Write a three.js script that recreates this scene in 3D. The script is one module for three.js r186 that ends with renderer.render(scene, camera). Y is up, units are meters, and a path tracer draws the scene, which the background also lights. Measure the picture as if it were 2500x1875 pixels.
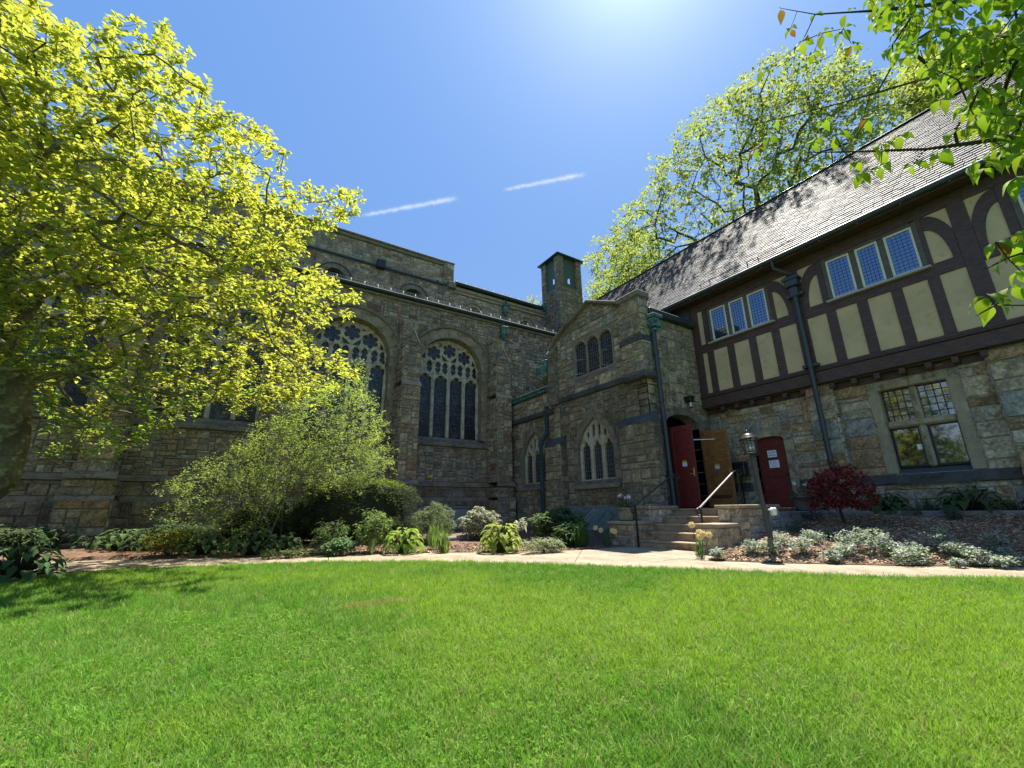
import * as THREE from 'three';
import { mergeGeometries } from 'three/addons/utils/BufferGeometryUtils.js';

// ───────────────────────── camera, sky, sun, exposure ─────────────────────────
const EYE = 1.0, FOV = 83.29, PITCH = 0.28328, ROLL = -0.01369, YAW = -0.57461;
const SUN = new THREE.Vector3(0.45, 1, -0.27).normalize();
const scene = new THREE.Scene();
const camera = new THREE.PerspectiveCamera(FOV, 4 / 3, 0.05, 2000);
camera.position.set(0, EYE, 0);
camera.rotation.set(PITCH, YAW, ROLL, 'YXZ');
const renderer = new THREE.WebGLRenderer({ antialias: true });
renderer.setSize(1024, 768);
renderer.toneMapping = THREE.LinearToneMapping;
renderer.toneMappingExposure = 3.9;
renderer.shadowMap.enabled = true;
const sun = new THREE.DirectionalLight(new THREE.Color(1, 0.94, 0.83), 3.6);
sun.position.copy(SUN).multiplyScalar(60); sun.target.position.set(0, 0, 0);
sun.castShadow = true; sun.shadow.mapSize.set(4096, 4096);
Object.assign(sun.shadow.camera, { left: -45, right: 45, top: 45, bottom: -45, near: 1, far: 160 });
scene.add(sun, sun.target);

// the photograph's lens as numbers: a pixel of the 2500 x 1875 picture to a direction, and back
const FL = 1054.25, cP = Math.cos(PITCH), sP = Math.sin(PITCH), cA = Math.cos(YAW), sA = Math.sin(YAW), cR = Math.cos(ROLL), sR = Math.sin(ROLL);
function ray(px, py) {
  const u = px - 1250, v = py - 937.5, x = cR * u + sR * v, y = -sR * u + cR * v;
  const up = -y * cP + FL * sP, fw = FL * cP + y * sP;
  return new THREE.Vector3(x * cA - fw * sA, up, -(x * sA + fw * cA));
}
function at(px, py, r) { const d = ray(px, py), k = r / Math.hypot(d.x, d.z); return new THREE.Vector3(d.x * k, EYE + d.y * k, d.z * k); }   // a point r metres away over the ground
function onY(px, py, y) { const d = ray(px, py), t = (y - EYE) / d.y; return new THREE.Vector3(d.x * t, y, d.z * t); }
function toPx(p) {
  const y = p.y - EYE, fw = -p.z * cA - p.x * sA, x = -p.z * sA + p.x * cA, cz = fw * cP + y * sP, cy = y * cP - fw * sP, u = FL * x / cz, v = -FL * cy / cz;
  return [1250 + cR * u - sR * v, 937.5 + sR * u + cR * v, cz];
}

// ───────────────────────── random, noise, textures ─────────────────────────
function rnd(seed) { let s = seed >>> 0; return () => { s = (s + 0x6d2b79f5) | 0; let t = Math.imul(s ^ (s >>> 15), 1 | s); t = (t + Math.imul(t ^ (t >>> 7), 61 | t)) ^ t; return ((t ^ (t >>> 14)) >>> 0) / 4294967296; }; }
const clamp = (x, a = 0, b = 1) => Math.min(b, Math.max(a, x)), mix = (a, b, t) => a + (b - a) * t, sm = (a, b, x) => { const t = clamp((x - a) / (b - a)); return t * t * (3 - 2 * t); };
function lattice(period, seed) { const r = rnd(seed), a = new Float32Array(period * period); for (let i = 0; i < a.length; i++) a[i] = r(); return a; }
const LAT = {};
function vnoise(x, y, period, seed) {       // tiles over 0..1
  const a = LAT[period + ':' + seed] ??= lattice(period, seed * 977 + period), X = x * period, Y = y * period, i = Math.floor(X), j = Math.floor(Y), f = X - i, g = Y - j;
  const s = f * f * (3 - 2 * f), t = g * g * (3 - 2 * g), w = (k) => ((k % period) + period) % period, q = (m, n) => a[w(n) * period + w(m)];
  return mix(mix(q(i, j), q(i + 1, j), s), mix(q(i, j + 1), q(i + 1, j + 1), s), t);
}
function fbm(x, y, p, seed, oct = 4) { let s = 0, a = 0.5, n = 0; for (let k = 0; k < oct; k++) { s += a * vnoise(x, y, p << k, seed + k); n += a; a *= 0.55; } return s / n; }
function tex(size, fn, { srgb = true, repeat = 1, h = size } = {}) {
  const d = new Uint8Array(size * h * 4);
  for (let y = 0; y < h; y++) for (let x = 0; x < size; x++) { const c = fn((x + 0.5) / size, (y + 0.5) / h), o = (y * size + x) * 4; d[o] = clamp(c[0]) * 255; d[o + 1] = clamp(c[1]) * 255; d[o + 2] = clamp(c[2]) * 255; d[o + 3] = 255; }
  const t = new THREE.DataTexture(d, size, h); t.wrapS = t.wrapT = THREE.RepeatWrapping; t.magFilter = t.minFilter = THREE.LinearFilter;
  if (srgb) t.colorSpace = THREE.SRGBColorSpace; t.repeat.set(repeat, repeat); t.needsUpdate = true; return t;
}
const gray = (v) => [v, v, v];
const T = {};
T.stone = tex(512, (x, y) => { const a = fbm(x, y, 6, 1, 5), b = fbm(x, y, 24, 7, 3), s = sm(0.62, 0.72, fbm(x, y, 10, 21, 4)), v = 0.66 + 0.42 * (a - 0.5) + 0.38 * (b - 0.5) + 0.10; return [v * (1 - 0.16 * s), v * (1 - 0.19 * s), v * (1 - 0.24 * s)]; }, { repeat: 0.9 });
T.stoneB = tex(512, (x, y) => gray(0.6 * fbm(x, y, 8, 1, 5) + 0.4 * fbm(x, y, 40, 9, 3)), { srgb: false, repeat: 0.9 });
T.trim = tex(512, (x, y) => { const a = fbm(x, y, 5, 31, 5), b = fbm(x, y, 60, 33, 2), s = sm(0.55, 0.75, fbm(x, y, 9, 37, 5)); const v = 0.80 + 0.30 * (a - 0.5) + 0.16 * (b - 0.5); return [v * (1 - 0.25 * s), v * (1 - 0.26 * s), v * (1 - 0.30 * s)]; }, { repeat: 0.6 });
T.grain = tex(256, (x, y) => gray(0.5 * fbm(x, y, 16, 41, 4) + 0.5 * fbm(x, y, 64, 43, 2)), { srgb: false, repeat: 1.5 });
T.plaster = tex(512, (x, y) => { const a = fbm(x, y, 4, 51, 6), s = sm(0.60, 0.72, fbm(x, y, 7, 55, 5)) * fbm(x, y, 40, 57, 2), v = 0.84 + 0.14 * (a - 0.5) - 0.09 * s; return [v, v * (1 - 0.02 * s), v * (1 - 0.06 * s)]; }, { repeat: 0.7 });
T.wood = tex(512, (x, y) => { const g = fbm(x * 0.25, y, 24, 61, 4) * 0.6 + vnoise(x * 0.1, y, 128, 67) * 0.4, v = 0.72 + 0.5 * (g - 0.5); return [v, v * 0.99, v * 0.98]; }, { repeat: 1 });
T.slate = tex(512, (x, y) => { const a = fbm(x, y, 8, 71, 5), b = fbm(x, y, 50, 73, 2), v = 0.75 + 0.42 * (a - 0.5) + 0.25 * (b - 0.5); return [v, v, v * 1.01]; }, { repeat: 0.8 });
T.copper = tex(256, (x, y) => { const a = fbm(x, y, 6, 81, 5), b = sm(0.48, 0.62, fbm(x, y, 14, 83, 4)); return [mix(0.42, 0.24, b) * (0.8 + 0.4 * a), mix(0.70, 0.36, b) * (0.8 + 0.4 * a), mix(0.62, 0.36, b) * (0.8 + 0.4 * a)]; }, { repeat: 1.3 });
T.path = tex(1024, (x, y) => { const a = fbm(x, y, 4, 91, 5), b = vnoise(x, y, 180, 93), c = vnoise(x, y, 420, 95), d = fbm(x, y, 12, 97, 4), v = 0.74 + 0.34 * (a - 0.5) + 0.20 * (b - 0.5) + 0.30 * (c - 0.5) - 0.10 * sm(0.55, 0.75, d); return [v * 1.02, v * 0.975, v * 0.90]; }, { repeat: 0.5 });
T.mulch = tex(512, (x, y) => { const a = fbm(x, y, 5, 101, 3), b = vnoise(x, y * 0.5, 80, 103), c = vnoise(x * 0.5, y, 90, 105), v = 0.16 + 0.28 * b * c + 0.12 * a + 0.14 * sm(0.75, 0.95, vnoise(x, y, 110, 107)); return [v * 1.15, v * 0.9, v * 0.72]; }, { repeat: 0.7 });
T.lawn = tex(512, (x, y) => { const a = fbm(x, y, 4, 111, 5), b = fbm(x, y, 40, 113, 3); return [0.22 + 0.10 * (a - 0.5) + 0.14 * (b - 0.5), 0.34 + 0.12 * (a - 0.5) + 0.2 * (b - 0.5), 0.10 + 0.06 * b]; }, { repeat: 0.33 });
T.bark = tex(512, (x, y) => { const a = fbm(x, y * 0.5, 10, 121, 5), l = sm(0.58, 0.66, fbm(x, y, 12, 123, 4)), b = vnoise(x, y, 90, 127), v = 0.40 + 0.34 * (a - 0.5) + 0.12 * (b - 0.5); return [v + 0.16 * l, v * 0.96 + 0.17 * l, v * 0.84 + 0.13 * l]; }, { repeat: 1 });

const mat = (o) => new THREE.MeshStandardMaterial({ roughness: 0.9, ...o });
const lin = (r, g, b) => new THREE.Color().setRGB(r, g, b);
const M = {
  stone: mat({ color: 0xffffff, vertexColors: true, map: T.stone, bumpMap: T.stoneB, bumpScale: 0.012, roughness: 0.95 }),
  mortar: mat({ color: lin(0.48, 0.42, 0.32), map: T.stone, bumpMap: T.grain, bumpScale: 0.003 }),
  mortarDark: mat({ color: lin(0.30, 0.265, 0.205), map: T.stone, bumpMap: T.grain, bumpScale: 0.003 }),
  trim: mat({ color: lin(0.56, 0.45, 0.28), map: T.trim, bumpMap: T.grain, bumpScale: 0.002 }),
  trimDark: mat({ color: lin(0.34, 0.285, 0.20), map: T.trim, bumpMap: T.grain, bumpScale: 0.003 }),
  blue: mat({ color: lin(0.105, 0.10, 0.095), map: T.trim, bumpMap: T.grain, bumpScale: 0.003, roughness: 0.7 }),
  tracery: mat({ color: lin(0.74, 0.65, 0.46), map: T.trim, bumpMap: T.grain, bumpScale: 0.0015 }),
  cap: mat({ color: lin(0.55, 0.49, 0.38), map: T.path, bumpMap: T.grain, bumpScale: 0.002 }),
  step: mat({ color: lin(0.52, 0.37, 0.24), map: T.trim, bumpMap: T.grain, bumpScale: 0.002 }),
  plaster: mat({ color: lin(0.80, 0.60, 0.33), map: T.plaster, bumpMap: T.grain, bumpScale: 0.002 }),
  timber: mat({ color: lin(0.155, 0.080, 0.062), map: T.wood, bumpMap: T.grain, bumpScale: 0.0015, roughness: 0.62 }),
  gutter: mat({ color: lin(0.035, 0.045, 0.048), roughness: 0.45, bumpMap: T.grain, bumpScale: 0.001 }),
  greenGutter: mat({ color: lin(0.04, 0.075, 0.07), roughness: 0.85, map: T.trim }),
  copper: mat({ color: lin(0.66, 0.50, 0.52), map: T.copper, roughness: 0.7 }),
  louver: mat({ color: lin(0.045, 0.085, 0.065), roughness: 0.7 }),
  steel: mat({ color: lin(0.62, 0.62, 0.62), roughness: 0.35, metalness: 0.7 }),
  iron: mat({ color: lin(0.025, 0.022, 0.022), roughness: 0.35, metalness: 0.2 }),
  slate: new THREE.MeshPhysicalMaterial({ color: 0xffffff, vertexColors: true, map: T.slate, bumpMap: T.grain, bumpScale: 0.004, roughness: 0.66, specularIntensity: 0.32 }),
  slateBase: mat({ color: lin(0.045, 0.047, 0.05), roughness: 0.8 }),
  glass: new THREE.MeshPhysicalMaterial({ color: lin(0.012, 0.018, 0.03), roughness: 0.06, ior: 2.1 }),
  came: mat({ color: lin(0.05, 0.05, 0.055), roughness: 0.5, metalness: 0.3 }),
  cameLight: mat({ color: lin(0.20, 0.20, 0.20), roughness: 0.5, metalness: 0.3 }),
  sash: mat({ color: lin(0.66, 0.62, 0.48), roughness: 0.55, bumpMap: T.grain, bumpScale: 0.0006 }),
  frame: mat({ color: lin(0.22, 0.17, 0.13), map: T.wood, roughness: 0.6 }),
  sillBoard: mat({ color: lin(0.40, 0.36, 0.33), roughness: 0.6 }),
  redDoor: mat({ color: lin(0.30, 0.028, 0.026), map: T.wood, roughness: 0.45 }),
  oakDoor: mat({ color: lin(0.60, 0.26, 0.075), map: T.wood, roughness: 0.42 }),
  brass: mat({ color: lin(0.6, 0.42, 0.16), roughness: 0.3, metalness: 0.9 }),
  black: mat({ color: lin(0.012, 0.012, 0.013), roughness: 0.45 }),
  interior: mat({ color: lin(0.06, 0.055, 0.05) }),
  paper: mat({ color: lin(0.8, 0.8, 0.8), roughness: 0.7 }),
  path: mat({ color: lin(0.43, 0.375, 0.30), map: T.path, bumpMap: T.grain, bumpScale: 0.002 }),
  mulch: mat({ color: lin(1.15, 0.98, 0.76), map: T.mulch, bumpMap: T.mulch, bumpScale: 0.03 }),
  soilLawn: mat({ color: lin(1.1, 1.25, 0.7), map: T.lawn, bumpMap: T.grain, bumpScale: 0.02 }),
  bark: mat({ color: lin(0.86, 0.80, 0.64), map: T.bark, bumpMap: T.bark, bumpScale: 0.012 }),
  barkDark: mat({ color: lin(0.30, 0.26, 0.21), map: T.bark, bumpMap: T.bark, bumpScale: 0.01 }),
  plastic: mat({ color: lin(0.75, 0.74, 0.70), roughness: 0.4 }),
  clear: new THREE.MeshPhysicalMaterial({ color: lin(0.95, 0.96, 0.95), roughness: 0.05, transmission: 1, thickness: 0 }),
  pot: mat({ color: lin(0.33, 0.30, 0.22), map: T.trim, bumpMap: T.grain, bumpScale: 0.003 }),
  darkPot: mat({ color: lin(0.13, 0.15, 0.13), map: T.trim, roughness: 0.6 }),
  concrete: mat({ color: lin(0.36, 0.34, 0.30), map: T.trim, bumpMap: T.grain, bumpScale: 0.003 }),
  bulk: mat({ color: lin(0.16, 0.19, 0.165), map: T.trim, roughness: 0.7 }),
};
const leafMat = (through = 0.5, rough = 0.95, o = {}) => new THREE.MeshPhysicalMaterial({ color: 0xffffff, roughness: rough, transmission: through, thickness: 0, side: THREE.DoubleSide, specularIntensity: 0.22, ...o });
M.leaf = leafMat(0.6); M.grass = leafMat(0.45); M.leafDark = leafMat(0.3, 0.95); M.petal = leafMat(0.35);

// sky: blue air that whitens towards the sun and the horizon, and two short contrails
{
  const W = 2048, H = 1024, d = new Float32Array(W * H * 4), v = new THREE.Vector3();
  const trail = (a, b, w, seed) => { const A = ray(...a).normalize(), B = ray(...b).normalize(), n = A.clone().cross(B).normalize(), m = n.clone().cross(A).normalize(), L = A.angleTo(B); return { A, m, n, L, w, seed }; };
  const trails = [trail([880, 527], [1116, 484], 0.0052, 3), trail([1228, 464], [1428, 425], 0.0048, 5)];
  for (let j = 0; j < H; j++) for (let i = 0; i < W; i++) {
    const up = ((j + 0.5) / H - 0.5) * Math.PI, ro = ((i + 0.5) / W - 0.5) * 2 * Math.PI;
    v.set(Math.cos(ro) * Math.cos(up), Math.sin(up), Math.sin(ro) * Math.cos(up));
    const y = Math.max(0, v.y), ang = Math.acos(clamp(v.dot(SUN), -1, 1)) * 57.3, hz = Math.pow(1 - y, 4.2);
    const au = 0.36 * Math.exp(-ang / 5.5) + 0.05 * Math.exp(-ang / 20) + 0.030 * Math.exp(-ang / 60);
    let c = [mix(0.030, 0.215, hz) + au * 0.95, mix(0.082, 0.255, hz) + au, mix(0.200, 0.300, hz) + au];
    for (const t of trails) {
      const s = Math.atan2(v.dot(t.m), v.dot(t.A)) / t.L; if (v.dot(t.A) < 0.5 || s < -0.05 || s > 1.05) continue;
      const e = v.dot(t.n), wob = (vnoise(s, 0.3, 64, t.seed) - 0.5) * 0.9, wide = t.w * (0.55 + 0.5 * s) * (0.8 + 0.5 * vnoise(s, 0.7, 40, t.seed + 1));
      const q = Math.exp(-Math.pow((e + wob * t.w * 0.4) / wide * 1.6, 2)) * sm(-0.03, 0.12, s) * sm(1.05, 0.86, s) * (0.75 + 0.4 * vnoise(s, 0.1, 90, t.seed + 2));
      const k = clamp(0.75 * q); c = [mix(c[0], 0.23, k), mix(c[1], 0.255, k), mix(c[2], 0.29, k)];
    }
    if (v.y < 0) { const k = sm(0, -0.06, v.y); c = [mix(c[0], 0.07, k), mix(c[1], 0.08, k), mix(c[2], 0.06, k)]; }
    const o = (j * W + i) * 4; d[o] = c[0]; d[o + 1] = c[1]; d[o + 2] = c[2]; d[o + 3] = 1;
  }
  const t = new THREE.DataTexture(d, W, H, THREE.RGBAFormat, THREE.FloatType); t.mapping = THREE.EquirectangularReflectionMapping; t.magFilter = t.minFilter = THREE.LinearFilter; t.needsUpdate = true;
  scene.background = t; scene.environment = t;
}

// ───────────────────────── building blocks ─────────────────────────
const used = {};
const numbered = (n) => { const k = used[n] = (used[n] ?? -1) + 1; return k ? `${n}_${String(k).padStart(3, '0')}` : n; };
function tag(o, label, category, group, kind) { if (label) o.userData.label = label; if (category) o.userData.category = category; if (group) o.userData.group = group; if (kind) o.userData.kind = kind; return o; }
function thing(name, label, category, pos = [0, 0, 0], group) { const o = new THREE.Group(); o.name = numbered(name); o.position.set(...pos); scene.add(o); return tag(o, label, category, group); }
function copyOf(o, name, label, pos, turn = 0, scale = 1) { const c = o.clone(); c.name = numbered(name); c.position.set(...pos); c.rotation.y = turn; c.scale.setScalar(scale); c.userData = { ...o.userData, label }; scene.add(c); return c; }
const V = (x, y, z) => new THREE.Vector3(x, y, z);
const Y = V(0, 1, 0);
class G {
  constructor(origin) { this.p = []; this.n = []; this.u = []; this.c = []; this.o = origin ?? [0, 0, 0]; }
  push(a, n, col, uv) {
    this.p.push(a.x - this.o[0], a.y - this.o[1], a.z - this.o[2]); this.n.push(n.x, n.y, n.z); this.c.push(col[0], col[1], col[2]);
    if (uv) this.u.push(uv[0], uv[1]);
    else { const X = Math.abs(n.x), Yy = Math.abs(n.y), Z = Math.abs(n.z); if (Yy >= X && Yy >= Z) this.u.push(a.x, a.z); else if (X > Z) this.u.push(a.z, a.y); else this.u.push(a.x, a.y); }
  }
  tri(a, b, c, col = [1, 1, 1]) { const n = b.clone().sub(a).cross(c.clone().sub(a)).normalize(); this.push(a, n, col); this.push(b, n, col); this.push(c, n, col); return this; }
  quad(a, b, c, d, col = [1, 1, 1]) { const n = c.clone().sub(a).cross(d.clone().sub(b)).normalize(); for (const q of [a, b, c, a, c, d]) this.push(q, n, col); return this; }
  box(x0, y0, z0, x1, y1, z1, { col = [1, 1, 1], bev = 0, m } = {}) {
    if (x1 < x0) [x0, x1] = [x1, x0]; if (y1 < y0) [y0, y1] = [y1, y0]; if (z1 < z0) [z0, z1] = [z1, z0];
    const b = Math.min(bev, (x1 - x0) / 2.2, (y1 - y0) / 2.2, (z1 - z0) / 2.2), lo = [x0, y0, z0], hi = [x1, y1, z1];
    const P = (s, ax) => { const q = [0, 1, 2].map((k) => { const e = s[k] > 0 ? hi[k] : lo[k]; return k === ax ? e : e - s[k] * b; }); const r = V(...q); return m ? r.applyMatrix4(m) : r; };
    for (let ax = 0; ax < 3; ax++) for (const s of [-1, 1]) {
      const i = (ax + 1) % 3, j = (ax + 2) % 3, k = (a, c) => { const t = [0, 0, 0]; t[ax] = s; t[i] = a; t[j] = c; return P(t, ax); };
      const q = [k(-1, -1), k(1, -1), k(1, 1), k(-1, 1)]; if (s < 0) q.reverse(); this.quad(...q, col);
    }
    if (b > 0) {
      for (let ax = 0; ax < 3; ax++) { const i = (ax + 1) % 3, j = (ax + 2) % 3; for (const a of [-1, 1]) for (const c of [-1, 1]) { const k = (e, face) => { const t = [0, 0, 0]; t[ax] = e; t[i] = a; t[j] = c; return P(t, face); }; const q = [k(-1, i), k(1, i), k(1, j), k(-1, j)]; if (a * c < 0) q.reverse(); this.quad(...q, col); } }
      for (const a of [-1, 1]) for (const c of [-1, 1]) for (const e of [-1, 1]) { const t = [a, c, e], q = [P(t, 0), P(t, 1), P(t, 2)]; if (a * c * e < 0) q.reverse(); this.tri(...q, col); }
    }
    return this;
  }
  bar(p, q, w, h, { col, bev = 0, up = Y } = {}) {          // a beam from p to q, w across, h along `up`
    const z = q.clone().sub(p), L = z.length(); z.normalize(); let x = up.clone().cross(z); if (x.lengthSq() < 1e-6) x = V(1, 0, 0).cross(z); x.normalize(); const y = z.clone().cross(x), m = new THREE.Matrix4().makeBasis(x, y, z).setPosition(p);
    return this.box(-w / 2, -h / 2, 0, w / 2, h / 2, L, { col, bev, m });
  }
  tube(pts, r, sides = 8, { col = [1, 1, 1], cap = true, uvs = 1 } = {}) {
    const n = pts.length, R = (i) => (Array.isArray(r) ? r[i] : r), rings = []; let prev = null, len = 0;
    for (let i = 0; i < n; i++) {
      const t = pts[Math.min(n - 1, i + 1)].clone().sub(pts[Math.max(0, i - 1)]).normalize();
      let x = prev ? prev.clone().addScaledVector(t, -prev.dot(t)) : (Math.abs(t.y) < 0.9 ? Y.clone() : V(1, 0, 0)).cross(t); if (x.lengthSq() < 1e-8) x = V(1, 0, 0).cross(t); x.normalize(); prev = x; const y = t.clone().cross(x);
      if (i) len += pts[i].distanceTo(pts[i - 1]);
      const ring = []; for (let k = 0; k <= sides; k++) { const a = k / sides * Math.PI * 2, nn = x.clone().multiplyScalar(Math.cos(a)).addScaledVector(y, Math.sin(a)); ring.push([pts[i].clone().addScaledVector(nn, R(i)), nn, [k / sides * uvs, len]]); } rings.push(ring);
    }
    for (let i = 0; i < n - 1; i++) for (let k = 0; k < sides; k++) for (const [a, b] of [[i, k], [i, k + 1], [i + 1, k + 1], [i, k], [i + 1, k + 1], [i + 1, k]]) { const q = rings[a][b]; this.push(q[0], q[1], col, q[2]); }
    if (cap) for (const [ri, s] of [[0, -1], [n - 1, 1]]) for (let k = 0; k < sides; k++) { const c = pts[ri], a = rings[ri][k][0], b = rings[ri][k + 1][0]; s > 0 ? this.tri(c, a, b, col) : this.tri(c, b, a, col); }
    return this;
  }
  add(geo, m, col = [1, 1, 1]) {
    const g = geo.index ? geo.toNonIndexed() : geo, a = g.attributes.position, b = g.attributes.normal, nm = m ? new THREE.Matrix3().getNormalMatrix(m) : null, p = V(0, 0, 0), n = V(0, 0, 0);
    for (let i = 0; i < a.count; i++) { p.fromBufferAttribute(a, i); n.fromBufferAttribute(b, i); if (m) { p.applyMatrix4(m); n.applyMatrix3(nm).normalize(); } this.push(p, n, col); }
    return this;
  }
  extrude(shape, depth, basis, n0 = 0, { bevel = 0, steps = 10, col } = {}) {      // shape in (u, v) of a wall, front face at n0, going inwards
    const g = new THREE.ExtrudeGeometry(shape, { depth: depth - 2 * bevel, bevelEnabled: bevel > 0, bevelThickness: bevel, bevelSize: bevel, bevelOffset: -bevel, bevelSegments: 1, curveSegments: steps });
    return this.add(g, basis.m.clone().multiply(new THREE.Matrix4().makeTranslation(0, 0, n0 - depth + bevel)), col);
  }
  geo() { const g = new THREE.BufferGeometry(); g.setAttribute('position', new THREE.BufferAttribute(new Float32Array(this.p), 3)); g.setAttribute('normal', new THREE.BufferAttribute(new Float32Array(this.n), 3)); g.setAttribute('uv', new THREE.BufferAttribute(new Float32Array(this.u), 2)); g.setAttribute('color', new THREE.BufferAttribute(new Float32Array(this.c), 3)); return g; }
  build(name, material, parent, label) { const m = new THREE.Mesh(this.geo(), material); m.name = parent ? name : numbered(name); m.position.set(...this.o); m.castShadow = m.receiveShadow = true; (parent ?? scene).add(m); if (label) m.userData.label = label; return m; }
}
function sub(parent, name) { const g = new THREE.Group(); g.name = name; parent.add(g); return g; }
// a wall plane: u along it, v up, n outwards
const wallZ = (z) => ({ N: V(0, 0, 1), m: new THREE.Matrix4().makeBasis(V(1, 0, 0), Y, V(0, 0, 1)).setPosition(0, 0, z), P: (u, v, n = 0) => V(u, v, z + n) });         // faces +z, u = x
const wallX = (x) => ({ N: V(-1, 0, 0), m: new THREE.Matrix4().makeBasis(V(0, 0, 1), Y, V(-1, 0, 0)).setPosition(x, 0, 0), P: (u, v, n = 0) => V(x - n, v, u) });     // faces -x, u = z
const wallXb = (x) => ({ N: V(1, 0, 0), m: new THREE.Matrix4().makeBasis(V(0, 0, -1), Y, V(1, 0, 0)).setPosition(x, 0, 0), P: (u, v, n = 0) => V(x + n, v, -u) });   // faces +x, u = -z
const poly = (pts) => { const s = new THREE.Shape(); pts.forEach(([x, y], i) => (i ? s.lineTo(x, y) : s.moveTo(x, y))); s.closePath(); return s; };
const rect = (a, b, c, d) => [[a, b], [c, b], [c, d], [a, d]];
// an opening with straight jambs and an elliptical head
const archPts = (c, hw, v0, spring, rise, n = 20, pw = 1) => { const o = [[c - hw, v0], [c + hw, v0]]; for (let i = 0; i <= n; i++) { const a = i / n * Math.PI; o.push([c + hw * Math.cos(a), spring + rise * Math.pow(Math.sin(a), pw)]); } return o; };
const inArch = (u, v, c, hw, v0, spring, rise) => { const x = (u - c) / hw; if (Math.abs(x) >= 1 || v < v0) return false; return v < spring + rise * Math.sqrt(1 - x * x); };

// ── squared rubble: rectangles packed on a grid, each one a stone with a rough proud face ──
function pack(u0, u1, v0, v1, free, seed, k = 1) {
  const R = rnd(seed), du = 0.1 * k, dv = 0.085 * k, nu = Math.max(1, Math.round((u1 - u0) / du)), nv = Math.max(1, Math.round((v1 - v0) / dv)), su = (u1 - u0) / nu, sv = (v1 - v0) / nv, g = new Uint8Array(nu * nv), out = [];
  for (let j = 0; j < nv; j++) for (let i = 0; i < nu; i++) if (free && !free(u0 + (i + 0.5) * su, v0 + (j + 0.5) * sv)) g[j * nu + i] = 1;
  for (let j = 0; j < nv; j++) for (let i = 0; i < nu; i++) {
    if (g[j * nu + i]) continue;
    let h = [1, 2, 2, 2, 3, 3, 4][Math.floor(R() * 7)], w = [2, 3, 3, 4, 4, 5, 6][Math.floor(R() * 7)], W = 0; if (h === 1) w = Math.max(w, 3);
    if (nv - j - h === 1) h++; h = Math.min(h, nv - j); w = Math.min(w, nu - i);
    const row = (y, n) => { for (let x = 0; x < n; x++) if (g[y * nu + i + x]) return x; return n; };
    W = row(j, w); let hh = 1; while (hh < h && row(j + hh, W) >= W) hh++;
    if (i + W < nu && row(j, W + 1) > W && (i + W + 1 >= nu || g[j * nu + i + W + 1])) { let ok = true; for (let y = 0; y < hh; y++) if (g[(j + y) * nu + i + W]) ok = false; if (ok) W++; }
    for (let y = 0; y < hh; y++) for (let x = 0; x < W; x++) g[(j + y) * nu + i + x] = 1;
    out.push([u0 + i * su, v0 + j * sv, W * su, hh * sv]);
  }
  return out;
}
function stoneInto(G_, B, [u, v, w, h], R, col, { gap = 0.009, out = 0.03, rough = 0.012 } = {}) {
  const a0 = u + gap, a1 = u + w - gap, b0 = v + gap, b1 = v + h - gap, d = out * (0.65 + 0.7 * R()), ch = Math.min(0.022, (a1 - a0) / 5, (b1 - b0) / 5), j = () => (R() - 0.5) * gap * 0.8;
  const us = [a0, (a0 + a1) / 2, a1], vs = [b0, (b0 + b1) / 2, b1], ring = [[0, 0], [1, 0], [2, 0], [2, 1], [2, 2], [1, 2], [0, 2], [0, 1]], base = [], top = {}, uo = R() * 7, vo = R() * 7;
  for (let y = 0; y < 3; y++) for (let x = 0; x < 3; x++) {
    const edge = x !== 1 || y !== 1, cx = us[x] + (x === 0 ? ch : x === 2 ? -ch : (R() - 0.5) * (a1 - a0) * 0.25) + j(), cy = vs[y] + (y === 0 ? ch : y === 2 ? -ch : (R() - 0.5) * (b1 - b0) * 0.25) + j();
    top[x + ',' + y] = B.P(cx, cy, d + (R() - (edge ? 0.6 : 0.2)) * rough);
  }
  for (const [x, y] of ring) base.push(B.P(us[x] + j(), vs[y] + j(), -0.004));
  const q = (x, y) => top[x + ',' + y], n0 = G_.u.length;
  for (let y = 0; y < 2; y++) for (let x = 0; x < 2; x++) { const A = q(x, y), Bq = q(x + 1, y), C = q(x + 1, y + 1), D = q(x, y + 1); if ((x + y) % 2) { G_.tri(A, Bq, C, col).tri(A, C, D, col); } else { G_.tri(A, Bq, D, col).tri(Bq, C, D, col); } }
  for (let k = 0; k < 8; k++) { const [x, y] = ring[k], [x2, y2] = ring[(k + 1) % 8]; G_.quad(base[k], base[(k + 1) % 8], q(x2, y2), q(x, y), col); }
  for (let k = n0; k < G_.u.length; k += 2) { G_.u[k] += uo; G_.u[k + 1] += vo; }
}
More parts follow.
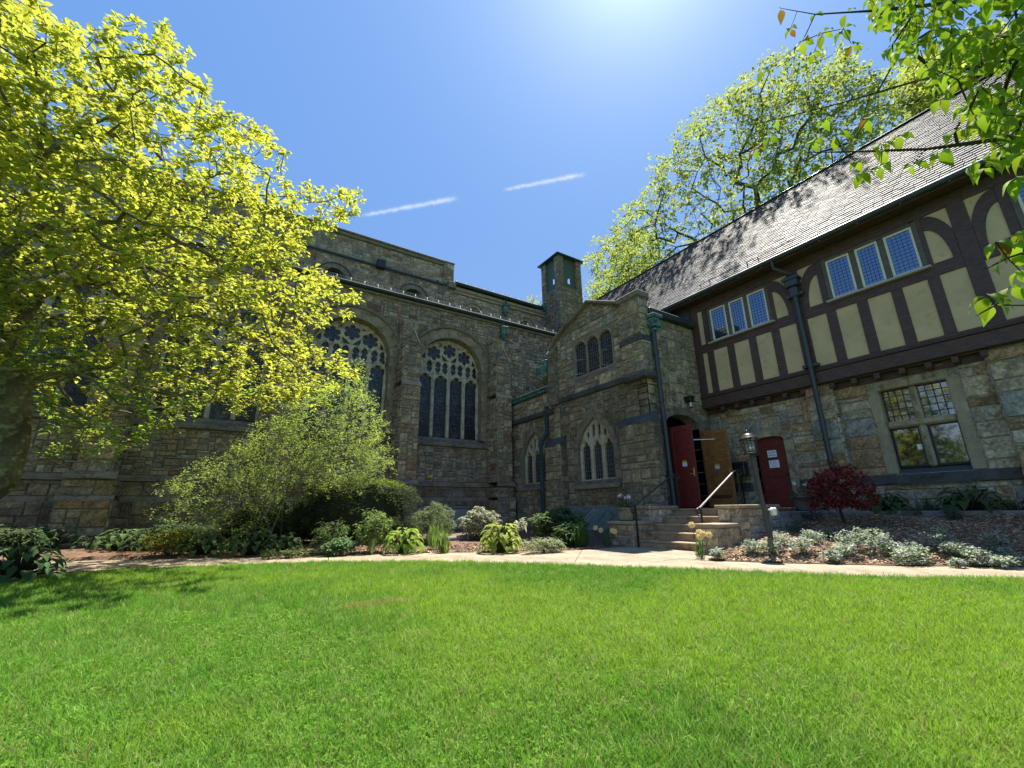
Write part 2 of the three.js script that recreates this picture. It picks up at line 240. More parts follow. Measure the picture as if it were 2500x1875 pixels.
class Masonry {                       // collects the stones of one building; the 300 that show largest become parts of their own
  constructor(seen) { this.list = []; this.seen = seen; }
  lay(wall, B, rects, palette, seed, opt = {}) {
    const R = rnd(seed);
    for (const r of rects) {
      const c = B.P(r[0] + r[2] / 2, r[1] + r[3] / 2), t = toPx(c), facing = B.N.dot(V(0, EYE, 0).sub(c)) > 0, ok = facing && t[2] > 0.5 && t[0] > -20 && t[0] < 2520 && t[1] > -20 && t[1] < 1895 && (!this.seen || this.seen(t[0], t[1], c));
      const e = toPx(B.P(r[0] + r[2] / 2 + 0.05, r[1] + r[3] / 2)), f = toPx(B.P(r[0] + r[2] / 2, r[1] + r[3] / 2 + 0.05));
      this.list.push({ wall, B, r, col: palette(R, r[0] + r[2] / 2, r[1] + r[3] / 2), opt, seed: Math.floor(R() * 1e9), area: ok ? r[2] * r[3] * 400 * Math.abs((e[0] - t[0]) * (f[1] - t[1]) - (e[1] - t[1]) * (f[0] - t[0])) : 0 });
    }
  }
  finish() {
    const s = [...this.list].sort((a, b) => b.area - a.area), own = new Set(s.slice(0, 300).filter((e) => e.area > 70)), rest = new Map();
    for (const e of this.list) {
      if (own.has(e)) { const c = e.B.P(e.r[0], e.r[1]), g = new G(); stoneInto(g, e.B, e.r, rnd(e.seed), e.col, e.opt); g.build('stone', M.stone, e.wall); }
      else { if (!rest.has(e.wall)) rest.set(e.wall, new G()); stoneInto(rest.get(e.wall), e.B, e.r, rnd(e.seed), e.col, e.opt); }
    }
    for (const [w, g] of rest) tag(g.build('rubble_stones', M.stone, w), null, null, null, 'stuff');
  }
}
const pick = (R, list) => { let s = 0; for (const e of list) s += e[0]; let t = R() * s; for (const e of list) { t -= e[0]; if (t <= 0) return e[1]; } return list[0][1]; };
const vary = (R, c, k = 0.22) => { const f = 1 + (R() - 0.5) * 2 * k; return [c[0] * f * (1 + (R() - 0.5) * 0.06), c[1] * f, c[2] * f * (1 + (R() - 0.5) * 0.08)]; };
const churchStone = (R) => vary(R, pick(R, [[5, [0.54, 0.43, 0.27]], [4, [0.45, 0.37, 0.25]], [3, [0.63, 0.53, 0.36]], [1.0, [0.50, 0.33, 0.19]], [0.25, [0.42, 0.22, 0.12]], [1.5, [0.38, 0.345, 0.27]]]));
const wingStone = (R, u, v) => { const c = vary(R, pick(R, [[5, [0.54, 0.44, 0.27]], [4, [0.46, 0.38, 0.25]], [2, [0.62, 0.51, 0.34]], [1, [0.48, 0.32, 0.18]], [1.2, [0.40, 0.355, 0.26]]])); return c; };
const stain = (c, k) => [c[0] * k, c[1] * k * 0.98, c[2] * k * 0.95];
const houseStone = (R) => vary(R, pick(R, [[5, [0.70, 0.56, 0.36]], [3, [0.62, 0.52, 0.36]], [2.6, [0.64, 0.42, 0.20]], [1.6, [0.54, 0.33, 0.17]], [1.5, [0.44, 0.42, 0.36]], [2, [0.76, 0.66, 0.47]]]), 0.16);
const pierStone = (R) => vary(R, pick(R, [[4, [0.68, 0.54, 0.33]], [3, [0.60, 0.44, 0.24]], [2, [0.54, 0.47, 0.34]], [2, [0.48, 0.45, 0.38]], [2, [0.72, 0.62, 0.45]]]), 0.14);
// ───────────────────────── ground, lawn sheet, path, beds ─────────────────────────
const lerpTable = (t) => (x) => { if (x <= t[0][0]) return t[0][1]; for (let i = 1; i < t.length; i++) if (x <= t[i][0]) return mix(t[i - 1][1], t[i][1], (x - t[i - 1][0]) / (t[i][0] - t[i - 1][0])); return t[t.length - 1][1]; };
const NEAR = [[-9, -12.2], [-4.2, -12.4], [-1.73, -11.3], [-0.14, -10.62], [1.94, -9.86], [3.85, -8.30], [5.42, -6.46], [6.55, -4.72], [7.38, -3.28], [7.9, -2.48], [8.94, -1.5], [11.2, 0.6], [14, 3.6]];
const FAR = [[-9, -14.6], [-3.05, -14.35], [-0.2, -12.83], [2.24, -11.58], [3.94, -10.75], [6.0, -9.35], [7.3, -8.72], [8.9, -8.66]];
const FARR = [[9.1, -6.5], [9.02, -5.84], [7.9, -5.45], [8.47, -4.42], [9.58, -3.02], [10.73, -1.83], [12.8, 0.2], [15.6, 3.2]];
const nearZ = lerpTable(NEAR), farX = lerpTable(FARR.map(([x, z]) => [z, x]));
const LAWN_EDGE = [[-20, -9.6], [-4.5, -9.9], [-3.4, -10.3], [-2.3, -10.5], [-1.5, -10.95], ...NEAR.slice(3)], lawnZ = lerpTable(LAWN_EDGE);
const BED_TOP = 0.76, CURB_X = 14.55;
const bedY = (x, z) => { const e = farX(z), f = clamp((x - e) / (CURB_X - e)); return 0.035 + (BED_TOP - 0.06) * Math.pow(f, 0.85) * sm(0, 0.12, f) + 0.03 * Math.sin(x * 3.1 + z * 2.3) * sm(0, 0.1, f); };
const leftBedY = (x, z) => 0.03 + 0.16 * sm(-11.5, -18, z) + 0.02 * Math.sin(x * 2.7) * Math.sin(z * 2.1);
function onBed(px, py) { let y = 0.15, p; for (let i = 0; i < 14; i++) { p = onY(px, py, y); y = mix(y, Math.min(0.75, bedY(p.x, p.z)), 0.5); } p.y = bedY(p.x, p.z) - 0.01; return p; }
function sheet(x0, x1, z0, z1, nx, nz, fn, keep) {
  const g = new G(), P = (i, j) => { const x = mix(x0, x1, i / nx), z = mix(z0, z1, j / nz); return fn(x, z); };
  for (let j = 0; j < nz; j++) for (let i = 0; i < nx; i++) { const a = P(i, j), b = P(i, j + 1), c = P(i + 1, j + 1), d = P(i + 1, j); if (!keep || keep((a.x + c.x) / 2, (a.z + c.z) / 2)) g.quad(a, b, c, d); }
  return g;
}
tag(new G().quad(V(-400, -0.03, 400), V(400, -0.03, 400), V(400, -0.03, -400), V(-400, -0.03, -400)).build('ground', M.soilLawn), null, null, null, 'structure');
tag(sheet(0, 1, 0, 1, 120, 30, (s, t) => { const x = mix(-20, 14, s), z0 = lawnZ(x); const z = mix(z0, 12, Math.pow(t, 1.4)); return V(x, -0.004 + 0.012 * Math.sin(x * 0.9) * Math.sin(z * 0.8), z); }).build('lawn', M.soilLawn), null, null, null, 'structure');
// concrete walk in slabs with open joints
{
  const path = thing('garden_path', null, null); path.userData.kind = 'structure';
  const slab = (pts, label) => { const g = new G(), n = pts.length, top = pts.map(([x, z]) => V(x, 0.022, z)), c = V(0, 0, 0); top.forEach((p) => c.add(p)); c.multiplyScalar(1 / n);
    const ins = top.map((p) => p.clone().add(c.clone().sub(p).setY(0).setLength(0.006))), rim = ins.map((p) => p.clone().add(c.clone().sub(p).setY(0).setLength(0.012))), area = pts.reduce((s, p, i) => s + p[0] * pts[(i + 1) % n][1] - pts[(i + 1) % n][0] * p[1], 0);
    ins.forEach((p) => (p.y = 0.012)); const o = area < 0 ? 1 : -1, order = [...Array(n).keys()]; if (o < 0) order.reverse();
    for (let k = 0; k < n; k++) { const i = order[k], j = order[(k + 1) % n], d = (p) => V(p.x, -0.06, p.z); g.quad(ins[i], ins[j], rim[j], rim[i]); g.quad(d(ins[i]), d(ins[j]), ins[j], ins[i]); }
    for (const f of THREE.ShapeUtils.triangulateShape(order.map((i) => new THREE.Vector2(rim[i].x, -rim[i].z)), [])) g.tri(rim[order[f[0]]], rim[order[f[1]]], rim[order[f[2]]]);
    g.build('slab', M.path, path, label); };
  const N = (i) => NEAR[i], F = (i) => FAR[i];
  slab([N(0), N(1), F(1), F(0)]); slab([N(1), N(2), F(2), F(1)]); slab([N(2), N(3), N(4), F(3), F(2)]); 
  const j1 = [2.95, -9.2], k1 = [4.55, -10.35];
  slab([N(4), j1, k1, F(4), F(3)]); slab([j1, N(5), N(6), [7.6, -8.66], F(6), F(5), k1]);
  slab([N(6), [5.85, -5.80], [7.5, -5.95], [9.02, -5.86], [9.34, -6.4], [9.34, -8.64], [7.6, -8.66]]);
  slab([[5.85, -5.80], N(7), N(8), FARR[3], FARR[2], FARR[1], [7.5, -5.95]]); slab([N(8), N(9), [8.3, -2.1], FARR[4], FARR[3]]); slab([[8.3, -2.1], N(10), [9.8, -0.65], FARR[5], FARR[4]]); slab([[9.8, -0.65], N(11), N(12), FARR[7], FARR[6], FARR[5]]);
}
tag(sheet(0, 1, 0, 1, 60, 60, (s, t) => { const z = mix(-6.4, 4, s), e = farX(z), x = mix(e - 0.02, CURB_X + 0.06, t); return V(x, bedY(x, z), z); }).build('mulch_bed', M.mulch), null, null, null, 'structure');
{
  const farZ = lerpTable(FAR.map(([x, z]) => [x, z]));
  tag(sheet(0, 1, 0, 1, 80, 30, (s, t) => { const x = mix(-14, 12.2, s), z0 = x < 8.9 ? farZ(x) + 0.02 : -8.6, z = mix(-19.6, z0, t); return V(x, t > 0.99 ? -0.01 : leftBedY(x, z), z); }).build('mulch_bed', M.mulch), null, null, null, 'structure');
  tag(sheet(-12, -1.7, -12.4, -9.2, 30, 10, (x, z) => V(x, 0.006 + 0.02 * Math.sin(x * 3) * Math.sin(z * 2.7), z), (x, z) => z < lawnZ(x) + 0.1 && z > nearZ(x) + 0.02).build('mulch_bed', M.mulch), null, null, null, 'structure');
  // loose chips of bark lying on the beds
  const R = rnd(71), n = 20000, chip = new G().box(-0.5, -0.1, -0.2, 0.5, 0.1, 0.2).geo(), im = new THREE.InstancedMesh(chip, mat({ color: 0xffffff }), n), m = new THREE.Matrix4(), q = new THREE.Quaternion(), c = new THREE.Color();
  for (let i = 0; i < n; i++) {
    let p; if (i < 14500) { const z = -6 + R() * 6.5, e = farX(z), x = e + 0.08 + Math.pow(R(), 1.3) * (CURB_X - e - 0.1); p = V(x, bedY(x, z) + 0.006, z); } else { const x = 1.5 + R() * 7, z = farZ(x) - 0.1 - Math.pow(R(), 1.5) * 3; p = V(x, leftBedY(x, z) + 0.006, z); }
    const L = (i < 14500 ? 0.03 : 0.025) + 0.055 * R(); m.compose(p, q.setFromEuler(new THREE.Euler((R() - 0.5) * 0.8, R() * 6.3, (R() - 0.5) * 0.8)), V(L, L * 0.5, L * (0.5 + R() * 0.7))); im.setMatrixAt(i, m);
    const k = 0.5 + R() * 1.2; im.setColorAt(i, R() < (i < 14500 ? 0.6 : 0.25) ? c.setRGB(0.34 * k, 0.25 * k, 0.15 * k) : R() < 0.5 ? c.setRGB(0.15 * k, 0.075 * k, 0.05 * k) : c.setRGB(0.17 * k, 0.115 * k, 0.08 * k));
  }
  im.name = 'bark_chips'; im.castShadow = im.receiveShadow = true; tag(im, 'scattered brown bark chips lying over the planting beds', 'mulch', null, 'stuff'); scene.add(im);
}

// ───────────────────────── windows ─────────────────────────
function stainedTexture(seed) {
  const c = document.createElement('canvas'); c.width = 512; c.height = 1024; const x = c.getContext('2d'), R = rnd(seed);
  x.fillStyle = '#07090b'; x.fillRect(0, 0, 512, 1024);
  for (let i = 0; i < 500; i++) { x.fillStyle = `rgba(${[[30, 40, 66], [24, 48, 46], [52, 30, 38], [44, 44, 40]][Math.floor(R() * 4)].join()},${0.12 + 0.25 * R()})`; x.beginPath(); x.ellipse(R() * 512, R() * 1024, 10 + 30 * R(), 12 + 40 * R(), R() * 3, 0, 7); x.fill(); }
  x.strokeStyle = 'rgba(120,138,140,0.75)'; x.lineWidth = 4;
  for (const a of [22, 60, 452, 490]) { x.beginPath(); x.moveTo(a, 0); x.lineTo(a, 1024); x.stroke(); }
  for (let y = 0; y < 1024; y += 42) for (const a of [22, 452]) { x.beginPath(); x.moveTo(a, y); x.lineTo(a + 38, y + 6 * R()); x.stroke(); }
  x.lineWidth = 3.2;
  for (let i = 0; i < 150; i++) { let px = 70 + R() * 372, py = R() * 1024, a = R() * 6.3; x.beginPath(); x.moveTo(px, py); for (let k = 0; k < 4; k++) { a += (R() - 0.5) * 1.5; px = clamp(px + Math.cos(a) * 34, 62, 450); py += Math.sin(a) * 48; x.lineTo(px, py); } x.stroke(); }
  for (const y of [180, 520, 860]) { x.lineWidth = 3.5; x.beginPath(); x.arc(256, y, 46 + 20 * R(), 0, 7); x.stroke(); }
  x.lineWidth = 5; for (const y of [340, 690, 1010]) { x.beginPath(); x.moveTo(0, y); x.lineTo(512, y); x.stroke(); }
  const t = new THREE.CanvasTexture(c); t.colorSpace = THREE.SRGBColorSpace; t.wrapS = t.wrapT = THREE.RepeatWrapping; t.repeat.set(1 / 0.87, 1 / 1.74); return t;
}
M.trimMid = mat({ color: lin(0.43, 0.35, 0.22), map: T.trim, bumpMap: T.grain, bumpScale: 0.003 });
M.stained = new THREE.MeshPhysicalMaterial({ color: 0xffffff, map: stainedTexture(5), roughness: 0.3, ior: 1.45, bumpMap: T.grain, bumpScale: 0.004 });
M.stained.map.offset.set(0, 0);
function ringSeg(c, spring, a0, a1, hi, ri, ho, ro, n = 5) { const o = []; for (let i = 0; i <= n; i++) { const a = mix(a0, a1, i / n); o.push([c + ho * Math.cos(a), spring + ro * Math.sin(a)]); } for (let i = n; i >= 0; i--) { const a = mix(a0, a1, i / n); o.push([c + hi * Math.cos(a), spring + ri * Math.sin(a)]); } return o; }
function archRing(parent, B, c, spring, hi, ri, ho, ro, n, depth, out, material, name, bevel = 0.012) {
  for (let k = 0; k < n; k++) { const e = 0.003, a0 = k / n * Math.PI + e, a1 = (k + 1) / n * Math.PI - e; new G().extrude(poly(ringSeg(c, spring, a0, a1, hi, ri, ho, ro)), depth, B, out, { bevel }).build(name, material, parent); }
}
function bars(B, x0, x1, y0, y1, nx, ny, n, w, clip) {           // leading of a pane, as one came grid
  const g = new G();
  for (let i = 1; i < nx; i++) { const x = mix(x0, x1, i / nx), top = clip ? Math.min(y1, clip(x)) : y1; g.bar(B.P(x, y0, n), B.P(x, top, n), w, w * 0.6, { up: B.N }); }
  for (let j = 1; j < ny; j++) { const y = mix(y0, y1, j / ny); let a = x0, b = x1; if (clip) { while (a < b && clip(a) < y) a += 0.02; while (b > a && clip(b) < y) b -= 0.02; } if (b - a > 0.03) g.bar(B.P(a, y, n), B.P(b, y, n), w, w * 0.6, { up: B.N }); }
  return g;
}
function churchWindow(church, c) {
  const B = wallZ(-19.5), w = sub(church, 'church_window'), n0 = -0.36;
  // carved head: four cusped lights, eight small ones, three six-petalled roses
  const L = [-1.305, -0.435, 0.435, 1.305], o = [[c - 1.7, 7.3]];
  for (const l of L) {
    o.push([c + l - 0.335, 7.3], [c + l - 0.335, 7.44]);
    for (const [cx, cy, r, a, b] of [[-0.235, 7.47, 0.10, Math.PI, 1.15], [0, 7.585, 0.135, Math.PI + 0.35, -0.35], [0.235, 7.47, 0.10, Math.PI - 1.15, 0]]) for (let i = 0; i <= 7; i++) { const t = mix(a, b, i / 7); o.push([c + l + cx + r * Math.cos(t), cy + r * Math.sin(t)]); }
    o.push([c + l + 0.335, 7.44], [c + l + 0.335, 7.3]);
  }
  o.push([c + 1.7, 7.3]); for (let i = 0; i <= 28; i++) { const a = i / 28 * Math.PI; o.push([c + 1.7 * Math.cos(a), 8.1 + 1.6 * Math.sin(a)]); }
  const s = poly(o), hole = (pts) => { const h = new THREE.Path(); pts.forEach(([x, y], i) => (i ? h.lineTo(x, y) : h.moveTo(x, y))); h.closePath(); s.holes.push(h); };
  for (const l of L) for (const e of [-0.2, 0.2]) {
    const x = c + l + e, t = [], sx = Math.sign(e);
    for (const [a, b] of [[0.05 * sx, 7.79], [0.14, 7.93], [0.15, 8.05], [0.08, 8.11], [0.145, 8.17], [0.16, 8.28], [0.08, 8.42], [-0.08, 8.42], [-0.16, 8.28], [-0.145, 8.17], [-0.08, 8.11], [-0.15, 8.05], [-0.14, 7.93]]) t.push([x + a, b]); hole(t);
  }
  for (const [x, y, r] of [[-0.87, 8.87, 0.39], [0, 9.13, 0.39], [0.87, 8.87, 0.39]]) { const t = []; for (let i = 0; i < 48; i++) { const a = i / 48 * Math.PI * 2, q = r * (0.60 + 0.40 * Math.pow(Math.abs(Math.cos(3 * (a + Math.PI / 6))), 0.55)); t.push([c + x + q * Math.cos(a), y + q * Math.sin(a)]); } hole(t); }
  for (const q of [1, -1]) { const f = (l) => hole(l.map(([x, y]) => [c + q * x, y])); f([[0.05, 8.52], [0.33, 8.50], [0.42, 8.66], [0.42, 8.84], [0.22, 8.68]]); f([[1.33, 8.52], [1.54, 8.48], [1.50, 8.66], [1.36, 8.82]]); f([[0.46, 9.32], [0.60, 9.28], [0.52, 9.42]]); }
  const g = new G().extrude(s, 0.2, B, n0, { bevel: 0.022 });
  for (const l of L) { const pts = []; for (let i = 0; i <= 12; i++) { const t = i / 12 * 2 - 1; pts.push(B.P(c + l + t * 0.43, 7.40 + 0.34 * (1 - Math.pow(Math.abs(t), 1.6)), n0 + 0.012)); } g.tube(pts, 0.03, 6); for (const e of [-0.2, 0.2]) { const p2 = []; for (let i = 0; i <= 8; i++) { const t = i / 8 * 2 - 1; p2.push(B.P(c + l + e + t * 0.19, 8.24 + 0.26 * (1 - Math.pow(Math.abs(t), 1.4)), n0 + 0.012)); } g.tube(p2, 0.022, 5); } }
  for (const x of [-0.87, 0, 0.87]) g.bar(B.P(c + x, 7.3, n0), B.P(c + x, x ? 8.44 : 8.72, n0), 0.07, 0.05, { up: B.N, bev: 0.015 });
  g.build('tracery', M.tracery, w);
  for (const x of [-1.70, -0.87, 0, 0.87, 1.70]) new G().box(c + x - 0.09, 4.5, -19.5 + n0 - 0.2, c + x + 0.09, 7.31, -19.5 + n0, { bev: 0.045 }).build('mullion', M.tracery, w);
  for (const l of L) { const gl = new G(); gl.quad(B.P(c + l - 0.4, 4.5, n0 - 0.12), B.P(c + l + 0.4, 4.5, n0 - 0.12), B.P(c + l + 0.4, 7.78, n0 - 0.12), B.P(c + l - 0.4, 7.78, n0 - 0.12)); for (let i = 0; i < gl.u.length; i += 2) gl.u[i] -= c + l - 0.435; gl.build('pane', M.stained, w); }
  new G().extrude(poly(archPts(c, 1.72, 7.79, 8.1, 1.6)), 0.02, B, n0 - 0.11).build('pane', M.stained, w);
  for (const l of [L[0], L[3]]) { const q = sub(w, 'hopper_casement'); new G().box(c + l - 0.33, 4.52, -19.5 + n0 - 0.1, c + l + 0.33, 5.05, -19.5 + n0 - 0.06, { bev: 0.01 }).build('opening', M.black, q); new G().bar(V(c + l - 0.33, 4.98, -19.5 + n0 - 0.03), V(c + l + 0.33, 4.98, -19.5 + n0 - 0.03), 0.02, 0.02).bar(V(c + l - 0.33, 4.74, -19.5 + n0 + 0.1), V(c + l + 0.36, 4.72, -19.5 + n0 + 0.12), 0.02, 0.02).build('stay_bar', M.iron, q); }
  // dressed stone round it
  archRing(w, B, c, 8.1, 1.72, 1.62, 2.24, 2.12, 11, 0.56, 0.045, M.trimMid, 'voussoir', 0.005);
  for (const q of [-1, 1]) { let y = 4.42; for (let k = 0; y < 8.09; k++) { const h = Math.min(8.1 - y, k % 2 ? 0.36 : 0.44), x0 = 1.72, x1 = k % 2 ? 2.02 : 2.26; new G().box(c + q * x0, y + 0.004, -20.02, c + q * x1, y + h - 0.004, -19.5 + 0.04, { bev: 0.006 }).build('jamb_stone', M.trimMid, w); y += h; } }
  const hp = []; for (let i = 0; i <= 30; i++) { const a = i / 30 * Math.PI; hp.push(B.P(c + 2.31 * Math.cos(a), 8.1 + 2.19 * Math.sin(a), 0.07)); } hp.push(B.P(c - 2.31, 7.92, 0.07)); hp.unshift(B.P(c + 2.31, 7.92, 0.07));
  new G().tube(hp, 0.085, 6).build('hood_mould', M.trimDark, w);
  { const z = -19.5, sg = new G(); const A = [[c - 2.25, 4.02], [c + 2.25, 4.02]]; sg.quad(V(A[0][0], 4.02, z + 0.14), V(A[1][0], 4.02, z + 0.14), V(A[1][0], 4.12, z + 0.14), V(A[0][0], 4.12, z + 0.14)); sg.quad(V(A[0][0], 4.12, z + 0.14), V(A[1][0], 4.12, z + 0.14), V(A[1][0], 4.5, z - 0.42), V(A[0][0], 4.5, z - 0.42)); sg.quad(V(A[1][0], 4.02, z + 0.14), V(A[1][0], 4.02, z), V(A[1][0], 4.35, z), V(A[1][0], 4.12, z + 0.14)); sg.quad(V(A[0][0], 4.02, z), V(A[0][0], 4.02, z + 0.14), V(A[0][0], 4.12, z + 0.14), V(A[0][0], 4.35, z)); sg.quad(V(A[0][0], 4.02, z), V(A[1][0], 4.02, z), V(A[1][0], 4.02, z + 0.14), V(A[0][0], 4.02, z + 0.14)); sg.build('sill', M.trimDark, w); }
}
const tud = (t) => Math.max(0, 1 - 0.55 * Math.abs(t) - 0.45 * Math.pow(Math.abs(t), 5));      // half of a four-centred arch
const tudPts = (c, hw, v0, spring, rise, n = 24) => { const o = [[c - hw, v0], [c + hw, v0]]; for (let i = 0; i <= n; i++) { const t = Math.cos(i / n * Math.PI); o.push([c + hw * t, spring + rise * tud(t)]); } return o; };
function tudRing(parent, B, c, spring, hi, ri, ho, ro, n, depth, out, material) {
  for (let k = 0; k < n; k++) { const o = [], A = (a, hw, r) => { const t = Math.cos(a); return [c + hw * t, spring + r * tud(t)]; }, a0 = k / n * Math.PI + 0.003, a1 = (k + 1) / n * Math.PI - 0.003; for (let i = 0; i <= 5; i++) o.push(A(mix(a0, a1, i / 5), ho, ro)); for (let i = 5; i >= 0; i--) o.push(A(mix(a0, a1, i / 5), hi, ri)); new G().extrude(poly(o), depth, B, out, { bevel: 0.006 }).build('voussoir', material, parent); }
}
// a three-light window with panel tracery under a drop arch, in a wall facing -x
function tudorWindow(parent, B, c, sill, spring, rise, label) {
  const w = sub(parent, 'window'), hw = 1.0, n0 = -0.10; if (label) w.userData.label = label;
  const s = poly(tudPts(c, hw + 0.06, sill, spring, rise + 0.06)), hole = (pts) => { const h = new THREE.Path(); pts.forEach(([x, y], i) => (i ? h.lineTo(x, y) : h.moveTo(x, y))); h.closePath(); s.holes.push(h); };
  const arc = (x) => spring + rise * tud((x - c) / hw);
  for (const l of [-0.64, 0, 0.64]) {
    const t = [[c + l - 0.235, sill + 0.06], [c + l + 0.235, sill + 0.06]]; for (const [a, b] of [[0.235, 3.28], [0.20, 3.42], [0.12, 3.46], [0.10, 3.55], [0.0, 3.62], [-0.10, 3.55], [-0.12, 3.46], [-0.20, 3.42], [-0.235, 3.28]]) t.push([c + l + a, b + spring - 3.3]); hole(t);
    for (const e of [-0.16, 0.16]) { const x = c + l + e, top = Math.min(arc(x - 0.09), arc(x + 0.09)) - 0.07, v0 = spring + 0.42; if (top - v0 > 0.12) hole([[x - 0.02, v0], [x + 0.02, v0], [x + 0.085, v0 + 0.12], [x + 0.085, top - 0.08], [x, top], [x - 0.085, top - 0.08], [x - 0.085, v0 + 0.12]]); }
  }
  const g = new G().extrude(s, 0.16, B, n0, { bevel: 0.018 });
  for (const l of [-0.64, 0, 0.64]) { const pts = []; for (let i = 0; i <= 8; i++) { const t = i / 4 - 1; pts.push(B.P(c + l + t * 0.3, spring + 0.1 + 0.28 * (1 - t * t), n0 + 0.01)); } g.tube(pts, 0.025, 5); }
  for (const l of [-0.32, 0.32, -0.64, 0, 0.64]) g.bar(B.P(c + l, Math.abs(l) === 0.32 ? sill : spring + 0.36, n0), B.P(c + l, arc(c + l) - 0.03, n0), 0.06, 0.05, { up: B.N, bev: 0.015 });
  g.build('tracery', M.tracery, w);
  for (const l of [-0.64, 0, 0.64]) { const x0 = c + l - 0.27, x1 = c + l + 0.27; new G().quad(B.P(x0, sill, n0 - 0.1), B.P(x1, sill, n0 - 0.1), B.P(x1, spring + 0.4, n0 - 0.1), B.P(x0, spring + 0.4, n0 - 0.1)).build('pane', M.glass, w); bars(B, x0 + 0.03, x1 - 0.03, sill + 0.05, spring + 0.34, 4, 9, n0 - 0.09, 0.014).build('lead_came', M.cameLight, w); }
  new G().extrude(poly(tudPts(c, hw, spring - 0.05, spring, rise)), 0.02, B, n0 - 0.11).build('pane', M.glass, w);
  tudRing(w, B, c, spring, hw, rise, hw + 0.26, rise + 0.3, 8, 0.36, 0.04, M.trimDark);
  for (const q of [-1, 1]) for (let y = sill, k = 0; y < spring - 0.02; k++) { const h = Math.min(spring - y, 0.34), u0 = c + q * hw, u1 = c + q * (hw + (k % 2 ? 0.2 : 0.3)); new G().extrude(poly(rect(Math.min(u0, u1), y + 0.004, Math.max(u0, u1), y + h - 0.004)), 0.34, B, 0.025, { bevel: 0.01 }).build('jamb_stone', M.trimDark, w); y += h; }
  const sg = new G(), a = c - hw - 0.25, b = c + hw + 0.25; sg.quad(B.P(a, sill - 0.3, 0.12), B.P(b, sill - 0.3, 0.12), B.P(b, sill - 0.22, 0.12), B.P(a, sill - 0.22, 0.12)).quad(B.P(a, sill - 0.22, 0.12), B.P(b, sill - 0.22, 0.12), B.P(b, sill + 0.01, -0.24), B.P(a, sill + 0.01, -0.24)).quad(B.P(b, sill - 0.3, 0.12), B.P(b, sill - 0.3, 0), B.P(b, sill - 0.1, 0), B.P(b, sill - 0.22, 0.12)).quad(B.P(a, sill - 0.3, 0), B.P(a, sill - 0.3, 0.12), B.P(a, sill - 0.22, 0.12), B.P(a, sill - 0.1, 0)).quad(B.P(a, sill - 0.3, 0), B.P(b, sill - 0.3, 0), B.P(b, sill - 0.3, 0.12), B.P(a, sill - 0.3, 0.12)); sg.build('sill', M.trimDark, w);
}
const core = (parent, B, outline, holes, thick, material, name = 'wall') => { const s = poly(outline); for (const h of holes) { const p = new THREE.Path(); h.forEach(([x, y], i) => (i ? p.lineTo(x, y) : p.moveTo(x, y))); p.closePath(); s.holes.push(p); } return new G().extrude(s, thick, B, 0).build(name, material, parent); };

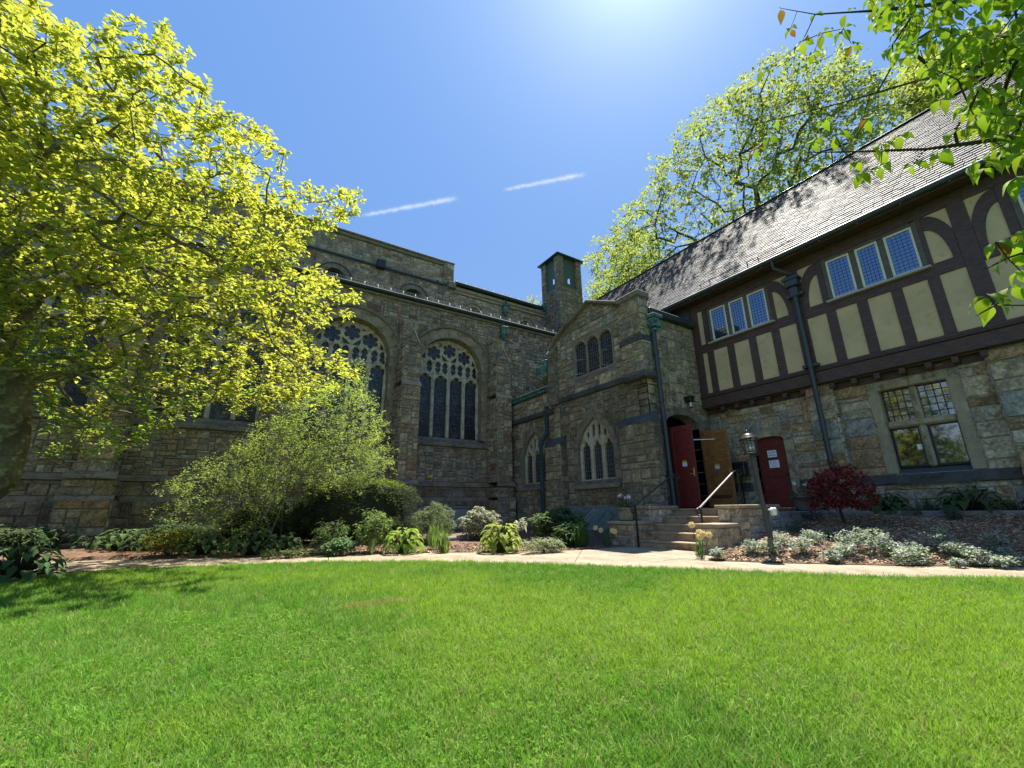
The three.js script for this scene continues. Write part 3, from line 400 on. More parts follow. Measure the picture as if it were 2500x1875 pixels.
// ───────────────────────── the church ─────────────────────────
const behindMagnolia = (x, y) => !(x < 760 + (y > 480 && y < 900 ? 90 : 0) && y < 1080) && !(x > 400 && x < 960 && y > 1000 && y < 1340) && !(x < 330 && y < 1100);
{
  const church = thing('stone_church', 'long grey stone church with tall traceried windows between stepped buttresses', 'church', [0, 0, 0]), stones = new Masonry(behindMagnolia), B = wallZ(-19.5), C = [-6.05, -1.05, 3.95, 8.95], BX = [-8.55, -3.55, 1.45, 6.45, 11.45];
  const wall = core(church, B, rect(-16, -0.2, 16.4, 11.25), C.map((c) => archPts(c, 1.85, 4.3, 8.1, 1.75)), 0.6, M.mortarDark);
  stones.lay(wall, B, pack(-16, 16.4, 2.3, 11.2, (u, v) => !C.some((c) => inArch(u, v, c, 2.3, 3.98, 8.1, 2.16)) && !BX.some((b) => Math.abs(u - b) < 0.42 && v < 9.9) && !(u > 12.2 && v < 6.2), 11), churchStone, 12);
  stones.lay(wall, wallZ(-19.38), pack(-16, 12, 0, 1.45, (u, v) => !BX.some((b) => Math.abs(u - b) < 0.5), 13, 1.3), (R) => stain(churchStone(R), 0.7), 14);
  stones.lay(wall, wallZ(-19.42), pack(-16, 12, 1.6, 2.05, (u, v) => !BX.some((b) => Math.abs(u - b) < 0.5), 15, 1.6), (R) => stain(churchStone(R), 0.8), 16);
  new G().box(-16, -0.2, -19.6, 12, 1.46, -19.38).box(-16, 1.4, -19.6, 12, 2.1, -19.42).build('plinth', M.mortarDark, church);
  { const g = new G(); const prof = (y0, y1, n) => { g.quad(V(-16, y0, -19.42 + n), V(12, y0, -19.42 + n), V(12, y1, -19.42), V(-16, y1, -19.42)).quad(V(-16, y0 - 0.09, -19.42 + n), V(12, y0 - 0.09, -19.42 + n), V(12, y0, -19.42 + n), V(-16, y0, -19.42 + n)).quad(V(-16, y0 - 0.09, -19.42), V(12, y0 - 0.09, -19.42), V(12, y0 - 0.09, -19.42 + n), V(-16, y0 - 0.09, -19.42 + n)); }; prof(2.18, 2.30, 0.14); prof(2.06, 2.1, 0.08); prof(1.50, 1.60, 0.08); g.build('plinth_moulding', M.trimDark, church); }
  for (const c of C) churchWindow(church, c);
  for (const b of BX) {                                             // stepped buttresses with gablets
    const q = sub(church, 'buttress'), low = b < 0 ? 0.62 : 0.48;
    const st = [[low, 0, 1.45, 1.28], [low - 0.04, 1.58, 2.06, 1.2], [0.42, 2.3, 6.55, 1.1], [0.40, 6.78, 8.5, 0.98], [0.37, 8.5, 9.9, 0.55]];
    st.forEach(([hw, y0, y1, d], i) => {
      const z = -19.5 + d; const body = new G().box(b - hw, y0, -19.55, b + hw, y1, z).build('stage', M.mortarDark, q), k = 0.92 + (b < 0 ? 0.18 : 0), p = (R) => stain(b < 0 ? pick(R, [[2, vary(R, [0.48, 0.38, 0.23])], [1, vary(R, [0.42, 0.28, 0.14])], [1, vary(R, [0.40, 0.36, 0.27])]]) : churchStone(R), 1.12 * k);
      stones.lay(body, wallZ(z), pack(b - hw, b + hw, y0, y1, null, 100 + i + b * 7, b < 0 ? 1.5 : 1.2), p, 31 + i);
      stones.lay(body, wallX(b - hw), pack(-19.5, z, y0, y1, null, 200 + i + b * 7, 1.2), p, 41 + i); stones.lay(body, wallXb(b + hw), pack(-z, 19.5, y0, y1, null, 300 + i + b * 7, 1.2), p, 51 + i);
    });
    const w = (g, hw, y0, y1, za, zb) => g.quad(V(b - hw, y0, za), V(b + hw, y0, za), V(b + hw, y1, zb), V(b - hw, y1, zb)).quad(V(b - hw, y0 - 0.07, za), V(b + hw, y0 - 0.07, za), V(b + hw, y0, za), V(b - hw, y0, za)).quad(V(b + hw, y0 - 0.07, za), V(b + hw, y0 - 0.07, zb), V(b + hw, y1, zb), V(b + hw, y0, za)).quad(V(b - hw, y0 - 0.07, zb), V(b - hw, y0 - 0.07, za), V(b - hw, y0, za), V(b - hw, y1, zb)).quad(V(b - hw, y0 - 0.07, zb), V(b + hw, y0 - 0.07, zb), V(b + hw, y0 - 0.07, za), V(b - hw, y0 - 0.07, za));
    w(new G(), 0.46, 6.60, 6.80, -18.34, -18.52).build('weathering', M.cap, q); w(new G(), 0.41, 9.92, 10.25, -18.9, -19.48).build('weathering', M.cap, q);
    w(w(new G(), low + 0.04, 1.48, 1.60, -18.17, -18.3), low, 2.16, 2.32, -18.18, -18.4).build('weathering', M.trimDark, q);
    const Bg = wallZ(-18.52); new G().extrude(poly([[b - 0.4, 8.48], [b + 0.4, 8.48], [b, 9.3]]), 0.5, Bg, 0).build('gablet', M.trimDark, q); stones.lay(q.children[0], wallZ(-18.51), pack(b - 0.2, b + 0.2, 8.5, 8.85, null, 77, 0.9), churchStone, 78);
    new G().bar(V(b - 0.46, 8.36, -18.66), V(b + 0.01, 9.34, -18.66), 0.36, 0.07, { bev: 0.015, up: V(-1, 0.5, 0) }).bar(V(b + 0.46, 8.36, -18.66), V(b - 0.01, 9.34, -18.66), 0.36, 0.07, { bev: 0.015, up: V(1, 0.5, 0) }).build('coping', M.trimDark, q);
  }
  // aisle eaves: gutter, snow rails, slate roof
  new G().box(-16, 11.12, -19.62, 16.3, 11.24, -19.36, { bev: 0.02 }).build('cornice', M.trimDark, church);
  { const g = new G(), pts = []; for (let x = -16; x <= 16.1; x += 2) pts.push(V(x, 11.34, -19.30)); g.tube(pts, 0.1, 10); for (let x = -15.6; x < 16; x += 2.4) g.tube([V(x, 11.34, -19.30), V(x + 0.06, 11.34, -19.3)], 0.112, 10); g.build('gutter', M.greenGutter, church); }
  const rail = (x0, x1, y, z, step) => { const q = sub(church, 'snow_rail'), posts = new G(), r = new G(); for (let x = x0; x < x1; x += step) posts.bar(V(x, y, z + 0.02), V(x + 0.04, y + 0.34, z - 0.14), 0.035, 0.02, { up: V(0, 0, 1) }); posts.build('rail_post', mat({ color: lin(0.4, 0.38, 0.36), roughness: 0.7 }), q); for (const [dy, dz] of [[0.18, -0.05], [0.32, -0.13]]) r.tube([V(x0, y + dy, z + dz), V(x1, y + dy, z + dz)], 0.007, 5); r.build('rail', mat({ color: lin(0.35, 0.33, 0.32), roughness: 0.7 }), q); };
  rail(-15, 15.9, 11.42, -19.42, 0.64);
  new G().quad(V(-16, 11.36, -19.36), V(16.6, 11.36, -19.36), V(16.6, 13.5, -24), V(-16, 13.5, -24)).quad(V(16.6, 11.36, -19.36), V(16.6, 8, -19.36), V(16.6, 8, -24), V(16.6, 13.5, -24)).build('aisle_roof', M.slateBase, church);
  // clerestory: the tall block on the left, the lower nave wall on the right
  const D = wallZ(-24), cl = core(church, D, [[-16, 0], [18.9, 0], [18.9, 15.3], [10.85, 15.3], [10.85, 17.0], [-16, 17.0]], [-1.2, 3.5, 8.2, 12.5, 16.8].map((c) => archPts(c, 0.7, 12.4, c > 10 ? 13.6 : 13.8, 0.72)), 0.5, M.mortar);
  stones.lay(cl, D, pack(-16, 10.85, 12.6, 16.8, (u, v) => ![-1.2, 3.5, 8.2].some((c) => inArch(u, v, c, 1.05, 12, 13.8, 1.05)) && Math.abs(v - 15.4) > 0.08, 21, 1.15), (R) => stain(churchStone(R), 1.05), 22, { out: 0.02 });
  stones.lay(cl, D, pack(10.85, 18.9, 12.6, 15.0, (u, v) => ![12.5, 16.8].some((c) => inArch(u, v, c, 0.95, 12, 13.6, 1.05)), 23, 0.95), (R) => stain(churchStone(R), 1.15), 24, { out: 0.018 });
  for (const c of [-1.2, 3.5, 8.2, 12.5, 16.8]) { const left = c < 10, q = sub(church, 'clerestory_window'), sp = left ? 13.8 : 13.6; archRing(q, D, c, sp, 0.66, 0.7, left ? 0.98 : 0.84, left ? 1.0 : 0.96, 7, 0.4, 0.05, left ? M.trimDark : M.trim, 'voussoir'); archRing(q, D, c, sp, left ? 1.0 : 0.86, left ? 1.02 : 0.98, left ? 1.1 : 0.95, left ? 1.12 : 1.08, 5, 0.2, 0.12, left ? M.trimDark : M.trim, 'hood_mould'); new G().extrude(poly(archPts(c, 0.7, 12.4, sp, 0.72)), 0.02, D, -0.3).build('pane', M.stained, q); }
  new G().box(-16, 16.8, -24.4, 10.2, 17.02, -23.86, { bev: 0.04 }).box(-16, 17.0, -24.4, 10.2, 17.12, -23.78, { bev: 0.02 }).build('coping', M.trimDark, church);
  { const b = new G().box(10.15, 12.6, -24.6, 10.9, 17.08, -23.9).build('end_pier', M.mortar, church); stones.lay(b, wallZ(-23.9), pack(10.15, 10.9, 12.6, 17.0, null, 25), churchStone, 26); stones.lay(b, wallXb(10.9), pack(23.9, 24.6, 15.4, 17.0, null, 27), churchStone, 28); new G().box(10.1, 17.08, -24.65, 10.96, 17.2, -23.84, { bev: 0.03 }).build('pier_cap', M.trimDark, church); new G().box(10.4, 15.15, -23.9, 10.95, 15.6, -23.55, { bev: 0.03 }).build('corbel', M.trimDark, church); }
  new G().tube([V(-16, 15.42, -23.86), V(10.4, 15.36, -23.86)], 0.075, 8).tube([V(9.75, 15.5, -23.84), V(9.75, 15.4, -23.84)], 0.1, 8).build('drain_pipe', M.gutter, church);
  new G().box(5.75, 15.2, -23.95, 6.25, 15.75, -23.6, { bev: 0.03 }).build('pipe_box', M.black, church); new G().box(1.0, 15.15, -23.95, 1.4, 15.6, -23.6, { bev: 0.03 }).build('pipe_box', M.black, church);
  new G().box(10.9, 15.0, -24.05, 18.9, 15.2, -23.88, { bev: 0.03 }).box(10.9, 15.2, -24.05, 18.9, 15.45, -23.78, { bev: 0.05 }).build('cornice', M.trim, church);
  new G().tube([V(10.95, 15.62, -23.7), V(18.6, 15.62, -23.7)], 0.14, 10).build('gutter', M.greenGutter, church); rail(11.1, 18.4, 15.68, -23.8, 0.72);
  new G().quad(V(10.9, 15.6, -23.8), V(18.6, 15.6, -23.8), V(18.6, 18.2, -31), V(10.9, 18.2, -31)).quad(V(-16, 17.1, -24.3), V(10.8, 17.1, -24.3), V(10.8, 18.4, -31), V(-16, 18.4, -31)).build('nave_roof', M.slateBase, church);
  new G().quad(V(-16, 0, -31), V(-16, 0, -19.5), V(-16, 11.3, -19.5), V(-16, 17, -31)).quad(V(18.9, 0, -31), V(-16, 0, -31), V(-16, 18.3, -31), V(18.9, 18.3, -31)).quad(V(18.9, 0, -24), V(18.9, 0, -31), V(18.9, 18.3, -31), V(18.9, 15.4, -24)).build('rear_wall', M.mortar, church);
  // copper rainwater heads and their pipes
  const hopper = (x, y, z, s, pipe) => { const q = sub(church, 'downpipe'); new G().box(x - 0.2 * s, y - 0.3 * s, z - 0.16, x + 0.2 * s, y + 0.25 * s, z + 0.17, { bev: 0.02 }).box(x - 0.25 * s, y + 0.2 * s, z - 0.16, x + 0.25 * s, y + 0.29 * s, z + 0.22, { bev: 0.015 }).box(x - 0.12 * s, y - 0.45 * s, z - 0.1, x + 0.12 * s, y - 0.29 * s, z + 0.1, { bev: 0.03 }).build('rainwater_head', M.copper, q); new G().tube(pipe.map((p) => V(...p)), 0.065, 8).build('pipe', M.gutter, q); };
  hopper(11.95, 10.7, -19.25, 0.85, [[11.95, 11.3, -19.3], [11.95, 10.9, -19.25], [11.95, 10.3, -19.25], [11.95, 9.2, -19.25], [11.9, 8.9, -19.1]]);
  hopper(14.95, 14.75, -23.78, 1, [[14.95, 15.6, -23.75], [14.95, 14.6, -23.8], [14.95, 13, -23.8]]);
  stones.finish();
  tag(new G([7.95, 2.55, -19.43]).box(7.82, 2.50, -19.46, 8.06, 2.60, -19.42, { bev: 0.004 }).build('yellow_plaque', mat({ color: lin(0.65, 0.45, 0.03), roughness: 0.5 })), 'tiny yellow plate fixed to the church wall under the right window', 'plaque');
  tag(new G([8.9, 0.6, -18.9]).box(8.3, 0.1, -19.2, 9.6, 1.1, -18.7, { bev: 0.04 }).box(8.25, 1.1, -19.25, 9.65, 1.16, -18.65, { bev: 0.02 }).build('utility_box', mat({ color: lin(0.22, 0.23, 0.24), roughness: 0.5 })), 'grey metal utility box behind the white-leaved bush at the church wall', 'utility box');
}
// ───────────────────────── bell turret ─────────────────────────
{
  const t = thing('bell_turret', 'square stone bell turret with green louvre panels and a low metal roof', 'turret', [19.6, 0, -23]), stones = new Masonry();
  const x0 = 18.5, x1 = 20.75, z0 = -24.1, z1 = -22, top = 16.9, K = new THREE.Group(); void K; t.position.set(0, 0, 0);
  const body = new G().box(x0, 0, z0, x1, top, z1).build('shaft', M.mortarDark, t), tp = (R) => stain(vary(R, pick(R, [[5, [0.42, 0.34, 0.25]], [3, [0.34, 0.29, 0.23]], [2, [0.42, 0.28, 0.19]], [1, [0.48, 0.42, 0.33]]])), 1.0);
  stones.lay(body, wallZ(z1), pack(x0, x1, 7, top, null, 61, 1.05), tp, 62); stones.lay(body, wallX(x0), pack(z0, z1, 7, top, null, 63, 1.05), tp, 64);
  for (const [a, b] of [[x0, z1 - 0.5], [x0, z0], [x1 - 0.5, z1 - 0.5], [x1 - 0.5, z0]]) { const p = new G().box(a, top, b, a + 0.5, 19.45, b + 0.5).build('corner_pier', M.mortarDark, t); stones.lay(p, wallZ(b + 0.5), pack(a, a + 0.5, top, 19.3, null, 65 + a, 1), tp, 66); stones.lay(p, wallX(a), pack(b, b + 0.5, top, 19.3, null, 67 + a, 1), tp, 68); }
  const hole = (B, u0, u1, n, tz) => { const s = poly(rect(u0, top - 0.05, u1, 19.4)), h = new THREE.Path(); tz.forEach(([x, y], i) => (i ? h.lineTo(x, y) : h.moveTo(x, y))); h.closePath(); s.holes.push(h); new G().extrude(s, 0.05, B, -0.16).build('louvre_panel', M.louver, t); };
  hole(wallZ(z1), x0 + 0.5, x1 - 0.5, 0, [[19.45, 17.35], [19.74, 17.3], [19.74, 17.85], [19.53, 17.72], [19.45, 17.58]]);
  hole(wallX(x0), z0 + 0.5, z1 - 0.5, 0, [[-22.95, 17.3], [-22.62, 17.35], [-22.62, 17.62], [-22.95, 17.85]]);
  new G().box(x0 + 0.48, top - 0.1, z1 - 0.2, x1 - 0.48, top + 0.02, z1 + 0.03).box(x0 - 0.03, top - 0.1, z0 + 0.48, x0 + 0.2, top + 0.02, z1 - 0.48).build('louvre_sill', M.louver, t);
  const e = 0.22, c = V((x0 + x1) / 2, 20.0, (z0 + z1) / 2), k = [V(x0 - e, 19.5, z1 + e), V(x1 + e, 19.5, z1 + e), V(x1 + e, 19.5, z0 - e), V(x0 - e, 19.5, z0 - e)], g = new G(); k.forEach((p, i) => { const q = k[(i + 1) % 4], d = (v) => v.clone().setY(19.42); g.tri(p, q, c).quad(d(p), d(q), q, p); }); g.quad(...k.map((p) => p.clone().setY(19.42)).reverse()); g.build('roof', M.gutter, t);
  new G().box(x0 - 0.3, 15.4, -23.9, x0, 16.0, -23.5, { bev: 0.03 }).build('flashing', M.copper, t);
  stones.finish();
}
// ───────────────────────── gabled stone wing with the arched entrance ─────────────────────────
{
  const w = thing('stone_entrance_wing', 'gabled two-storey stone wing with an arched doorway between church and half-timbered house', 'building'), stones = new Masonry((x, y) => y < 1330);
  const B = wallX(12), zN = -15.05, zS = -9.75, gable = [[zN, -0.3], [zS, -0.3], [zS, 8.55], [-10.4, 8.55], [-12.35, 9.5], [-14.6, 8.6], [zN, 8.1]];
  const gy = (u) => (u < -14.6 ? mix(8.1, 8.6, (u - zN) / 0.45) : u < -12.35 ? mix(8.6, 9.5, (u + 14.6) / 2.25) : u < -10.4 ? mix(9.5, 8.55, (u + 12.35) / 1.95) : 8.55);
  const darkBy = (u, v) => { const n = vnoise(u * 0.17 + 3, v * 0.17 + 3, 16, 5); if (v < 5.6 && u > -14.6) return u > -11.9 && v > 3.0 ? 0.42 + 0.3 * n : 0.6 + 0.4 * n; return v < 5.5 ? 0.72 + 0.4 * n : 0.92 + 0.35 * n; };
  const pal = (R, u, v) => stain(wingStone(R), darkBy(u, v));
  const up = rect(-13.52, 6.3, -11.12, 8.1), wins = (u, v) => (u > -13.6 && u < -11.05 && v > 6.2 && v < 8.15);
  const wall = core(w, B, gable, [rect(-13.45, 6.4, -11.2, 7.9), tudPts(-12.57, 1.03, 2.05, 3.3, 1.25)], 0.5, M.mortarDark);
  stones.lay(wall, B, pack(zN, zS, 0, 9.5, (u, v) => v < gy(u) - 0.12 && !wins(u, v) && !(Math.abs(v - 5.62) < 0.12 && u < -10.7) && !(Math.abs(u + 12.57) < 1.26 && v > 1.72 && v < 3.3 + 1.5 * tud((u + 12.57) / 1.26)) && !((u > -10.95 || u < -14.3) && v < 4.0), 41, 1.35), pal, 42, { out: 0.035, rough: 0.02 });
  // low link wall to the church
  const link = core(w, wallX(12.1), rect(-19.5, -0.3, zN, 6.35), [tudPts(-16.75, 1.03, 2.15, 3.35, 1.25)], 0.5, M.mortarDark);
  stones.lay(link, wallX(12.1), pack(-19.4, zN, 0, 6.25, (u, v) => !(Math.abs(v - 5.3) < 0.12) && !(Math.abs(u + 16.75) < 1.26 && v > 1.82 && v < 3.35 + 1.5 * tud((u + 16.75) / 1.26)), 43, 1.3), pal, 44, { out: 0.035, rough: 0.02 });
  new G().box(11.95, 5.2, -19.4, 12.12, 5.42, zN - 0.02, { bev: 0.03 }).build('string_course', M.blue, w);
  new G().box(11.9, 5.5, zN + 0.02, 12.02, 5.74, -10.8, { bev: 0.04 }).build('string_course', M.blue, w);
  new G().box(11.95, 6.3, -19.35, 12.4, 6.52, zN - 0.02, { bev: 0.02 }).box(11.9, 6.48, -19.35, 12.42, 6.54, zN - 0.02, { bev: 0.01 }).build('copper_flashing', M.copper, w);
  new G().box(12.1, 6.3, -19.5, 16, 6.4, zN).build('flat_roof', M.slateBase, w);
  // upper window of three arched lights
  {
    const q = sub(w, 'window'), s = poly(up); for (const c of [-13.07, -12.32, -11.57]) { const h = new THREE.Path(); archPts(c, 0.325, 6.44, 7.68, 0.22, 10).forEach(([x, y], i) => (i ? h.lineTo(x, y) : h.moveTo(x, y))); h.closePath(); s.holes.push(h); }
    new G().extrude(s, 0.12, B, 0.02, { bevel: 0.02 }).build('frame', M.trimDark, q);
    for (const c of [-13.07, -12.32, -11.57]) { new G().quad(B.P(c - 0.33, 6.44, -0.07), B.P(c + 0.33, 6.44, -0.07), B.P(c + 0.33, 7.92, -0.07), B.P(c - 0.33, 7.92, -0.07)).build('pane', M.glass, q); bars(B, c - 0.3, c + 0.3, 6.47, 7.86, 5, 9, -0.06, 0.011).build('lead_came', M.cameLight, q); const pts = []; for (let i = 0; i <= 12; i++) { const a = Math.PI * i / 12; pts.push(B.P(c + 0.37 * Math.cos(a), 7.70 + 0.29 * Math.sin(a), 0.03)); } new G().tube(pts, 0.045, 6).build('hood_mould', M.trim, q); }
    for (const [c, z] of [[-13.07, 0.2], [-11.57, 0.12]]) new G().bar(B.P(c - 0.24, 6.52, -0.12 + z), B.P(c - 0.24, 7.15, -0.12 + z), 0.03, 0.03).bar(B.P(c - 0.24, 6.52, -0.12 + z), B.P(c + 0.24, 6.52, -0.16), 0.03, 0.03).bar(B.P(c - 0.24, 7.15, -0.12 + z), B.P(c + 0.24, 7.15, -0.16), 0.03, 0.03).build('casement', M.cameLight, q);
  }
  tudorWindow(w, B, -12.57, 2.05, 3.3, 1.22); tudorWindow(w, wallX(12.1), -16.75, 2.15, 3.35, 1.22);
  // corner buttresses with sloped heads
  for (const [a, b, y, d] of [[-10.95, -9.42, 3.85, 0.3], [-15.45, -14.35, 3.7, 0.28]]) {
    const q = sub(w, 'buttress'), X = 12 - d, body = new G().box(X, -0.2, a, 12.05, y, b).build('body', M.mortarDark, q);
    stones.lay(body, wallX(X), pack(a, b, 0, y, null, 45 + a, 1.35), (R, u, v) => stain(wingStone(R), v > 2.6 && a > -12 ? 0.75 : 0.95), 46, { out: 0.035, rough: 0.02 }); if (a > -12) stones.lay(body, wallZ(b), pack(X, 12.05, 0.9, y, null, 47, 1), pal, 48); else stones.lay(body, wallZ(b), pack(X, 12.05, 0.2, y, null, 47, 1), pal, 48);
    new G().quad(V(X - 0.03, y, b + 0.03), V(X - 0.03, y, a - 0.03), V(12, y + 0.34, a - 0.03), V(12, y + 0.34, b + 0.03)).quad(V(X - 0.03, y, b + 0.03), V(12, y, b + 0.03), V(12, y + 0.34, b + 0.03), V(X - 0.03, y, b + 0.03)).quad(V(X - 0.03, y - 0.08, a - 0.03), V(X - 0.03, y - 0.08, b + 0.03), V(X - 0.03, y, b + 0.03), V(X - 0.03, y, a - 0.03)).tri(V(12, y, a - 0.03), V(X - 0.03, y, a - 0.03), V(12, y + 0.34, a - 0.03)).quad(V(X - 0.03, y - 0.08, b + 0.03), V(12, y - 0.08, b + 0.03), V(12, y, b + 0.03), V(X - 0.03, y, b + 0.03)).build('weathering', M.blue, q);
  }
  { const q = sub(w, 'corner_pier'); const body = new G().box(11.82, 5.6, -10.6, 12.3, 8.62, -9.62).build('body', M.mortarDark, q); stones.lay(body, wallX(11.82), pack(-10.6, -9.62, 5.7, 8.5, (u, v) => Math.abs(v - 6.95) > 0.14, 49, 1.35), pal, 50, { out: 0.03 }); stones.lay(body, wallZ(-9.62), pack(11.82, 12.3, 5.7, 8.5, null, 51, 1.2), pal, 52); new G().box(11.76, 6.82, -10.66, 12.32, 7.06, -9.58, { bev: 0.02 }).box(11.7, 5.42, -10.7, 12.34, 5.62, -9.5, { bev: 0.05 }).build('band', M.blue, q); new G().box(11.74, 8.6, -10.66, 12.4, 8.82, -9.54, { bev: 0.03 }).build('pier_cap', M.trimDark, q); }
  { const q = sub(w, 'corner_pier'); const body = new G().box(11.8, 5.5, -15.15, 12.3, 8.05, -14.6).build('body', M.mortarDark, q); stones.lay(body, wallX(11.8), pack(-15.15, -14.6, 5.6, 7.9, null, 53, 1.3), (R) => stain(wingStone(R), 0.75), 54); new G().quad(V(11.76, 8.0, -14.55), V(11.76, 8.0, -15.2), V(12.05, 8.4, -15.2), V(12.05, 8.4, -14.55)).box(11.76, 7.9, -15.2, 12.3, 8.0, -14.55).build('pier_cap', M.trimDark, q); new G().box(11.55, 7.05, -15.75, 11.95, 7.45, -15.2, { bev: 0.02 }).box(11.7, 7.3, -15.5, 12, 7.75, -15.16, { bev: 0.02 }).build('copper_spout', M.copper, q); }
  // coping of the gable
  const cope = (a, b) => new G().bar(V(12.12, a[1], a[0]), V(12.12, b[1], b[0]), 0.62, 0.13, { bev: 0.03 }).build('coping', M.trimDark, w);
  cope([-14.72, 8.62], [-12.33, 9.56]); cope([-12.37, 9.56], [-10.36, 8.62]); cope([-15.12, 8.18], [-14.66, 8.66]);
  // side wall with the doorway, gutter along its head
  const S = wallZ(zS), door = archPts(13.74, 0.96, 0.9, 3.85, 0.42), side = core(w, S, [[12.0, -0.3], [12.72, -0.3], [15.45, -0.3], [15.45, 8.0], [12.0, 8.0]], [door], 0.45, M.mortar);
  stones.lay(side, S, pack(12.02, 15.4, 0.98, 7.95, (u, v) => !inArch(u, v, 13.74, 1.24, 0, 3.85, 0.74), 55, 1.4), (R, u, v) => stain(wingStone(R), v > 4.5 ? 1.12 : 1.0), 56, { out: 0.03, rough: 0.018 });
  archRing(w, S, 13.74, 3.85, 0.96, 0.42, 1.26, 0.72, 7, 0.3, 0.04, M.trimDark, 'voussoir');
  for (const q of [-1, 1]) for (let y = 0.97, k = 0; y < 3.84; k++) { const h = Math.min(3.85 - y, 0.42), x0 = 13.74 + q * 0.96, x1 = 13.74 + q * (k % 2 ? 1.16 : 1.26); new G().box(x0, y + 0.004, zS - 0.3, x1, y + h - 0.004, zS + 0.035, { bev: 0.01 }).build('jamb_stone', M.trimDark, w); y += h; }
  new G().box(12.3, 7.98, -9.82, 15.4, 8.22, -9.5, { bev: 0.04 }).build('gutter', M.gutter, w);
  new G().quad(V(12.1, 8.2, -9.6), V(15.6, 8.2, -9.6), V(15.6, 9.5, -12.35), V(12.1, 9.5, -12.35)).quad(V(12.1, 9.5, -12.35), V(15.6, 9.5, -12.35), V(15.6, 8.4, -15.05), V(12.1, 8.4, -15.05)).build('roof', M.slateBase, w);
  new G().box(12.2, 0.9, -15, 15.4, 0.95, -9.8).box(12.2, 4.9, -15, 15.4, 4.95, -10.2).box(15.3, 0.9, -15, 15.4, 8, -10.2).box(12.5, 0.9, -13.1, 15.4, 5, -13).build('interior', M.interior, w);
  new G().box(13.75, 0.97, -10.9, 13.98, 3.6, -10.75).build('inner_door_frame', mat({ color: lin(0.42, 0.45, 0.44), roughness: 0.6 }), w);
  new G().quad(V(16, 0, zN), V(12.1, 0, zN), V(12.1, 8.4, zN), V(16, 8.4, zN)).build('rear_wall', M.mortarDark, w);
  // rainwater pipes
  { const q = sub(w, 'downpipe'), x = 12.36, z = -9.5; new G().box(x - 0.18, 7.35, z - 0.14, x + 0.24, 7.72, z + 0.2, { bev: 0.03 }).box(x - 0.24, 7.7, z - 0.16, x + 0.30, 7.84, z + 0.26, { bev: 0.02 }).box(x - 0.11, 7.18, z - 0.12, x + 0.16, 7.36, z + 0.14, { bev: 0.05 }).build('rainwater_head', M.copper, q); new G().tube([V(x, 7.3, z), V(x, 6.4, z)], 0.085, 10).tube([V(x, 6.45, z), V(x, 6.3, z)], 0.105, 10).tube([V(x + 0.01, 6.4, z), V(x + 0.06, 1.0, z)], 0.085, 10).tube([V(x, 4.6, z), V(x, 4.54, z)], 0.1, 10).tube([V(x + 0.05, 2.1, z), V(x + 0.05, 1.95, z)], 0.115, 10).build('pipe', M.gutter, q); }
  { const q = sub(w, 'downpipe'), x = 11.86, z = -18.72; new G().box(x - 0.2, 5.7, z - 0.2, x + 0.2, 6.1, z + 0.2, { bev: 0.03 }).box(x - 0.25, 6.05, z - 0.25, x + 0.25, 6.2, z + 0.25, { bev: 0.02 }).build('rainwater_head', M.copper, q); new G().tube([V(x, 5.75, z), V(x, 5.5, z), V(x - 0.02, 5.2, z - 0.3), V(x - 0.02, 4.1, z - 0.35), V(x - 0.05, 3.8, z - 0.6), V(x - 0.05, 0, z - 0.6)], 0.085, 10).build('pipe', M.greenGutter, q); }
  { const q = sub(w, 'downpipe'), x = 11.62, z = -15.62; new G().tube([V(12, 5.6, z), V(11.97, 4.3, z), V(x + 0.05, 4.0, z), V(x, 3.7, z), V(x, 0.2, z)], 0.1, 10).tube([V(x, 1.9, z), V(x, 1.75, z)], 0.125, 10).build('pipe', M.greenGutter, q); }
  stones.finish();
}
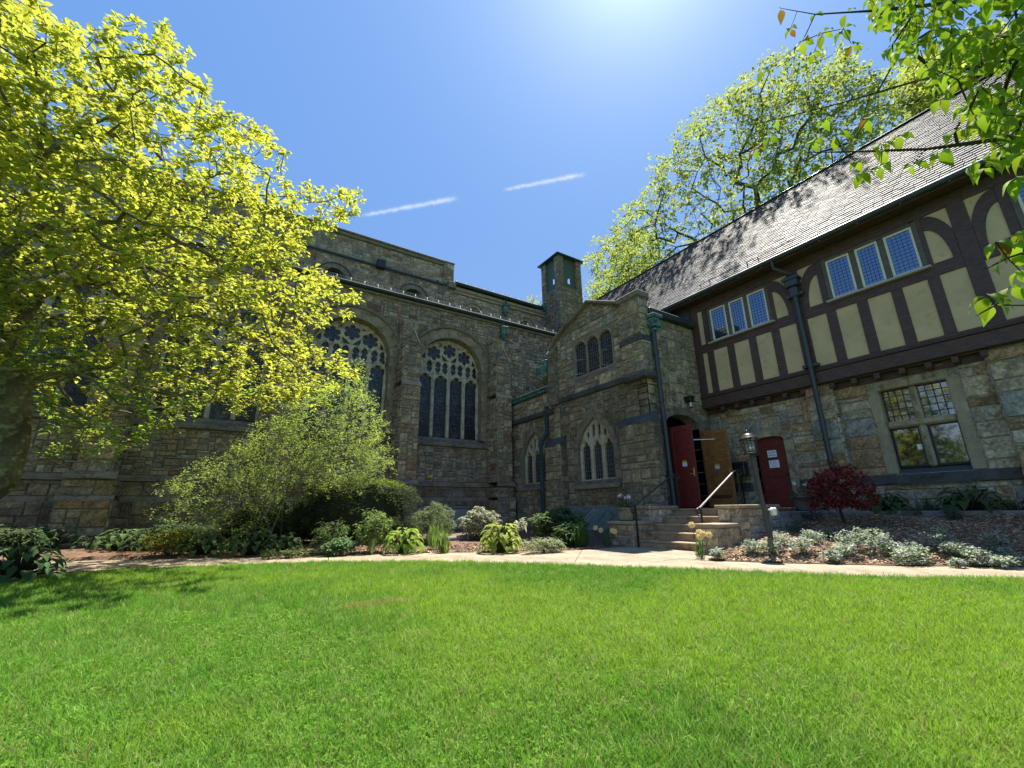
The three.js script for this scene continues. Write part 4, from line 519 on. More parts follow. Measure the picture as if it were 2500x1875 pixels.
// double doors standing open, with notices
{
  const S = -9.72, leaf = (name, label, x, z, turn, wdt, m, inner) => {
    const d = thing(name, label, 'door', [x, 0.985, z], 'open leaves of the arched entrance'), h = 2.72, g = new G(); d.rotation.y = turn;   // leaf lies along local +z from its hinge
    g.box(-0.028, 0, 0, 0.028, h, wdt, { bev: 0.006 }); g.build('leaf', m, d);
    const pf = (s) => { const f = new G(); const fr = (z0, y0, z1, y1) => f.box(s * 0.028, y0, z0, s * 0.044, y1, z1, { bev: 0.005 }); fr(0.02, 0.02, 0.13, h - 0.02); fr(wdt - 0.13, 0.02, wdt - 0.02, h - 0.02); fr(0.13, 0.02, wdt - 0.13, 0.30); fr(0.13, 1.16, wdt - 0.13, 1.3); fr(0.13, h - 0.18, wdt - 0.13, h - 0.02); return f; };
    pf(-1).build('panelling', m, d); pf(1).build('panelling', m, d);
    new G().box(-0.032, 0.02, 0.05, -0.028 - 0.001, 0.42, wdt - 0.05).build('kick_plate', inner ? M.brassDark : m, d);
    new G().box(-0.062, 1.0, wdt - 0.11, -0.044, 1.26, wdt - 0.06, { bev: 0.005 }).tube([V(-0.06, 1.08, wdt - 0.085), V(-0.10, 1.08, wdt - 0.085), V(-0.10, 1.08, wdt - 0.2)], 0.011, 6).build('handle', M.brass, d);
    return d;
  };
  M.brassDark = mat({ color: lin(0.16, 0.10, 0.05), roughness: 0.4, metalness: 0.6 });
  leaf('entrance_door', 'red panelled outer face of the left entrance door, swung open beside the drainpipe', 12.84, S + 0.05, 0.05, 0.86, M.redDoor, false);
  const d2 = leaf('entrance_door', 'varnished oak inner face of the right entrance door, swung wide open', 14.62, S + 0.05, 0.10, 0.98, M.oakDoor, true);
  new G().box(-0.05, 2.55, 0.10, -0.045, 2.62, 0.16).build('hinge', M.brass, d2);
  tag(new G([14.3, 3.4, -9.5]).bar(V(13.95, 3.36, -9.74), V(14.62, 3.36, -9.12), 0.03, 0.025, { bev: 0.004 }).build('door_closer_arm', M.steel, null), 'bright steel closer arm reaching from the frame to the open oak door', 'door closer');
  const noticeTex = (() => { const c = document.createElement('canvas'); c.width = 128; c.height = 176; const x = c.getContext('2d'); x.fillStyle = '#e8e8e4'; x.fillRect(0, 0, 128, 176); const gy = ['#8c7a20', '#b8a32a', '#c9bd45', '#d8d48a', '#eeeee6', '#eeeee6', '#4d6fa8']; gy.forEach((q, i) => { x.fillStyle = q; x.fillRect(0, i * 25.2, 128, 25.4); }); x.fillStyle = 'rgba(60,60,60,.55)'; for (let y = 108; y < 142; y += 9) x.fillRect(14, y, 60 + (y * 37 % 40), 3); x.fillStyle = '#e8ecf4'; x.fillRect(18, 158, 92, 5); const t = new THREE.CanvasTexture(c); t.colorSpace = THREE.SRGBColorSpace; return t; })();
  const notice = (label, x, y, z, turn) => { const s = new THREE.Shape(); s.moveTo(-0.085, 0); s.lineTo(0.085, 0); s.lineTo(0.085, 0.15); s.absarc(0, 0.15, 0.085, 0, Math.PI); s.closePath(); const g = new THREE.ExtrudeGeometry(s, { depth: 0.003, bevelEnabled: false }), u = g.attributes.uv, p = g.attributes.position; for (let i = 0; i < u.count; i++) u.setXY(i, (p.getX(i) + 0.085) / 0.17, p.getY(i) / 0.235); const m = new THREE.Mesh(g, mat({ map: noticeTex, roughness: 0.6 })); m.name = numbered('round_topped_notice'); m.position.set(x, y, z); m.rotation.y = turn; m.castShadow = m.receiveShadow = true; scene.add(m); tag(m, label, 'notice'); };
  notice('round-topped coloured notice taped to the red door leaf', 12.825, 2.30, -9.2, -Math.PI / 2 + 0.05); notice('round-topped coloured notice taped to the oak door leaf', 14.61, 2.28, -9.17, -Math.PI / 2 + 0.10);
}
// wall lantern over the doorway
{
  const l = thing('wall_lantern', 'small black wall lantern above the arched doorway', 'wall lamp', [14.1, 4.55, -9.55]);
  new G().box(-0.12, 0.22, -0.17, 0.12, 0.4, 0.1, { bev: 0.02 }).box(-0.14, 0.38, -0.17, 0.14, 0.43, 0.13, { bev: 0.01 }).build('hood', M.black, l); new G().tube([V(0, 0.22, 0), V(0, 0.0, 0)], 0.07, 12).build('glass', M.clear, l); new G().tube([V(0, 0.2, 0), V(0, 0.05, 0)], 0.04, 10).build('bulb', M.plastic, l); new G().tube([V(0, 0.02, 0), V(0, -0.02, 0)], 0.075, 12).build('rim', M.black, l);
}
// ───────────────────────── half-timbered parish house ─────────────────────────
{
  const h = thing('half_timbered_house', 'half-timbered house with dark beams, cream panels and a steep slate roof over stone walls', 'house'), stones = new Masonry((x, y) => y < 1240), XF = 15.4, XO = 15.1, B = wallX(XF), O = wallX(XO), Z0 = -9.72, Z1 = 3.6;
  M.leaded = new THREE.MeshPhysicalMaterial({ color: lin(0.012, 0.02, 0.04), roughness: 0.05, ior: 3.2, specularColor: lin(0.55, 0.75, 1) });
  M.houseGlass = new THREE.MeshPhysicalMaterial({ color: lin(0.010, 0.014, 0.012), roughness: 0.03, ior: 3.0 });
  const wz = -3.67, holes = [archPts(-7.665, 0.5, 0.9, 3.17, 0.12, 10), rect(-4.42, 1.8, -2.92, 4.15), rect(0.2, 1.8, 1.7, 4.15)];
  const wall = core(h, B, rect(Z0, -0.3, Z1, 4.62), holes, 0.45, M.mortar);
  stones.lay(wall, B, pack(Z0, Z1, 0.6, 4.58, (u, v) => !(Math.abs(u + 7.665) < 0.76 && v < 3.46) && !(Math.abs(u - wz) < 0.92 && v > 1.5 && v < 4.4) && !(Math.abs(u - 0.95) < 0.92 && v > 1.5 && v < 4.4) && !(v > 1.52 && v < 1.79) && !(u > -6.2 && u < -5.44) && !(u > -2.12 && u < -1.38), 71, 1.5), houseStone, 72, { out: 0.028, rough: 0.014, gap: 0.011 });
  for (const [a, b] of [[Z0, -8.42], [-6.9, -6.2], [-5.42, wz - 0.78], [wz + 0.78, -2.14], [-1.36, 0.15], [1.75, Z1]]) new G().box(XF - 0.06, 1.52, a, XF + 0.05, 1.8, b - 0.008, { bev: 0.02 }).build('plinth_band', M.blue, h);
  for (const [a, b] of [[-6.17, -5.45], [-2.11, -1.38]]) { const q = sub(h, 'pilaster'), body = new G().box(XF - 0.2, 0.4, a, XF + 0.02, 4.6, b).build('body', M.mortar, q); stones.lay(body, wallX(XF - 0.2), pack(a, b, 0.5, 4.58, null, 73, 1.75), (R) => houseStone(R), 74, { out: 0.03, rough: 0.016 }); stones.lay(body, wallZ(b), pack(XF - 0.2, XF, 0.5, 4.58, null, 75, 1), houseStone, 76); stones.lay(body, { N: V(0, 0, -1), P: (u, v, n = 0) => V(-u, v, a - n) }, pack(-XF, -XF + 0.2, 0.5, 4.58, null, 77, 1), houseStone, 78); }
  // small arched door: surround only, the door itself is a thing of its own
  archRing(h, B, -7.665, 3.17, 0.5, 0.12, 0.74, 0.36, 5, 0.3, 0.03, M.trim, 'voussoir');
  for (const q of [-1, 1]) for (let y = 0.97, k = 0; y < 3.16; k++) { const hh = Math.min(3.17 - y, k % 2 ? 0.5 : 0.38), a = -7.665 + q * 0.5, b = -7.665 + q * (k % 2 ? 0.66 : 0.8); new G().box(XF - 0.03, y + 0.004, a, XF + 0.3, y + hh - 0.004, b, { bev: 0.01 }).build('jamb_stone', M.trim, h); y += hh; }
  // mullioned stone window of four lights
  for (const c of [wz, 0.95]) {
    const q = sub(h, 'stone_window'), g = new G(), X = XF - 0.02;
    g.box(X, 1.8, c - 0.98, XF + 0.32, 4.18, c - 0.72, { bev: 0.02 }).box(X, 1.8, c + 0.72, XF + 0.32, 4.18, c + 0.98, { bev: 0.02 }); g.build('jamb', M.trim, q);
    new G().box(X, 4.14, c - 0.8, XF + 0.32, 4.42, c, { bev: 0.015 }).box(X, 4.14, c + 0.004, XF + 0.32, 4.42, c + 0.8, { bev: 0.015 }).build('lintel', M.trim, q);
    new G().box(XF + 0.06, 1.95, c - 0.085, XF + 0.3, 3.06, c + 0.085, { bev: 0.05 }).box(XF + 0.06, 3.2, c - 0.085, XF + 0.3, 4.15, c + 0.085, { bev: 0.05 }).build('mullion', M.trim, q);
    new G().box(XF + 0.05, 3.04, c - 0.73, XF + 0.3, 3.23, c + 0.73, { bev: 0.05 }).build('transom', M.trim, q);
    { const s = new G(), a = c - 0.8, b = c + 0.8; s.quad(V(XF - 0.08, 1.52, a), V(XF - 0.08, 1.52, b), V(XF - 0.08, 1.72, b), V(XF - 0.08, 1.72, a)).quad(V(XF - 0.08, 1.72, a), V(XF - 0.08, 1.72, b), V(XF + 0.25, 1.98, b), V(XF + 0.25, 1.98, a)).quad(V(XF - 0.08, 1.52, b), V(XF, 1.52, b), V(XF, 1.8, b), V(XF - 0.08, 1.72, b)).quad(V(XF, 1.52, a), V(XF - 0.08, 1.52, a), V(XF - 0.08, 1.72, a), V(XF, 1.8, a)); s.build('sill', M.blue, q); }
    for (const [a, b] of [[c - 0.72, c - 0.08], [c + 0.08, c + 0.72]]) {
      new G().quad(V(XF + 0.2, 1.97, a), V(XF + 0.2, 1.97, b), V(XF + 0.2, 3.06, b), V(XF + 0.2, 3.06, a)).build('pane', M.houseGlass, q); new G().quad(V(XF + 0.2, 3.2, a), V(XF + 0.2, 3.2, b), V(XF + 0.2, 4.16, b), V(XF + 0.2, 4.16, a)).build('pane', M.houseGlass, q);
      const f = new G(); for (const [y0, y1] of [[1.97, 3.06]]) f.box(XF + 0.15, y0, a, XF + 0.2, y1, a + 0.045).box(XF + 0.15, y0, b - 0.045, XF + 0.2, y1, b).box(XF + 0.15, y0, a + 0.045, XF + 0.2, y0 + 0.05, b - 0.045).box(XF + 0.15, y1 - 0.05, a + 0.045, XF + 0.2, y1, b - 0.045); f.build('casement', M.black, q);
      bars(B, a, b, 3.2, 4.14, 4, 5, -0.19, 0.02).build('lead_came', M.came, q);
    }
  }
  new G().box(XF + 0.192, 2.42, wz - 0.24, XF + 0.198, 2.56, wz - 0.12).build('paper_in_window', M.paper, h);
  // jettied storey: joist ends, bressumer, plaster panels, timbers
  new G().box(XO + 0.08, 4.6, Z0, XF + 0.3, 4.66, Z1).build('soffit', M.timber, h);
  for (const z of [-8.97, -8.42, -7.86, -7.30, -6.75, -6.2, -5.38, -4.81, -4.25, -3.69, -3.14, -2.62, -2.1, -1.3, -0.75, -0.2, 0.35, 0.9, 1.5, 2.1]) new G().box(XO + 0.02, 4.44, z - 0.07, XF + 0.1, 4.62, z + 0.07, { bev: 0.015 }).build('joist_end', M.timber, h);
  new G().box(XO + 0.26, 4.4, Z0, XF + 0.02, 4.6, Z1).build('bearer', M.timber, h);
  new G().box(XO - 0.06, 4.64, Z0, XO + 0.3, 5.03, Z1, { bev: 0.02 }).build('bressumer', M.timber, h);
  new G().box(XO - 0.1, 5.03, Z0, XO + 0.2, 5.075, Z1, { bev: 0.012 }).box(XO - 0.075, 5.075, Z0, XO + 0.2, 5.11, Z1, { bev: 0.012 }).box(XO - 0.03, 5.11, Z0, XO + 0.2, 5.19, Z1, { bev: 0.012 }).build('moulding', M.timber, h);
  const timber = (z0, y0, z1, y1, name = 'timber_post') => new G().box(XO - 0.025, y0, z0, XO + 0.15, y1, z1, { bev: 0.008 }).build(name, M.timber, h);
  const panel = (z0, y0, z1, y1) => new G().box(XO + 0.012, y0 - 0.02, z0 - 0.02, XO + 0.1, y1 + 0.02, z1 + 0.02).build('plaster_panel', M.plaster, h);
  new G().box(XO + 0.14, 4.7, Z0, XO + 0.4, 9.1, Z1).build('backing_wall', M.timber, h);
  const braced = (zp, dir) => {           // quarter of a bay beside a main post: brace curving from the post foot out to the head
    const z = (d) => zp + dir * (0.71 - d), S2 = (l) => { const p = l.map(([d, y]) => [z(d), y]); return poly(p); };
    const inner = [...Array(11).keys()].map((i) => { const a = Math.PI / 2 * (1 - i / 10); return [0.385 * Math.cos(a), 7.17 + 1.02 * Math.sin(a)]; }), outer = [...Array(13).keys()].map((i) => { const d = mix(0.53, 0.16, i / 12); return [d, 7.17 + 1.43 * Math.sqrt(1 - Math.pow(d / 0.63, 2))]; });
    new G().extrude(S2([...inner, [0.54, 7.17], ...outer, [0, 8.6]]), 0.15, O, 0.02, { bevel: 0.006 }).build('curved_brace', M.timber, h);
    panel(Math.min(z(0), z(0.54)), 7.17, Math.max(z(0), z(0.54)), 8.6);
  };
  const bays = [[-5.79, 1], [-1.73, 1]];
  const window3 = (c) => {                // three leaded casements in one frame
    const q = sub(h, 'casement_window'), X = XO - 0.05;
    new G().box(X, 7.14, c - 1.18, XO + 0.1, 8.56, c - 1.07, { bev: 0.012 }).box(X, 7.14, c + 1.07, XO + 0.1, 8.56, c + 1.18, { bev: 0.012 }).box(X, 8.47, c - 1.07, XO + 0.1, 8.56, c + 1.07, { bev: 0.012 }).box(X + 0.01, 7.14, c - 0.43, XO + 0.1, 8.47, c - 0.28, { bev: 0.02 }).box(X + 0.01, 7.14, c + 0.28, XO + 0.1, 8.47, c + 0.43, { bev: 0.02 }).build('frame', M.frame, q);
    new G().box(X - 0.09, 7.09, c - 1.24, XO + 0.05, 7.15, c + 1.24, { bev: 0.01 }).build('sill', M.sillBoard, q);
    for (const d of [-0.71, 0, 0.71]) {
      const a = c + d - (d < 0 ? 0.36 : 0.28), b = c + d + (d > 0 ? 0.36 : 0.28), f = new G(); f.box(XO - 0.03, 7.15, a, XO + 0.03, 8.47, a + 0.06, { bev: 0.008 }).box(XO - 0.03, 7.15, b - 0.06, XO + 0.03, 8.47, b, { bev: 0.008 }).box(XO - 0.03, 7.15, a + 0.06, XO + 0.03, 7.22, b - 0.06, { bev: 0.008 }).box(XO - 0.03, 8.41, a + 0.06, XO + 0.03, 8.47, b - 0.06, { bev: 0.008 }); f.build('sash', M.sash, q);
      new G().quad(V(XO + 0.015, 7.2, a + 0.05), V(XO + 0.015, 7.2, b - 0.05), V(XO + 0.015, 8.43, b - 0.05), V(XO + 0.015, 8.43, a + 0.05)).build('pane', M.leaded, q);
      bars(O, a + 0.06, b - 0.06, 7.22, 8.41, 5, 11, -0.008, 0.008).build('lead_came', M.came, q);
    }
  };
  for (const [lo, hi] of [[-9.6, -5.79], [-5.79, -1.73], [-1.73, 2.33]]) {
    const c = (lo === -9.6 ? -7.79 : (lo + hi) / 2 + 0.04);
    const full = lo !== -9.6, posts = full ? [lo + 0.17, lo + 0.72, lo + 0.98, lo + 1.53, lo + 1.79, lo + 2.35, lo + 2.6, lo + 3.14, lo + 3.38, hi - 0.17] : [-9.4, -9.2, -8.94, -8.38, -8.12, -7.56, -7.30, -6.76, -6.5, -5.96];
    for (let i = 0; i < posts.length; i += 2) panel(posts[i], 5.19, posts[i + 1], 6.82);
    for (let i = 1; i < posts.length - 1; i += 2) timber(posts[i], 5.19, posts[i + 1], 6.82);
    timber(full ? lo + 0.17 : -9.4, 6.82, hi - 0.17, 7.17, 'rail');
    timber(full ? lo + 0.17 : -9.4, 8.6, hi - 0.17, 8.95, 'wall_plate');
    braced(hi, -1); timber(hi - 0.95, 7.17, hi - 0.71, 8.6); if (full) { braced(lo, 1); timber(lo + 0.71, 7.17, lo + 0.9, 8.6); } else { panel(-9.4, 7.15, -9.2, 8.57); timber(-9.2, 7.17, -9.0, 8.6); }
    window3(c); timber(c - 1.16, 8.52, c + 1.16, 8.6, 'window_head'); 
  }
  for (const z of [-5.79, -1.73, 2.33]) timber(z - 0.17, 5.19, z + 0.17, 8.95, 'main_post'); timber(-9.72, 5.19, -9.4, 8.95, 'corner_post'); timber(2.5, 5.19, Z1, 8.95, 'corner_post');
  new G().box(XO + 0.05, 5.0, Z0, 24, 9, Z0 + 0.06).build('end_wall', M.timber, h); new G().box(XF, 0, Z1 - 0.05, 24, 9, Z1).box(23.9, 0, Z0, 24, 9, Z1).box(XF + 0.5, 0.5, Z0, 24, 0.6, Z1).box(XF + 0.4, 4.7, Z0, 24, 4.8, Z1).box(17.5, 0.5, Z0, 17.6, 9, Z1).build('rear_wall', M.interior, h);
  // eaves and roof
  const EX = 14.55, EY = 9.06, RX = 19.1, RY = 14.4, RN = -20, L = Math.hypot(RX - EX, RY - EY), sl = V((RX - EX) / L, (RY - EY) / L, 0), nn = V(-sl.y, sl.x, 0);
  new G().quad(V(EX, EY - 0.06, Z1 + 0.3), V(XO + 0.2, EY - 0.10, Z1 + 0.3), V(XO + 0.2, EY - 0.10, RN), V(EX, EY - 0.06, RN)).box(EX + 0.0, EY - 0.16, RN, EX + 0.05, EY, Z1 + 0.3).build('eaves_board', M.timber, h);
  new G().quad(V(EX, EY, Z1 + 0.3), V(RX, RY, Z1 + 0.3), V(RX, RY, RN), V(EX, EY, RN)).quad(V(RX, RY, Z1 + 0.3), V(23.7, 9, Z1 + 0.3), V(23.7, 9, RN), V(RX, RY, RN)).tri(V(EX, EY, Z1 + 0.28), V(23.7, 9, Z1 + 0.28), V(RX, RY, Z1 + 0.28)).quad(V(EX, EY, RN), V(RX, RY, RN), V(RX, 0, RN), V(EX, 0, RN)).build('roof_deck', M.slateBase, h);
  new G().bar(V(RX, RY + 0.03, Z1 + 0.3), V(RX, RY + 0.03, RN), 0.2, 0.05, { bev: 0.015 }).build('ridge', M.gutter, h);
  {
    const R = rnd(91), list = [], rows = Math.floor(L / 0.165);
    for (let k = 0; k < rows; k++) for (let z = RN + (k % 2) * 0.13 + R() * 0.04; z < Z1 + 0.2;) { const w = 0.21 + 0.10 * R(), d = 0.165 * k, p = V(EX, EY, z + w / 2).addScaledVector(sl, d), t = toPx(p); list.push({ k, z, w, d, j: [R(), R(), R(), R()], area: t[2] > 1 && t[0] > 1450 && t[0] < 2500 && t[1] > 150 ? 1 / (t[2] * t[2]) * (1 + (2400 > t[0] ? 1 : 0)) : 0 }); z += w; }
    const own = new Set([...list].sort((a, b) => b.area - a.area).slice(0, 300)), rest = new G();
    const deck = h.children.find((o) => o.name === 'roof_deck');
    for (const s of list) {
      const g = own.has(s) ? new G() : rest, col = (() => { const v = 0.085 + 0.15 * s.j[0]; return [v * (1 + 0.06 * (s.j[1] - 0.5)), v, v * (1.04 + 0.1 * (s.j[2] - 0.5))]; })(), P = (d, z, n) => V(EX, EY, z).addScaledVector(sl, d).addScaledVector(nn, n), e = 0.007, d0 = s.d - 0.05 + 0.012 * (s.j[3] - 0.5), d1 = s.d + 0.19, n0 = 0.042 + 0.012 * s.j[1], n1 = 0.012, tilt = 0.004 * (s.j[2] - 0.5);
      const a = P(d0, s.z + e, n0 + tilt), b = P(d0, s.z + s.w - e, n0 - tilt), c = P(d1, s.z + s.w - e, n1), d = P(d1, s.z + e, n1), lo = (d_, z, n) => P(d_, z, n - 0.02);
      g.quad(a, b, c, d, col).quad(lo(d0, s.z + e, n0), lo(d0, s.z + s.w - e, n0), b, a, col).quad(b, lo(d0, s.z + s.w - e, n0), lo(d1, s.z + s.w - e, n1), c, col).quad(lo(d0, s.z + e, n0), a, d, lo(d1, s.z + e, n1), col);
      if (own.has(s)) g.build('slate', M.slate, deck);
    }
    tag(rest.build('roof_slates', M.slate, deck), null, null, null, 'stuff');
  }
  { const q = new G(), gx = EX - 0.07, pts = []; for (let z = -12; z <= Z1 + 0.3; z += 1.5) pts.push(V(gx, EY - 0.03, z)); pts.push(V(gx, EY - 0.03, Z1 + 0.3)); q.tube(pts, 0.085, 10).build('gutter', M.gutter, h); const br = new G(); for (const z of [-9.2, -8.2, -7.2, -6.4, -4.6, -3.6, -2.6, -1.6]) br.bar(V(gx - 0.02, EY - 0.14, z), V(gx + 0.1, EY + 0.06, z), 0.03, 0.012); br.build('gutter_bracket', M.steel, h); }
  for (const z of [-8.9, -8.5, -7.0, -6.6]) { const p = V(EX, EY, z).addScaledVector(sl, 0.5); new G().bar(p, p.clone().addScaledVector(nn, 0.16), 0.03, 0.02).bar(p.clone().addScaledVector(nn, 0.14), p.clone().addScaledVector(nn, 0.14).add(V(0, 0, 1.3)), 0.02, 0.02).build('snow_guard', M.black, h); }
  { const q = sub(h, 'downpipe'), x = XO - 0.16, z = -5.76; new G().tube([V(EX - 0.05, EY - 0.1, z - 0.3), V(EX - 0.05, EY - 0.35, z - 0.3), V(x, 8.5, z), V(x, 8.2, z)], 0.06, 8).build('swan_neck', M.gutter, q); new G().box(x - 0.16, 8.0, z - 0.2, x + 0.14, 8.36, z + 0.2, { bev: 0.02 }).box(x - 0.2, 8.22, z - 0.25, x + 0.16, 8.33, z + 0.25, { bev: 0.02 }).box(x - 0.1, 7.62, z - 0.13, x + 0.12, 8.0, z + 0.13, { bev: 0.04 }).build('rainwater_head', M.gutter, q); new G().tube([V(x, 7.8, z), V(x, 5.25, z)], 0.075, 10).tube([V(x, 5.3, z), V(x, 5.2, z)], 0.10, 10).tube([V(x, 5.25, z), V(x - 0.0, 4.4, z), V(x, 0.9, z)], 0.075, 10).tube([V(x, 2.95, z), V(x, 2.87, z)], 0.095, 10).box(x - 0.02, 5.19, z - 0.22, x + 0.2, 5.29, z + 0.22).box(x - 0.02, 7.66, z - 0.25, x + 0.2, 7.76, z + 0.25).build('pipe', M.gutter, q); }
  new G().box(15.05, 8.0, -12.4, 15.6, 9.0, -9.73).build('dormer_flank', M.gutter, h);
  stones.finish();
}
// ───────────────────────── small red door and its two signs ─────────────────────────
{
  const d = thing('red_side_door', 'closed dark red door with a shallow arched head in the stone wall of the timbered house', 'door', [15.56, 0.965, -7.665]), s = poly(archPts(0, 0.52, 0, 2.2, 0.12, 12)), B = { m: new THREE.Matrix4().makeBasis(V(0, 0, 1), Y, V(-1, 0, 0)) };
  new G([0, 0, 0]).extrude(s, 0.05, B, 0, { bevel: 0.004 }).build('leaf', M.redDoor, d);
  const f = new G(); for (const [a, b, y0, y1] of [[-0.5, -0.36, 0.02, 2.2], [0.36, 0.5, 0.02, 2.2]]) f.box(-0.02, y0, a, 0, y1, b, { bev: 0.006 }); f.box(-0.02, 0.02, -0.36, 0, 0.26, 0.36, { bev: 0.006 }).box(-0.02, 0.98, -0.36, 0, 1.12, 0.36, { bev: 0.006 }).box(-0.02, 2.0, -0.36, 0, 2.2, 0.36, { bev: 0.006 }); f.build('panelling', M.redDoor, d);
  new G().tube([V(-0.02, 1.05, 0.42), V(-0.09, 1.05, 0.42), V(-0.09, 1.05, 0.28)], 0.012, 6).box(-0.03, 0.95, 0.38, -0.018, 1.2, 0.46).build('handle', M.iron, d);
  const sign = (draw, w, h) => { const c = document.createElement('canvas'); c.width = 256; c.height = Math.round(256 * h / w); const x = c.getContext('2d'); x.fillStyle = '#e6eaf0'; x.fillRect(0, 0, c.width, c.height); draw(x, c.width, c.height); const t = new THREE.CanvasTexture(c); t.colorSpace = THREE.SRGBColorSpace; return mat({ map: t, roughness: 0.5 }); };
  const put = (name, label, m, z, y, w, h, roll) => { const g = new THREE.BoxGeometry(w, h, 0.004), o = new THREE.Mesh(g, m); o.name = numbered(name); o.position.set(15.53, y, z); o.rotation.set(0, -Math.PI / 2, roll, 'YXZ'); o.castShadow = o.receiveShadow = true; scene.add(o); tag(o, label, 'sign'); };
  put('paper_sign', 'white sign in bold dark capitals reading PARISH HOUSE on the small red door', sign((x, w, h) => { x.fillStyle = '#1c2733'; x.textAlign = 'center'; x.font = `bold ${h * 0.36}px serif`; x.fillText('PARISH', w / 2, h * 0.42, w * 0.86); x.fillText('HOUSE', w / 2, h * 0.82, w * 0.82); }, 0.30, 0.23), -7.68, 2.72, 0.30, 0.23, 0.0);
  put('paper_notice', 'white paper notice with small blue print below the lettered sign on the red door', sign((x, w, h) => { x.fillStyle = '#2c3f66'; x.fillRect(w * 0.1, h * 0.12, 26, 22); x.fillStyle = 'rgba(60,84,130,.75)'; for (let i = 0; i < 6; i++) x.fillRect(w * (i ? 0.12 : 0.26), h * (0.18 + i * 0.12), w * (0.5 + (i * 37 % 25) / 100), 5); x.fillRect(w * 0.4, h * 0.86, w * 0.4, 5); }, 0.33, 0.25), -7.665, 2.375, 0.33, 0.25, 0.0);
}
// ───────────────────────── entrance steps with stone cheek walls ─────────────────────────
{
  const s = thing('entrance_steps', 'five sandstone steps between low stone piers with pale capstones leading to the red doors', 'steps'), stones = new Masonry();
  const X = [9.35, 9.72, 10.09, 10.47, 10.87, 15.4], H = 0.193;
  for (let i = 0; i < 4; i++) new G().box(X[i], -0.1 + i * 0.0, -8.44, X[i + 1] + 0.1, H * (i + 1) - 0.055, -6.33).box(X[i] - 0.02, H * (i + 1) - 0.055, -8.43, X[i + 1] + 0.05, H * (i + 1), -6.34, { bev: 0.012 }).build('step', M.step, s);
  new G().box(X[4], 0, -9.75, 15.42, 0.91, -6.35).build('landing_base', M.step, s); new G().box(X[4] - 0.02, 0.91, -9.72, 15.42, 0.965, -6.3, { bev: 0.012 }).build('landing', M.step, s);
  const pier = (x0, x1, z0, z1, top, seed, over = 0.05) => {
    const q = sub(s, 'cheek_wall'), body = new G().box(x0, -0.2, z0, x1, top - 0.08, z1).build('body', M.mortar, q);
    stones.lay(body, wallX(x0), pack(z0, z1, 0, top - 0.08, null, seed, 1.15), pierStone, seed + 1, { out: 0.022 }); stones.lay(body, wallZ(z1), pack(x0, x1, 0, top - 0.08, null, seed + 2, 1.15), pierStone, seed + 3, { out: 0.022 });
    new G().box(x0 - over, top - 0.08, z0 - over, x1 + (over > 0.04 ? 0.02 : 0), top, z1 + over, { bev: 0.014 }).build('capstone', M.cap, q);
  };
  pier(9.28, 10.0, -9.36, -8.45, 0.655, 301); pier(9.96, 11.15, -9.36, -8.45, 1.05, 311); pier(9.0, 9.82, -6.36, -5.86, 0.645, 321); pier(9.98, 11.75, -6.42, -5.9, 1.045, 331);
  stones.finish();
}
// handrails
function handrail(name, label, z, m, x0, x1, y0, y1, foot) {
  const r = thing(name, label, 'handrail', [x0, 0, z]), g = new G();
  new G([0, 0, 0]).bar(V(0, y0, 0), V(x1 - x0, y1, 0), 0.055, 0.032, { bev: 0.01 }).build('rail', m, r);
  const sc = []; for (let i = 0; i <= 14; i++) { const a = i / 14 * 4.4, rr = 0.10 - 0.055 * i / 14; sc.push(V(-0.02 - rr * Math.sin(a) * 1.0 - 0.03, y0 - 0.13 + rr * Math.cos(a) + 0.02, 0)); } sc.unshift(V(0, y0, 0)); new G().tube(sc, 0.022, 8).build('scroll', M.iron, r);
  const s2 = []; for (let i = 0; i <= 10; i++) { const a = i / 10 * 3.6, rr = 0.09 - 0.05 * i / 10; s2.push(V(x1 - x0 + 0.22 + rr * Math.sin(a), y1 - 0.07 + rr * Math.cos(a), 0)); } s2.unshift(V(x1 - x0, y1, 0), V(x1 - x0 + 0.15, y1 + 0.015, 0)); new G().tube(s2, 0.02, 8).build('scroll', M.iron, r);
  new G().box(0.02, foot, -0.018, 0.056, y0 + 0.01, 0.018).build('post', M.iron, r); new G().box(x1 - x0 + 0.1, 0.965, -0.018, x1 - x0 + 0.136, y1, 0.018).build('post', M.iron, r);
  for (const y of [1.15, 1.35, 1.6]) new G().box(x1 - x0 + 0.088, y, -0.03, x1 - x0 + 0.148, y + 0.04, 0.03, { bev: 0.01 }).build('collar', M.iron, r);
  return r;
}
M.railShine = mat({ color: lin(0.42, 0.37, 0.35), roughness: 0.32, metalness: 0.85 });
handrail('handrail', 'dark iron handrail with scrolled end on the left of the steps', -8.3, M.iron, 9.2, 10.95, 1.05, 1.93, 0);
handrail('handrail', 'handrail with scrolled end on the right of the steps, shining in the sun', -6.62, M.railShine, 9.58, 11.3, 0.98, 1.92, 0.193);
// mailbox on a post beside the oak door
{ const m = thing('mailbox', 'black metal mailbox on a thin post between the oak door and red door', 'mailbox', [15.05, 0.965, -8.62]); new G().box(-0.15, 1.05, -0.24, 0.15, 1.5, 0.24, { bev: 0.03 }).build('box', M.black, m); new G().box(-0.17, 1.42, -0.26, 0.16, 1.53, 0.26, { bev: 0.02 }).build('lid', M.black, m); new G().box(-0.165, 1.24, -0.12, -0.15, 1.26, 0.12).build('slot', M.steel, m); new G().box(-0.02, 0, -0.02, 0.02, 1.05, 0.02).build('post', M.black, m); new G().box(-0.1, 0, -0.1, 0.1, 0.02, 0.1, { bev: 0.005 }).build('foot', M.black, m); }
